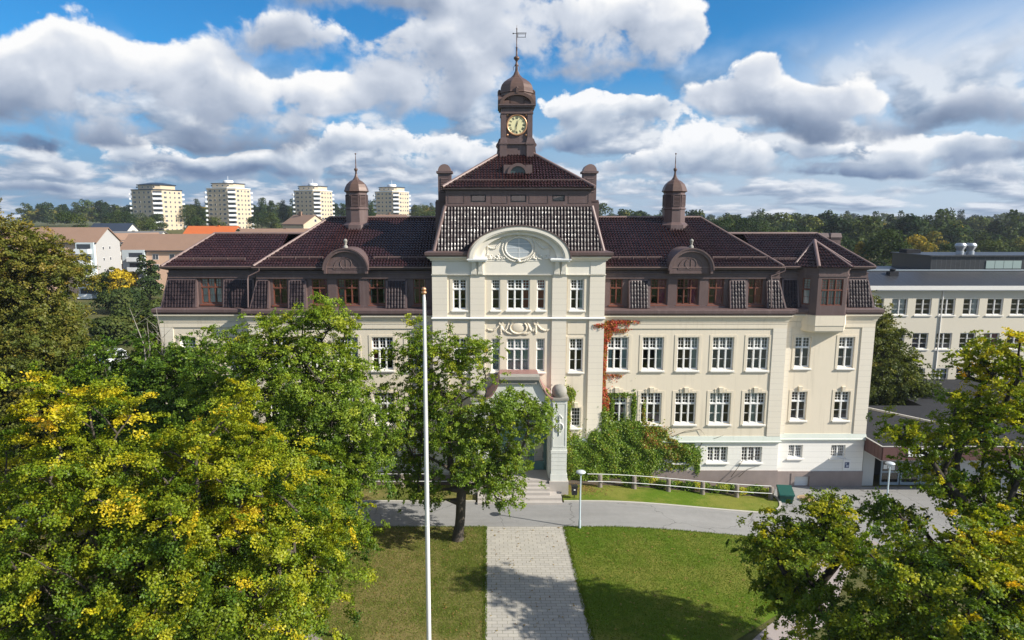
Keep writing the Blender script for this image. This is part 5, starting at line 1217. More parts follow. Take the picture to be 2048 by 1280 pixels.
g = MB(); g.box(48.3, 90, AYF + 4.6, AYF + 12, 14.1, 15.72); g.box(48.1, 90.2, AYF + 4.4, AYF + 12.1, 15.72, 15.86); at(g.build('penthouse', M['seam']))
g = MB(); g.box(48.5, 50.2, AYF + 9.5, AYF + 11, 15.86, 16.3); at(g.build('roof_box', M['felt']))
g = MB()
for k in range(4): g.box(54.6 + 1.02 * k, 54.6 + 1.02 * k + .97, AYF + 4.54, AYF + 4.58, 14.35, 15.25)
at(g.build('penthouse_window', mat('pale_green_panel', None, (.32, .40, .38), .15)))
for x in (53.2, 54.4):
    g = MB(); g.lathe([(.42, 15.86), (.42, 16.2)], x, AYF + 7, 16); g.lathe([(.36, 16.2), (.36, 16.35), (.60, 16.75), (.60, 16.95), (.44, 17.15)], x, AYF + 7, 16); at(g.build('steel_cowl', mat('bright_steel', None, (.42, .44, .46), .42, metal=.8)))
g = MB(); g.tube([(46.9, AYF - .06, 12.3), (46.9, AYF - .06, -.9)], .07, 8); at(g.build('rain_pipe', M['sill_white']))
t2 = thing('roof_fan', 'small dark fan housing on the black metal roof of the annex', 'roof fan', (43.0, AYF + 2.9, 13.7)); g = MB(); g.box(-.5, .5, -.35, .35, -.3, .42); g.build('housing', M['felt'], t2); g = MB(); g.lathe([(.28, .42), (.28, .62), (.36, .66), (.2, .74)], n=12); g.build('cowl', M['felt'], t2)

# ---------------------------------------------------------------- trees
M['bark'] = mat('grey_brown_bark', worn((.085, .070, .055), .3, 1.5, 18, .6, .4, (.14, .125, .105)), rough=.9, spec=.2)
M['bark_dark'] = mat('dark_oak_bark', worn((.045, .038, .030), .3, 1.5, 18, .6, .3, (.09, .08, .065)), rough=.9, spec=.2)
M['bare'] = mat('bare_grey_branch', worn((.26, .235, .20), .2, 2.5, 18, .4), rough=.9, spec=.2)
M['maple'] = leaf_mat('maple_leaves', [(0, (0.034, 0.077, 0.009)), (.22, (0.075, 0.145, 0.010)), (.42, (0.158, 0.232, 0.011)), (.58, (0.294, 0.328, 0.014)), (.74, (0.520, 0.463, 0.016)), (.88, (0.701, 0.497, 0.023)), (1, (0.701, 0.350, 0.023))], .36, .02, .5)
M['oak'] = leaf_mat('oak_leaves', [(0, (0.038, 0.082, 0.010)), (.3, (0.088, 0.167, 0.016)), (.6, (0.193, 0.277, 0.020)), (.85, (0.374, 0.399, 0.028)), (1, (0.592, 0.463, 0.038))], .36, .02, .5)
M['olive'] = leaf_mat('olive_brown_leaves', [(0, (0.046, 0.071, 0.011)), (.4, (0.120, 0.142, 0.021)), (.7, (0.211, 0.188, 0.030)), (.9, (0.296, 0.211, 0.034)), (1, (0.342, 0.171, 0.034))], .32, .02, .5)
M['ivy_leaf'] = leaf_mat('creeper_leaves', [(0, (.040, .095, .008)), (.35, (.115, .225, .012)), (.6, (.24, .31, .02)), (.76, (.34, .19, .03)), (.9, (.50, .12, .035)), (1, (.60, .06, .06))], .34, .03, .5)
def unit(v): return v / np.maximum(1e-9, np.linalg.norm(v, axis=-1, keepdims=True))
def leaf_quads(C, Nn, size, rng, asp=.72):
    n = len(C); r = rng.normal(size=(n, 3)); u = unit(np.cross(Nn, r)); v = np.cross(Nn, u); s = size * (.65 + .7 * rng.random((n, 1)))
    a, b = u * s * .5, v * s * .5 * asp
    dr = Nn * s * .12
    return np.stack([C + a - dr, C + b + dr * .6, C - a - dr, C - b + dr * .6], 1)
def sample_env(env, n, rng, shell=.45, dmin=.55):
    E_ = np.array([e[:6] for e in env], float); w = np.array([e[6] if len(e) > 6 else 1.0 for e in env]) * E_[:, 3] * E_[:, 4] * E_[:, 5]; out = np.zeros((0, 3)); tries = 0; ph = rng.random() * 6
    while len(out) < n and tries < n * 14:
        tries += 1; k = rng.choice(len(env), p=w / w.sum()); d = unit(rng.normal(size=3)); r = rng.random() ** shell
        r *= 1.0 + .26 * math.sin(4.1 * d[0] + 3.3 * d[2] + k * 2.1 + ph) * math.sin(3.7 * d[1] + 4.3 * d[2] + k * 1.3 + ph * 2)
        p = E_[k, :3] + d * E_[k, 3:6] * r
        if p[2] < .8: continue
        if len(out) and np.min(np.sum((out - p) ** 2, 1)) < dmin * dmin: continue
        out = np.vstack([out, p])
    return out
def skeleton(pts, trunk, rng, g=None):
    nodes = [np.array(p, float) for p in trunk]; par = [-1] + list(range(len(trunk) - 1)); plen = [0.0]
    for i in range(1, len(nodes)): plen.append(plen[-1] + np.linalg.norm(nodes[i] - nodes[i - 1]))
    tips = []; c = nodes[-1]; order = np.argsort(np.linalg.norm(pts - c, axis=1)); lo = max(1, len(trunk) // 2)
    for k in order:
        p = pts[k]; A = np.array(nodes); d = np.linalg.norm(A - p, axis=1); cost = d + .22 * np.array(plen) + np.where(A[:, 2] > p[2] + .3, (A[:, 2] - p[2]) * .5, 0); cost[:lo] += 50
        j = int(np.argmin(cost)); a = nodes[j]; m = max(1, int(d[j] / .7)); prev = j
        for s in range(1, m + 1):
            f = s / m; q = a + (p - a) * f + rng.normal(0, .05 * d[j] ** .5, 3) * (f < 1); q[2] += .10 * d[j] * math.sin(math.pi * f) * .6
            nodes.append(q); par.append(prev); plen.append(plen[prev] + np.linalg.norm(q - nodes[prev])); prev = len(nodes) - 1
        tips.append(prev)
    load = np.zeros(len(nodes)); load[tips] = 1.0
    for i in range(len(nodes) - 1, 0, -1): load[par[i]] += load[i]
    return np.array(nodes), par, load, tips
def tree_build(name, label, cat, base, env, fork, ncl, nleaf, leaf, lm='maple', bark='bark', seed=1, tint=(.4, .12), clr=.62, trunk_r=.3, top_yellow=0.0, group=None, shell=.42, dmin=.6, flat=.5, lean=(0, 0), extra=None, tint_fn=None, thin=.016):
    rng = np.random.default_rng(seed); bx, by = base; bz = G(bx, by); sh = clr * .55; env = [(e[0] - bx, e[1] - by, e[2] - bz, *[max(.4 * q, q - sh) for q in e[3:6]], *e[6:]) for e in env]
    t = thing(name, label, cat, (bx, by, bz - .02), 0, group)
    pts = sample_env(env, ncl, rng, shell, dmin)
    tr = [(0, 0, -.3)] + [(lean[0] * f + .05 * math.sin(5 * f + seed), lean[1] * f + .05 * math.cos(4 * f + seed), fork * f) for f in (.12, .3, .5, .75, 1.0)]
    nodes, par, load, tips = skeleton(pts, tr, rng)
    rad = np.maximum(thin, trunk_r * (load / load.max()) ** .48); rad[0] = trunk_r * 1.5; rad[1] = trunk_r * 1.15
    g = MB()
    for i in range(1, len(nodes)):
        g.tube([nodes[par[i]], nodes[i]], [min(rad[par[i]], rad[i] * 1.6) if par[i] > 5 else rad[par[i]], rad[i]], 8 if rad[i] > .12 else 5, cap=False)
    for i in tips:
        for _ in range(2): g.tube([nodes[i], nodes[i] + rng.normal(0, clr * .55, 3)], [.014, .006], 4, cap=False)
    g.build('trunk', M[bark], t)
    cen = np.average(np.array([e[:3] for e in env]), axis=0, weights=[e[3] * e[4] * e[5] for e in env])
    k = len(pts); ns = 13; cs = np.repeat(.65 + .65 * rng.random((k, 1)), ns, 0); zmin, zmax = pts[:, 2].min(), pts[:, 2].max()
    sc = np.repeat(pts, ns, 0) + rng.normal(size=(k * ns, 3)) * np.array([clr, clr, clr * flat]) * .80 * cs + unit(np.repeat(pts - np.average(pts, axis=0), ns, 0)) * rng.random((k * ns, 1)) * clr * .8
    ct = rng.normal(tint[0], tint[1] * .6, k) + top_yellow * ((pts[:, 2] - zmin) / (zmax - zmin) - .5)
    if tint_fn is not None: ct = ct + tint_fn(pts + np.array([bx, by, bz]), rng)
    out = unit(sc - cen); sn = unit(out * .55 + np.array([0, 0, .75]) + rng.normal(size=sc.shape) * .45); m = max(3, int(nleaf / ns))
    L = len(sc) * m; C = np.repeat(sc, m, 0); nn = np.repeat(sn, m, 0); r1 = unit(np.cross(nn, rng.normal(size=nn.shape))); r2 = np.cross(nn, r1); sr = np.repeat(clr * .215 * (.7 + .6 * rng.random((k * ns, 1))), m, 0)
    C = C + (r1 * rng.normal(0, 1, (L, 1)) + r2 * rng.normal(0, 1, (L, 1)) + nn * rng.normal(0, .3, (L, 1))) * sr
    ln = unit(nn + rng.normal(size=nn.shape) * .55)
    ti = np.repeat(np.repeat(ct, ns) + rng.normal(0, tint[1] * .9, k * ns), m) + rng.normal(0, .03, L); va = (.72 + .56 * rng.random(L))
    me = poly_mesh('crown', leaf_quads(C, ln, leaf, rng), M[lm], np.clip(ti, 0, 1), va); link('crown', me, t)
    if extra: extra(t, rng)
    return t
YEL = lambda pts, rng: np.where(rng.random(len(pts)) < .03, .14, 0)
tree_build('maple_tree', 'large yellow-green maple on the left lawn, its tall yellow top at the left edge', 'tree', (-17.6, -23.2), [(-17.5, -23, 6.3, 4.3, 4.2, 4.9), (-19.9, -23, 11.6, 2.1, 2.1, 2.6), (-22, -23, 6.0, 3.5, 4, 5.0), (-15.4, -24.5, 4.5, 3, 3.2, 4), (-17.0, -23, 10.7, 1.4, 1.4, 1.8), (-22.0, -23, 10.2, 1.4, 1.3, 1.8), (-18.9, -23.5, 12.6, 1.1, 1.1, 1.7)], 3.2, 180, 1600, .104, 'maple', 'bark', 3, (.47, .125), .80, .34, .28, 'maples on the left lawn', dmin=1.3, tint_fn=YEL)
tree_build('maple_tree', 'broad yellow-green maple with orange patches on the left lawn', 'tree', (-12.6, -23.6), [(-13.0, -23.4, 6.4, 3.9, 3.8, 4.9), (-13.2, -23, 10.8, 2.0, 2.0, 2.3), (-11.0, -23.2, 4.4, 2.2, 2.7, 3.1), (-13, -26, 4.0, 3.6, 2.6, 3.4), (-11.0, -23, 9.6, 1.4, 1.4, 1.8), (-15.2, -23, 9.7, 1.3, 1.3, 1.7), (-13.4, -23.2, 12.0, 1.1, 1.1, 1.6)], 3.0, 180, 1600, .104, 'maple', 'bark', 4, (.46, .125), .80, .34, .22, 'maples on the left lawn', dmin=1.3, tint_fn=lambda p, r: YEL(p, r) + np.where((np.abs(p[:, 0] + 12.6) < .8) & (np.abs(p[:, 2] - 7) < .8), .24, 0))
tree_build('maple_tree', 'smaller green and yellow maple overhanging the lawn below the dense green oak', 'tree', (-11.4, -16.5), [(-11.6, -16.5, 4.2, 2.4, 2.5, 3.3), (-13.8, -17, 5.4, 2.6, 2.6, 3.4), (-10.3, -16, 3.0, 1.4, 1.6, 1.8)], 2.2, 130, 820, .12, 'maple', 'bark', 8, (.44, .09), .70, .22, .2, 'maples on the left lawn', dmin=.85)
tree_build('oak_tree', 'dense green oak in front of the left wing, its top reaching the attic windows', 'tree', (-13.0, -12.8), [(-12.9, -12.8, 8.6, 4.2, 3.8, 5.4), (-16.0, -12, 12.0, 2.6, 2.2, 2.4), (-11.6, -12.4, 12.9, 2.3, 2.2, 2.9), (-9.9, -13, 7.5, 2.5, 2.4, 3.4), (-17.6, -12.6, 8.8, 2.0, 2, 2.2), (-13.6, -12.5, 13.6, 1.4, 1.4, 2.2)], 3.0, 230, 700, .12, 'oak', 'bark_dark', 5, (.52, .11), .70, .36, .25, dmin=.9)
tree_build('oak_tree', 'open green oak with grey trunk beside the paved path', 'tree', (-4.2, -10.4), [(-5.9, -10, 10.7, 2.3, 2.0, 3.2), (-3.4, -10, 11.2, 1.8, 1.6, 1.9), (-.7, -10.6, 8.2, 2.8, 2.2, 1.9), (-3.9, -10.3, 7.3, 3.1, 2.5, 2.8), (-7.2, -10, 6.2, 1.5, 1.7, 3.2), (-2.4, -11, 5.0, 2.8, 2.3, 1.8), (-1.2, -11.2, 3.0, 1.3, 1.2, .8), (-6.4, -10.6, 3.4, 1.6, 1.5, 1.5)], 3.4, 205, 540, .115, 'oak', 'bark', 6, (.54, .11), .56, .30, .15, dmin=.72, lean=(.35, 0))
def dead(t, rng):
    g = MB()
    for k in range(5):
        a = rng.random() * 6.28; p = Vector((rng.normal(0, .5), rng.normal(0, .4), 8.5)); q = p + Vector((.9 * math.cos(a), .4 * math.sin(a), 4.4 + rng.random() * 1.6)); m_ = (p + q) / 2 + Vector((.3, 0, .3)); g.tube([p, m_, q], [.07, .045, .012], 5)
        for _ in range(3): f = .4 + .5 * rng.random(); b = p + (q - p) * f; g.tube([b, b + Vector((rng.normal(0, .6), rng.normal(0, .4), .8))], [.022, .006], 4)
    g.build('bare_branch', M['bare'], t)
tree_build('leafy_tree', 'dark green tree with bare grey top branches beside the left corner of the school', 'tree', (-25.5, -4.5), [(-25.3, -4.5, 7.6, 3.4, 3.0, 4.6), (-22.8, -4.2, 9.6, 2.0, 2, 3.0), (-28.2, -5, 7.6, 2.6, 2.6, 4.4), (-23, -5.5, 4.5, 2.8, 2.6, 3.2)], 3.0, 280, 300, .165, 'oak', 'bark_dark', 12, (.28, .13), .66, .28, .15, extra=dead)
tree_build('leafy_tree', 'slender dark green tree filling the gap between the left wing and the yellow maples', 'tree', (-20.2, -8.2), [(-20.2, -8.2, 6.2, 2.6, 2.4, 4.4), (-18.4, -8.6, 4.2, 2.2, 2.2, 3.0), (-22.5, -9, 4.6, 2.2, 2.2, 3.4)], 2.6, 210, 290, .16, 'oak', 'bark_dark', 13, (.26, .12), .62, .22, .15)
tree_build('chestnut_tree', 'huge olive-brown tree at the left edge, tallest of the trees left of the school', 'tree', (-43.5, 9), [(-44, 9, 12.5, 5.4, 5.5, 8.4), (-42.2, 9, 16.0, 3.2, 3, 3.8), (-46.5, 8, 17.5, 3.6, 3.5, 3.8), (-41.0, 8, 9.0, 2.8, 3, 5.0), (-48, 8, 10, 4, 4, 7)], 4.5, 300, 620, .19, 'olive', 'bark_dark', 14, (.50, .14), .95, .42, .3, dmin=.8)
tree_build('chestnut_tree', 'lower olive-green tree in front of the huge olive-brown tree at the left edge', 'tree', (-34.0, -3), [(-34, -3, 7.4, 3.4, 3.5, 5.6), (-36.5, -3.5, 6.5, 3.4, 3.5, 5.5), (-32.4, -3.0, 4.0, 2.2, 2.4, 3.0), (-38.8, -5, 9, 2.8, 3, 4.5)], 3.6, 360, 360, .18, 'olive', 'bark_dark', 15, (.40, .15), .82, .34, .2)
tree_build('young_tree', 'narrow yellow-brown tree standing behind the low olive-green tree near the car park', 'tree', (-34.5, 14), [(-34.5, 14, 5.6, 1.9, 1.8, 4.2), (-37, 16, 4.0, 2.2, 2, 2.8)], 2.4, 120, 220, .22, 'olive', 'bark', 16, (.5, .14), .66, .16, .2)
# right-hand maples
tree_build('maple_tree', 'tall yellow-green maple with dark trunk in front of the low flat roof', 'tree', (17.3, -23.0), [(15.54, -23.00, 11.03, 1.15, 1.10, 0.73), (16.60, -23.00, 10.55, 1.00, 1.00, 0.91), (18.14, -23.00, 11.61, 1.37, 1.28, 1.37), (18.72, -23.00, 13.83, 1.37, 1.28, 1.65), (19.78, -23.00, 9.78, 1.47, 1.37, 1.10), (17.27, -23.00, 9.49, 1.33, 1.24, 0.83), (18.62, -23.00, 8.53, 1.74, 1.65, 1.01), (14.86, -23.00, 7.66, 1.33, 1.24, 0.83), (20.94, -23.48, 8.04, 1.56, 1.37, 1.47), (18.82, -24.45, 6.50, 1.83, 1.47, 1.10), (20.55, -23.00, 11.71, 1.19, 1.10, 1.28)], 6.6, 125, 640, .11, 'maple', 'bark_dark', 21, (.45, .12), .52, .33, .25, dmin=.7, lean=(-.3, 0), group='maples on the right', tint_fn=YEL)
tree_build('maple_tree', 'sparse maple with a crooked dark limb reaching left over the right lawn', 'tree', (13.2, -23.2), [(12.1, -23.0, 7.7, 1.0, .9, .7), (10.6, -23.0, 6.5, 1.3, 1.2, .9), (12.6, -23.0, 6.4, 1.3, 1.2, .8), (11.0, -23.2, 4.2, 1.3, 1.3, 1.1), (9.7, -23.0, 5.9, .9, .9, .6)], 3.4, 75, 480, .11, 'maple', 'bark_dark', 23, (.42, .11), .46, .26, .2, dmin=.5, lean=(-.6, 0), group='maples on the right', tint_fn=YEL)
tree_build('maple_tree', 'broad yellow-green maple filling the bottom right corner of the lawn', 'tree', (14.8, -27.4), [(12.4, -27.0, 7.3, 1.6, 1.5, .9), (14.7, -27.0, 7.0, 2.2, 2.1, 1.4), (17.0, -27.0, 6.2, 2.2, 2.0, 1.9), (12.6, -27.0, 5.1, 2.2, 2.1, 1.2), (10.4, -27.0, 4.7, 1.2, 1.1, .8), (15, -28.5, 4.6, 3, 2, 2), (16.6, -26, 8.0, 1.5, 1.3, .9)], 2.8, 185, 860, .115, 'maple', 'bark_dark', 22, (.44, .13), .62, .30, .2, dmin=.8, group='maples on the right', tint_fn=YEL)
tree_build('lime_tree', 'dense pyramid-shaped green tree between the right end of the school and the annex', 'tree', (36.0, 15.5), [(36.3, 15.5, 4.4, 4.2, 3.8, 3.6), (35.6, 15.5, 8.2, 2.9, 2.7, 2.8), (35.0, 15.5, 11.2, 1.3, 1.3, 2.2), (38.6, 15, 3.4, 2.6, 2.4, 2.6)], 2.0, 360, 360, .18, 'olive', 'bark_dark', 25, (.24, .12), .78, .28, .55)

# ---------------------------------------------------------------- creeper on the wall
def vine(name, label, spots, n, leaf, seed, tint, tfn, stems):
    rng = np.random.default_rng(seed); t = thing(name, label, 'climbing plant', (spots[0][0], -.6, 0)); T = np.array([spots[0][0], -.6, 0])
    A = np.array([s[:6] for s in spots], float); w = A[:, 2] * A[:, 3]; w = w * np.array([s[6] if len(s) > 6 else 1 for s in spots]); k = rng.choice(len(spots), n, p=w / w.sum())
    d = rng.normal(size=(n, 2)); d = d / np.maximum(1e-6, np.linalg.norm(d, axis=1, keepdims=True)) * (rng.random((n, 1)) ** .55 + (rng.random((n, 1)) < .22) * rng.exponential(.16, (n, 1)))
    edge = .14 * np.sin(A[k, 0] * 5 + d[:, 1] * 7) * np.sin(d[:, 0] * 6 + k); d = d * (1 + edge[:, None])
    x = A[k, 0] + d[:, 0] * A[k, 2]; z = A[k, 1] + d[:, 1] * A[k, 3] - rng.exponential(.10, n); bulge = np.sqrt(np.clip(1 - (d ** 2).sum(1), 0, 1))
    lump = .5 + .5 * np.sin(x * 3.1 + np.sin(z * 2.3) * 1.5) * np.sin(z * 2.7 + x * 1.1 + seed)
    y0 = A[k, 4]; y = y0 - (.25 + .75 * bulge) * A[k, 5] * (.30 + .70 * lump) * (.4 + .6 * rng.random(n)) + rng.normal(0, .05, n); y = np.minimum(y, y0 - .015)
    keep = z > gz(x, y) + .02; C = np.stack([x, y, z], -1)[keep]; nn = unit(np.array([0, -.9, .35]) + rng.normal(size=C.shape) * .5)
    ti = np.clip(rng.normal(tint, .09, len(C)) + tfn(C, rng) + .10 * (lump[keep] - .5), 0, 1)
    link('foliage', poly_mesh('foliage', leaf_quads(C - T, nn, leaf, rng, .85), M['ivy_leaf'], ti, .75 + .5 * rng.random(len(C))), t)
    for P in stems:
        g = MB(); g.tube([Vector(p) - Vector(T) for p in P], [.035] + [.02] * (len(P) - 2) + [.006], 5); g.build('stem', M['bark'], t)
    return t
sp = [(4.7, 1.7, 1.4, 1.8, -.55, .5), (6.4, 2.0, 1.4, 2.3, -.5, .55), (8.6, 3.2, 1.4, 1.35, -.05, .45), (9.5, 3.7, .8, .8, -.04, .35), (8.2, 1.8, 1.9, 2.3, -.06, .55), (8.0, 3.7, 1.25, .9, -.03, .35), (7.0, 3.4, .8, 1.4, -.1, .45), (10.0, 2.3, 1.4, 1.8, -.03, .5), (10.7, 3.5, 1.0, .75, -.03, .3), (11.6, 2.5, 1.2, .8, -.03, .35), (12.9, 2.1, 1.2, .75, -.03, .35), (13.7, 1.8, .6, .65, -.03, .3), (9.0, .8, 1.4, .9, -.1, .5), (6.55, 4.3, .36, 1.5, -.5, .25), (3.72, 3.2, .28, 1.9, -.6, .2), (3.62, 6.0, .38, 1.6, -.95, .3), (4.0, 7.0, .35, .5, -.9, .3), (11.2, 1.0, 1.2, .30, -.03, .15, .5), (12.8, .95, .6, .22, -.03, .12, .5), (8.95, 5.7, .20, 1.15, -.02, .12), (7.9, 6.72, 1.0, .10, -.02, .08, .8), (7.3, 5.6, .14, .8, -.02, .08), (9.75, 5.4, .12, .9, -.02, .06, .7), (8.35, .6, .5, .75, -1.75, .35), (14.05, .9, .22, .5, -.03, .12), (5.2, .6, 1.6, .6, -.7, .5)]
def ivt(C, rng): return np.where((np.abs(C[:, 0] - 11) < 1.4) & (C[:, 2] > 2.4), .22, 0) * (rng.random(len(C)) < .6) + np.where((np.abs(C[:, 0] - 12.2) < .8) & (C[:, 2] < 2.6), .16, 0) * (rng.random(len(C)) < .5) + np.where(C[:, 0] < 4.2, .08, 0)
vine('wall_creeper', 'thick green creeper covering the basement wall right of the entrance steps', sp, 84000, .11, 31, .46, ivt, [[(9.8, -.05, 2.4), (11.5, -.06, 3.1), (13.0, -.10, 3.75), (14.1, -.08, 3.9), (14.5, -.12, 3.5)], [(14.1, -.05, 2.3), (14.4, -.06, 2.9), (15.4, -.08, 3.2), (16.0, -.10, 3.45)], [(8.6, -.1, 0), (8.7, -.1, 2.0), (9.3, -.1, 4.0)], [(16.6, -.4, .15), (17.2, -.2, .9), (17.6, -.1, 1.5), (18.6, -.1, 1.75), (19.1, -.12, 2.0)], [(17.2, -.4, .15), (17.9, -.2, .7), (19.0, -.12, 1.05)]])
sp = [(6.66, 5.7, .38, 1.3, -.03, .24), (6.58, 8.0, .15, 1.5, -.03, .12), (6.6, 10.0, .17, 1.3, -.03, .12), (6.72, 11.6, .36, .75, -.08, .2), (7.05, 12.15, .45, .36, -.08, .18), (7.9, 12.38, .6, .10, -.12, .08, .8), (8.7, 12.4, .6, .04, -.12, .06, .5), (7.3, 8.2, .7, .05, -.03, .05, .6), (7.6, 11.74, .8, .05, -.08, .05, .6), (6.1, 12.2, .5, .07, -.65, .06, .5)]
vine('red_creeper', 'narrow red and orange creeper climbing the corner beside the central gable to the gutter', sp, 8000, .115, 33, .90, lambda C, r: np.clip((6.5 - C[:, 2]) * -.0, 0, 0) + np.where(C[:, 2] < 5.4, -.38, 0) + np.where(r.random(len(C)) < .15, -.2, 0), [[(6.7, -.05, .2), (6.6, -.05, 4), (6.68, -.05, 8), (6.6, -.05, 11), (7.0, -.06, 12)], [(6.9, -.05, 12.1), (8.4, -.12, 12.35), (10.4, -.12, 12.42)]])
# perennials in the bed
def plant(label, x, y, h, n, tint, leaf, group):
    rng = np.random.default_rng(int(abs(x) * 100)); z0 = G(x, y) + .08; t = thing('garden_plant', label, 'plant', (x, y, z0), 0, group)
    a = rng.random(n) * 6.283; r = rng.random(n) ** .5 * h * .75; C = np.stack([r * np.cos(a), r * np.sin(a) * .6, h * (.15 + .85 * rng.random(n)) * (1 - .35 * (r / h))], -1)
    nn = unit(np.stack([np.cos(a) * .6, np.sin(a) * .6, np.full(n, .7)], -1) + rng.normal(size=(n, 3)) * .4)
    link('foliage', poly_mesh('foliage', leaf_quads(C, nn, leaf, rng, .35), M['oak'], np.clip(rng.normal(tint, .12, n), 0, 1), .8 + .4 * rng.random(n)), t)
    g = MB()
    for k in range(6): b = rng.random() * 6.28; g.tube([(0, 0, -.05), (.2 * h * math.cos(b), .15 * h * math.sin(b), h * .7)], [.012, .006], 4)
    g.build('stem', M['bark'], t)
hues = ['dull green', 'olive', 'yellow-green', 'yellowing', 'fresh green']
for k in range(15):
    x = 9.6 + .67 * k; hu = k * 3 % 5; post = ['second', 'third', 'fourth', 'fifth', 'sixth'][min(4, int((x - 8.72) / 2.58) + 0)]
    nm = f'{hues[hu]} clump of leaves in the bed behind the railing, number {["one","two","three","four","five","six","seven","eight","nine","ten","eleven","twelve","thirteen","fourteen","fifteen"][k]} from the ivy'
    plant(nm, x, -1.35 + .25 * math.sin(k * 2.1), .55 + .2 * ((k * 7) % 4) / 3, 420, (.35, .5, .72, .85, .3)[hu], .20, 'plants in the bed behind the railing')

# ---------------------------------------------------------------- housing beyond, on the left
M['peach'] = mat('peach_render', worn((.66, .44, .31), .04, .3, 6, .05), rough=.85)
M['bal_white'] = mat('white_balcony_panel', worn((.74, .76, .77), .04, .5, 6, .0), rough=.6)
M['pale_blue'] = mat('pale_blue_panel', worn((.54, .60, .62), .04, .5, 6, .0), rough=.7)
M['brown_tile'] = mat('brown_concrete_tile', worn((.25, .155, .105), .12, .4, 5, .1), rough=.8)  # plain brown tile colour with random blotches, shared by several roofs
M['orange_tile'] = mat('orange_clay_tile', worn((.52, .125, .028), .10, .5, 5, .1), rough=.7)
M['grey_roof'] = mat('grey_metal_roof', worn((.17, .165, .16), .1, .4, 5, .05), rough=.6)
M['blue_roof'] = mat('dark_blue_metal_roof', worn((.022, .032, .050), .15, .4, 5, .05), rough=.4)
M['grey_gable'] = mat('grey_gable_render', worn((.40, .39, .375), .05, .3, 6, .05), rough=.85)
M['white_render'] = mat('white_house_render', worn((.72, .69, .62), .04, .3, 6, .05), rough=.85)
M['yellow_brick'] = mat('yellow_brick', worn((.56, .455, .32), .07, .5, 5, .1), rough=.85)
M['far_glass'] = mat('distant_window_glass', None, (.05, .06, .075), .12)
M['far_frame'] = mat('distant_window_frame', None, (.70, .70, .68), .5)
FAR = {}
def far_window(w, h, nl=2, dark=.02):
    k = (w, h, nl)
    if k not in FAR:
        g = MB(); g.box(-w / 2, w / 2, -.05, .0, 0, h, 0); f = .09
        for i in range(nl):
            a = -w / 2 + f + (w - f) / nl * i; g.quad((a, -.056, f), (a + (w - f) / nl - f, -.056, f), (a + (w - f) / nl - f, -.056, h - f), (a, -.056, h - f), 1)
        FAR[k] = g.mesh('window', [M['far_frame'], M['far_glass']])
    return FAR[k]
def balcony_mesh(w, d, key=[]):
    for (a, b, m) in key:
        if (a, b) == (w, d): return m
    g = MB(); g.box(-w / 2, w / 2, -d, 0, -.15, 0, 0); g.box(-w / 2, w / 2, -d, -d + .06, 0, 1.05, 0); g.box(-w / 2, -w / 2 + .06, -d + .06, 0, 0, 1.05, 0); g.box(w / 2 - .06, w / 2, -d + .06, 0, 0, 1.05, 0); g.quad((-w / 2 + .1, -.02, 0), (w / 2 - .1, -.02, 0), (w / 2 - .1, -.02, 2.2), (-w / 2 + .1, -.02, 2.2), 1)
    m = g.mesh('balcony', [M['bal_white'], M['far_glass']]); key.append((w, d, m)); return m
def house(name, label, x, y, w, d, hz, rise, rz, wall, roof, wins=(), bal=(), gable_wins=(), over=.5, group=None, panels=(), chim=(), gmat=None):
    """gable house: ridge along its own x, front towards its -y"""
    t = thing(name, label, 'building', (x, y, G(x, y) - .3), rz, group); g = MB()
    g.add([(-w / 2, 0, 0), (w / 2, 0, 0), (w / 2, d, 0), (-w / 2, d, 0), (-w / 2, 0, hz), (w / 2, 0, hz), (w / 2, d, hz), (-w / 2, d, hz), (-w / 2, d / 2, hz + rise), (w / 2, d / 2, hz + rise)],
          [(0, 1, 5, 4), (2, 3, 7, 6), (1, 2, 6, 9, 5), (3, 0, 4, 8, 7)]); g.m[-2:] = [1, 1]; g.build('wall', [M[wall], M[gmat or wall]], t)
    g = MB(); o = over; k = rise / (d / 2); P = [(-w / 2 - o, -o, hz - o * k + .05), (w / 2 + o, -o, hz - o * k + .05), (w / 2 + o, d / 2, hz + rise + .05), (-w / 2 - o, d / 2, hz + rise + .05)]; Q = [(-w / 2 - o, d + o, hz - o * k + .05), (w / 2 + o, d + o, hz - o * k + .05)]
    up = lambda p: (p[0], p[1], p[2] + .22); g.hexa(P, [up(p) for p in P]); B = [P[3], P[2], Q[1], Q[0]]; g.hexa(B, [up(p) for p in B]); g.build('roof', M[roof], t)
    g = MB(); g.box(-w / 2 - o, w / 2 + o, -o - .14, -o + .02, hz - o * k - .10, hz - o * k + .12); g.build('gutter', M['blue_roof'], t)
    for (a, b, m, ya) in panels: g = MB(); g.box(a, b, -ya, .02, 0, hz); g.build('bay', M[m], t)
    for (wx, wz, ww, wh, nl, yy) in wins: link('window', far_window(ww, wh, nl), t, (wx, -yy - .001, wz))
    for (bx, bz, bw, bd, yy) in bal: link('balcony', balcony_mesh(bw, bd), t, (bx, -yy - .001, bz))
    for (gy, gz_, ww, wh, sd) in gable_wins: o_ = link('window', far_window(ww, wh, 1), t, (sd * (w / 2 + .001), gy, gz_), math.pi / 2 * sd)
    for (cx, cy, h) in chim: g = MB(); g.box(cx - .4, cx + .4, cy - .35, cy + .35, hz + rise * .4, hz + rise + h); g.box(cx - .47, cx + .47, cy - .42, cy + .42, hz + rise + h, hz + rise + h + .12); g.build('chimney', M[roof], t)
    return t
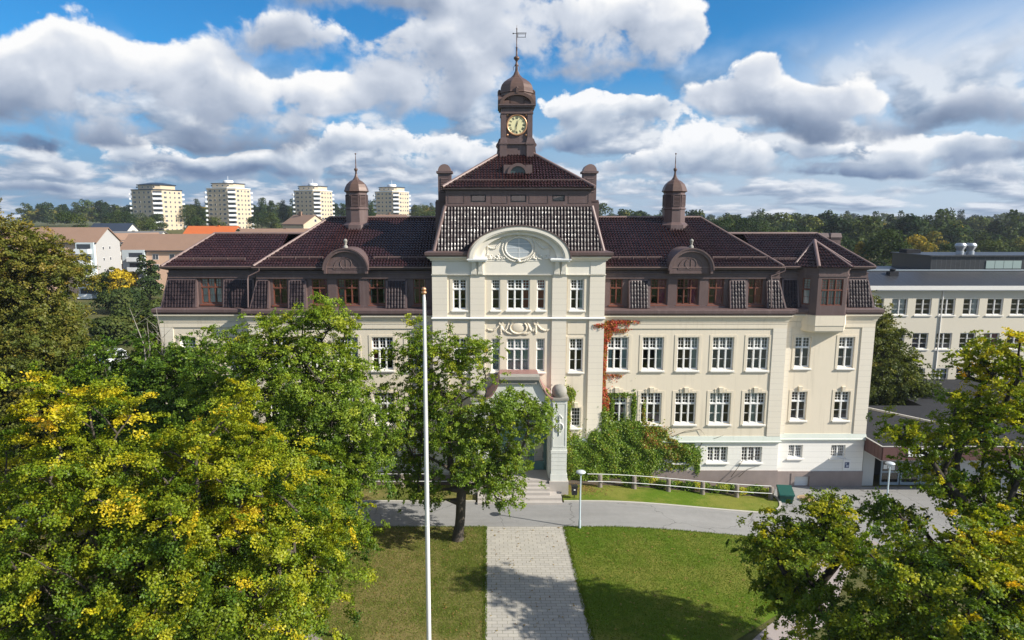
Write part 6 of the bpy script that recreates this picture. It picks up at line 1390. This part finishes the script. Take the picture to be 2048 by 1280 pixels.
# peach block right of the yellow tree
U = lambda u, y: CAM_X + (u - 975) / F_PX * (y + 50)             # across-position of what stands at depth y under photograph column u
fl = [8.7, 5.9, 3.1, .4]
house('apartment_block', 'peach apartment block with brown roof and white balcony bay just left of the school roof', U(245, 137) + 23, 137, 46, 11.5, 11.7, 4.0, 0, 'peach', 'brown_tile',
      [(-13.5 + 4.6 * k + (.6 if k % 3 == 2 else 0), z + .3, (1.7, 1.5, 3.0)[k % 3], 1.5, (2, 1, 3)[k % 3], 0) for k in range(8) for z in fl], [(-18.6, z, 4.0, 1.3, .8) for z in fl], [(3 + 3 * k, z + .4, .8, .9, -1) for k in range(2) for z in fl[:3]], .5, None, [(-22.4, -16.2, 'pale_blue', .8)])
f2 = [11.4, 8.6, 5.8, 3.0, .3]
house('apartment_block', 'peach apartment block with white balconies half hidden by the huge olive-brown tree', U(196, 118) - 19, 118, 38, 11, 14.4, 3.4, 0, 'peach', 'brown_tile',
      [(-16 + 4.4 * k, z + .6, 1.6, 1.5, 2, 0) for k in range(7) for z in f2], [(16.4, z + .4, 3.6, 1.4, .9) for z in f2], [(3 + 3 * k, z + 1, .8, .9, 1) for k in range(2) for z in f2[:4]], .4, None, [(14.4, 18.9, 'pale_blue', .9)], gmat='grey_gable')
house('apartment_block', 'white apartment wing with grey gable and red-brown roof between the two peach blocks', U(213, 150) + 5.2, 157.4, 18, 6.0, 13.4, 2.2, R(55), 'white_render', 'brown_tile', [(-6 + 3 * k, z + .6, 1.4, 1.4, 1, 0) for k in range(0, 5, 2) for z in f2[:4]], [(-2.5, z + .2, 3.4, 1.2, 0) for z in f2[:4]] + [(4, z + .2, 3.4, 1.2, 0) for z in f2[:4]], [(3, z + .8, .9, 1.0, -1) for z in f2[:4]], .4)
house('garage_row', 'long low garage with dark blue-grey roof below the white apartment wing', U(222, 124), 124, 9, 5, 2.6, 1.0, 0, 'white_render', 'blue_roof', [(-3 + 3 * k, .2, 2.2, 2.0, 1, 0) for k in range(3)])
house('house', 'white house with dark blue roof and grey gable up the hill on the left', U(222, 230), 230, 15, 11, 12.7, 2.8, R(4), 'white_render', 'blue_roof', [(-5.4 + 3.6 * k, z, 1.3, 1.5, 1 + k % 2, 0) for k in range(4) for z in (9.6, 6.8, 4)], [(-6, z, 2.4, 1.2, 0) for z in (9.2, 6.4)], [])
house('house', 'small house with very dark roof in front of the white blue-roofed house', U(184, 194), 194, 8, 9, 13.2, 2.6, R(30), 'white_render', 'blue_roof', [(-2 + 4 * k, 9.8, 1.3, 1.4, 1, 0) for k in range(2)])
house('house', 'long low house with grey roof above the peach blocks', U(270, 200), 200, 18, 11, 13.0, 1.6, R(3), 'white_render', 'grey_roof', [(-7 + 4 * k, 10.4, 1.6, 1.3, 2, 0) for k in range(4)], chim=[(-2, 5.5, .4), (5, 5.5, .4)])
house('house', 'white house with bright orange tiled roof', U(420, 210), 210, 19.5, 10, 12.7, 3.2, R(-4), 'white_render', 'orange_tile', [(-7 + 3.6 * k, 9.6, 1.3, 1.3, 1, 0) for k in range(5)], gable_wins=[(5, 11.6, 1.2, 1.3, -1)], chim=[(2, 5, .4)])
house('house', 'long house with light brown roof directly above the left roof ridge', U(570, 190), 190, 36, 12, 13.2, 2.9, 0, 'white_render', 'brown_tile', [(-14 + 5 * k, 9.7, 1.5, 1.3, 2, 0) for k in range(6)], chim=[(-1, 6, .3), (9, 6, .3)])
house('house', 'yellow brick house with brown roof and a round gable window beside the left roof turret', U(590, 252), 252, 15, 13, 13.4, 3.9, R(-38), 'yellow_brick', 'brown_tile', [(-5 + 3.4 * k, 10, 1.3, 1.3, 1, 0) for k in range(4)], gable_wins=[(6.5, 14.3, 1.3, 1.3, 1), (3, 10.4, 1.2, 1.3, 1), (10, 10.4, 1.2, 1.3, 1)], chim=[(-3, 6, 1.6), (-2, 6, 1.6)])
house('house', 'low house with brown roof just visible right of the left roof turret', U(775, 262), 262, 14, 12, 13.4, 3.2, R(-14), 'yellow_brick', 'brown_tile', [(-4 + 4 * k, 10.2, 1.3, 1.3, 1, 0) for k in range(3)], chim=[(-1, 6, 1.0)])

# four point blocks on the hill
def tower_block(label, x, y, w, floors, top, rz, roof_dark):
    zb = G(x, y) - 6; t = thing('tower_block', label, 'tower block', (x, y, zb), rz, 'pale brick tower blocks on the hill'); H_ = top - zb; e = w * .5; c_ = w * .17
    foot = [(-e + c_, -e), (e - c_, -e), (e, -e + c_), (e, e - c_), (e - c_, e), (-e + c_, e), (-e, e - c_), (-e, -e + c_)]
    g = MB(); g.prism(foot, 'z', 0, H_); g.build('wall', M['yellow_brick'], t)
    g = MB(); g.prism([(a * 1.03, b * 1.03) for a, b in foot], 'z', H_, H_ + .5); g.build('roof_edge', M['blue_roof'] if roof_dark else M['bal_white'], t)
    g = MB(); g.prism([(a * .74, b * .74) for a, b in foot], 'z', H_ + .5, H_ + 3.2); g.build('penthouse', M['yellow_brick'], t)
    g = MB(); g.hexa([(a * .80, b * .80, H_ + 3.2) for a, b in foot], [(a * .80, b * .80, H_ + 3.55) for a, b in foot]); 
    if roof_dark: g.hexa([(a * .78, b * .78, H_ + 3.55) for a, b in foot], [(a * .25, b * .25, H_ + 4.9) for a, b in foot])
    g.build('roof', M['blue_roof'], t)
    if not roof_dark: g = MB(); g.lathe([(3.2, H_ + 3.55), (3.2, H_ + 5.2), (2.6, H_ + 5.6)], 0, 0, 12); g.tube([(0, 0, H_ + 5.5), (0, 0, H_ + 8.2)], .12, 5); g.build('plant_room', M['bal_white'], t)
    for k in range(4): link('window', far_window(1.3, 1.0, 1), t, (-e * .55 + k * e * .37, -e * .74 - .002, H_ + 1.4))
    s = c_ * math.sqrt(2)
    for f in range(floors):
        z = H_ - 2.85 * (f + 1) + .3
        for xx, ww in ((-e * .48, 2.2), (-e * .16, 1.2), (e * .16, 1.2), (e * .46, 1.9)):
            link('window', far_window(ww, 1.4, 2 if ww > 1.5 else 1), t, (xx, -e - .002, z + .35)); link('window', far_window(ww, 1.4, 2 if ww > 1.5 else 1), t, (e + .002, xx, z + .35), math.pi / 2)
        for px, py, an in ((-e + c_ / 2, -e + c_ / 2, -45), (e - c_ / 2, -e + c_ / 2, 45), (e - c_ / 2, e - c_ / 2, 135)): link('balcony', balcony_mesh(round(s * .9, 2), 1.5), t, (px, py, z - .25), R(an))
    return t
tower_block('pale brick tower block with dark pitched roof, leftmost of the four towers', U(325, 378), 378, 24, 9, 37.2, R(-19), True)
tower_block('pale brick tower block with white rooftop plant room, second tower from the left', U(466, 388), 388, 22, 9, 38.6, R(-17), False)
tower_block('pale brick tower block with rooftop masts, third from the left beside the left roof turret', U(632, 424), 424, 21.5, 9, 38.6, R(-20), False)
tower_block('pale brick tower block half hidden behind the left roof, rightmost of the four towers', U(787, 436), 436, 20, 9, 38.4, R(-24), False)

# ---------------------------------------------------------------- distant trees
M['far_leaf'] = leaf_mat('distant_leaves', [(0, (.013, .028, .012)), (.3, (.028, .052, .015)), (.55, (.066, .092, .022)), (.75, (.130, .138, .030)), (.9, (.27, .19, .03)), (1, (.52, .38, .02))], .25, .008, .6)
def far_mesh(kind, h, r, n, leaf, seed, tint, sd=.08):
    rng = np.random.default_rng(seed); lobes = []
    if kind == 'round':
        for k in range(13): a = rng.random() * 6.283; q = rng.random(); lobes.append((math.cos(a) * r * .62 * (1 - .3 * q), math.sin(a) * r * .62 * (1 - .3 * q), h * (.30 + .55 * q), r * (.40 + .22 * rng.random())))
        lobes.append((0, 0, h * .86, r * .45))
    elif kind == 'pine':
        for k in range(10): q = k / 9; a = rng.random() * 6.283; s = (1 - q) * .8 + .12; lobes.append((math.cos(a) * r * .4 * s, math.sin(a) * r * .4 * s, h * (.30 + .66 * q), r * (.25 + .5 * s)))
    else:
        for k in range(14): q = k / 13; a = rng.random() * 6.283; lobes.append((math.cos(a) * r * .35, math.sin(a) * r * .35, h * (.12 + .80 * q), r * (.65 - .35 * q)))
    L = np.array(lobes); k = rng.choice(len(L), n, p=L[:, 3] ** 2 / (L[:, 3] ** 2).sum()); d = unit(rng.normal(size=(n, 3))); d[:, 2] = np.where(d[:, 2] < -.3, -d[:, 2], d[:, 2]); q = rng.random(n) ** .25
    C = L[k, :3] + d * (L[k, 3] * q)[:, None] * np.array([1, 1, .85]); nn = unit(d + np.array([0, 0, .4]) + rng.normal(size=(n, 3)) * .5)
    ti = np.clip(tint + rng.normal(0, sd, len(L))[k] + rng.normal(0, .04, n), 0, 1); return leaf_quads(C, nn, leaf, rng, .85), ti, .75 + .5 * rng.random(n)
trunk_far = MB(); trunk_far.lathe([(.32, -.5), (.26, .3 * 10), (.14, 8)], n=7); trunk_far = trunk_far.mesh('trunk', M['bark_dark'])
PROTO = {}
def far_tree(label, x, y, h, r, kind, tint, group='distant trees', leaf=.55, n=2600, sd=.08, name=None):
    key = (kind, round(tint, 2), round(h / r, 1)); z = G(x, y)
    nm = name or {'round': 'broadleaf_tree', 'pine': 'pine_tree', 'tall': 'poplar_tree'}[kind]
    t = thing(nm, label, 'tree', (x, y, z - .2), (x * 1.7 + y) % 6.28, group)
    V, ti, va = far_mesh(kind, h, r, n, leaf, int(x * 13 + y * 7) % 99991, min(1, tint + .08), sd); link('crown', poly_mesh('crown', V, M['far_leaf'], ti, va), t)
    o = link('trunk', trunk_far, t); o.scale = (h / 14, h / 14, h / 14); return t
# left: among the apartment blocks
for a in [('bright yellow autumn tree in front of the peach block with the white balcony bay', U(246, 116), 116, 7.4, 3.6, 'round', .97), ('fresh green round tree left of the bright yellow autumn tree', U(206, 116), 116, 6.6, 3.6, 'round', .52),
          ('dark green tall tree against the peach wall just left of the school roof', U(296, 116), 116, 11.4, 3.7, 'tall', .36), ('pale feathery birch in front of the white apartment wing', U(238, 140), 140, 13.5, 2.2, 'tall', .5),
          ('bushy green tree below the bright yellow tree', U(226, 92), 92, 4.2, 4.4, 'round', .42), ('dark bushy tree beside the gravel footpath on the left', U(268, 62), 62, 4.6, 4.2, 'round', .36), ('olive bush near the grass strip on the left', U(306, 80), 80, 3.6, 3.6, 'round', .5), ('low shrub beside the car park', U(215, 56), 56, 4.0, 3.6, 'round', .44),
          ('round green tree between the grey roof and the orange roof', U(342, 180), 180, 15.6, 4.6, 'round', .42), ('thin dark pair of poplars at the end of the orange roof', U(484, 186), 186, 17.2, 1.7, 'tall', .26), ('low green bush under the orange roof', U(425, 196), 196, 12.4, 4.0, 'round', .42),
          ('large dark tree on the skyline left of the white blue-roofed house', U(152, 230), 230, 21.0, 6.6, 'round', .36), ('olive skyline tree right of the white blue-roofed house', U(232, 320), 320, 12, 6, 'round', .34), ('dark skyline tree nearer the leftmost tower', U(255, 320), 320, 13, 7, 'round', .3), ('olive tree in front of the leftmost tower', U(290, 330), 330, 11.5, 7, 'round', .48), ('small tree at the foot of the leftmost tower', U(318, 340), 340, 10.5, 6, 'round', .44),
          ('pale green tree right of the leftmost tower', U(388, 380), 380, 16, 7, 'round', .5), ('dark pine between the first and second tower', U(402, 410), 410, 20, 6, 'pine', .22), ('dark pine right of the second tower', U(528, 400), 400, 20, 6, 'pine', .22), ('tall dark pine midway between the second and third tower', U(548, 420), 420, 19, 6, 'pine', .28), ('broad dark pine left of the third tower', U(572, 430), 430, 19.5, 6.5, 'pine', .3),
          ('dark pine between the third tower and the left turret', U(690, 440), 440, 17, 6, 'pine', .24), ('yellow-green tree right of the rightmost tower', U(845, 440), 440, 17, 8, 'round', .55), ('dark pine between the rightmost tower and the central roof', U(832, 470), 470, 17, 6, 'pine', .22)]: far_tree(*a)
for a in [('dark bush on the slope left of the leftmost tower', U(238, 296), 296, 9.5, 5.5, 'round', .3), ('olive tree on the slope below the leftmost tower', U(300, 268), 268, 12.5, 5.0, 'round', .46), ('dark tree below the gap between the first two towers', U(396, 300), 300, 12.5, 5.5, 'round', .26), ('green tree at the foot of the second tower', U(440, 318), 318, 10.5, 5.0, 'round', .44),
          ('dark tree right of the foot of the second tower', U(520, 330), 330, 12, 6.0, 'round', .28), ('olive tree behind the chimneys of the yellow brick house', U(548, 320), 320, 13, 5.5, 'round', .5), ('low green tree between the yellow brick house and the left turret', U(668, 300), 300, 12, 5.0, 'round', .42), ('dark tree above the low house right of the left turret', U(742, 330), 330, 13, 5.0, 'round', .26), ('broad green tree left of the central roof', U(858, 330), 330, 13, 6.5, 'round', .40),
          ('yellowish tree between the white wing and the peach block', U(232, 122), 122, 8.0, 2.6, 'tall', .8), ('low dark hedge tree in front of the garage', U(252, 100), 100, 4.2, 3.6, 'round', .3)]: far_tree(*a)
# right: skyline behind the right wing
for a in [('dark green tree on the skyline next to the right vent tower', U(1205, 170), 170, 20.0, 6.5, 'round', .34), ('dark rounded skyline tree left of the right turret, second from the vent tower', U(1252, 175), 175, 19.6, 6.0, 'round', .28), ('lighter green rounded skyline tree touching the left side of the right turret', U(1302, 160), 160, 21.0, 6.0, 'round', .46), ('dark skyline tree just right of the right turret', U(1385, 165), 165, 20.3, 6.2, 'round', .26),
          ('large dark rounded tree right of the right turret', U(1436, 150), 150, 20.6, 5.6, 'round', .26), ('largest dark rounded tree on the skyline above the right roof', U(1490, 148), 148, 21.0, 7.0, 'round', .30), ('dark tree sloping down behind the right roof ridge', U(1535, 150), 150, 18.4, 5.8, 'round', .26), ('pale grey-green willow just above the right roof ridge', U(1568, 128), 128, 17.6, 5.2, 'round', .62),
          ('narrow golden-brown tree behind the chimneys', U(1722, 98), 98, 15.6, 3.4, 'tall', .78), ('big deep green tree right of the chimneys', U(1768, 96), 96, 18.6, 5.4, 'round', .32), ('dark tree behind the chimneys', U(1672, 130), 130, 16.4, 6.0, 'round', .28), ('olive brown round tree left of the black penthouse', U(1826, 110), 110, 17.0, 5.2, 'round', .72), ('pale grey-green tree above the black penthouse', U(1862, 140), 140, 17.4, 4.6, 'round', .6),
          ('small dark green tree above the left end of the penthouse', U(1905, 130), 130, 14.2, 4.6, 'round', .36), ('olive green shrub tree behind the steel cowls', U(1990, 140), 140, 14.0, 6.0, 'round', .52), ('brownish tree between the willow and the chimneys', U(1632, 150), 150, 17.0, 4.6, 'round', .66), ('dark green tree left of the brownish tree above the ridge', U(1603, 165), 165, 18.2, 5.2, 'round', .3), ('olive tree at the far right above the penthouse roof', U(2035, 150), 150, 14.6, 5.6, 'round', .56)]: far_tree(*a)
# the woods beyond, read as one mass
def wood(name, spots, seed):
    rng = np.random.default_rng(seed); VV, TT, AA = [], [], []; protos = []
    for k in range(10): protos.append(far_mesh(('round', 'pine', 'round', 'pine', 'round')[k % 5], 15 + (k % 3) * 2, 4.6 if k % 2 else 5.6, 720, .95, seed + k, (.30, .20, .50, .26, .40, .24, .62, .22, .44, .76)[k], .07))
    for (x, y) in spots:
        V, t, a = protos[rng.integers(10)]; an = rng.random() * 6.283; ca, sa = math.cos(an), math.sin(an); s = .8 + .45 * rng.random()
        W = V @ np.array([[ca, sa, 0], [-sa, ca, 0], [0, 0, 1]]) * s + np.array([x, y, G(x, y) - .5]); VV.append(W); TT.append(np.clip(t + rng.normal(0, .05), 0, 1)); AA.append(a * rng.uniform(.7, 1.25))
    return stuff(name, poly_mesh(name, np.concatenate(VV), M['far_leaf'], np.concatenate(TT), np.concatenate(AA)))
rng = np.random.default_rng(77)
sp = []
for _ in range(720):
    y = 175 + 620 * rng.random() ** 1.1; u = rng.uniform(1170, 2250); sp.append((U(u, y), y))
for _ in range(170):
    y = 330 + 420 * rng.random(); u = rng.uniform(900, 1190); sp.append((U(u, y), y))
wood('woodland', sp, 500)
sp = []
for _ in range(330):
    y = rng.uniform(455, 700); u = rng.uniform(60, 920); sp.append((U(u, y), y))
wood('hill_woodland', sp, 600)

# ---------------------------------------------------------------- car park on the left
M['car_white'] = mat('white_car_paint', None, (.75, .76, .77), .25, coat=.6)
M['tyre'] = mat('tyre_rubber', None, (.02, .02, .02), .8)
def car(label, x, y, rz, group='cars in the car park'):
    t = thing('parked_car', label, 'car', (x, y, G(x, y) + .03), rz, group); g = MB()
    side = [(-2.1, .35), (-2.15, .62), (-2.05, .86), (-1.2, .95), (-.55, 1.42), (.95, 1.46), (1.65, 1.02), (2.05, .92), (2.12, .55), (2.05, .32)]
    n = len(side)
    for k, (yy, s) in enumerate([]): pass
    rings = []
    for yy, sc in ((-.86, 0), (-.78, 1), (.78, 1), (.86, 0)):
        rings.append([(x_, yy * (1 - .16 * max(0, (z_ - .9) / .56)), z_ if sc else max(.38, z_ * .97)) for x_, z_ in side])
    vs = [p for r_ in rings for p in r_]; fs = [(i * n + j, i * n + (j + 1) % n, (i + 1) * n + (j + 1) % n, (i + 1) * n + j) for i in range(3) for j in range(n)]; g.add(vs, fs, 0); g.add(rings[0], [tuple(range(n))[::-1]]); g.add(rings[3], [tuple(range(n))]); g.build('body', M['car_white'], t)
    for sy in (-1, 1):
        g = MB(); g.add([(-1.05, sy * .845, .98), (1.45, sy * .845, 1.0), (.88, sy * .765, 1.38), (-.5, sy * .765, 1.36)], [(0, 1, 2, 3)]); g.build('side_window', M['far_glass'], t)
        for wx in (-1.35, 1.3): g = MB(); g.lathe([(.31, -.1), (.31, .1)], n=14); o = g.build('wheel', M['tyre'], t, (wx, sy * .8, .31)); o.rotation_euler = (math.pi / 2, 0, 0)
    g = MB(); g.add([(-1.18, -.72, .975), (-1.18, .72, .975), (-.60, .64, 1.40), (-.60, -.64, 1.40)], [(0, 1, 2, 3)]); g.build('windscreen', M['far_glass'], t)
    return t
car('small white car parked by the blue post, glimpsed between the trees on the left', U(178, 41), 41, R(20)); car('white car parked farther right in the car park, glimpsed between the trees', U(213, 44), 44, R(95))
t = thing('sign_post', 'blue upright sign board at the edge of the car park', 'sign', (U(188, 37), 37, G(-55, 37))); g = MB(); g.box(-.35, .35, -.08, .08, 0, 1.9); g.build('board', mat('blue_sign_paint', None, (.03, .10, .32), .4), t); g = MB(); g.box(-.4, .4, -.12, .12, -.1, .12); g.build('base', M['iron'], t)

# ---------------------------------------------------------------- thin air
g = MB(); g.box(-900, 1100, -120, 1150, -8, 60)
hz = g.build('haze', None or bpy.data.materials.new('thin_air')); tag(hz, kind='stuff')
hm = hz.data.materials[0]; hm.use_nodes = True; ht = hm.node_tree; ht.nodes.clear()
ho = ht.nodes.new('ShaderNodeOutputMaterial'); hv = ht.nodes.new('ShaderNodeVolumePrincipled'); hv.inputs['Color'].default_value = (.80, .88, 1.0, 1); hv.inputs['Density'].default_value = .00016; hv.inputs['Anisotropy'].default_value = .3
ht.links.new(hv.outputs[0], ho.inputs['Volume'])
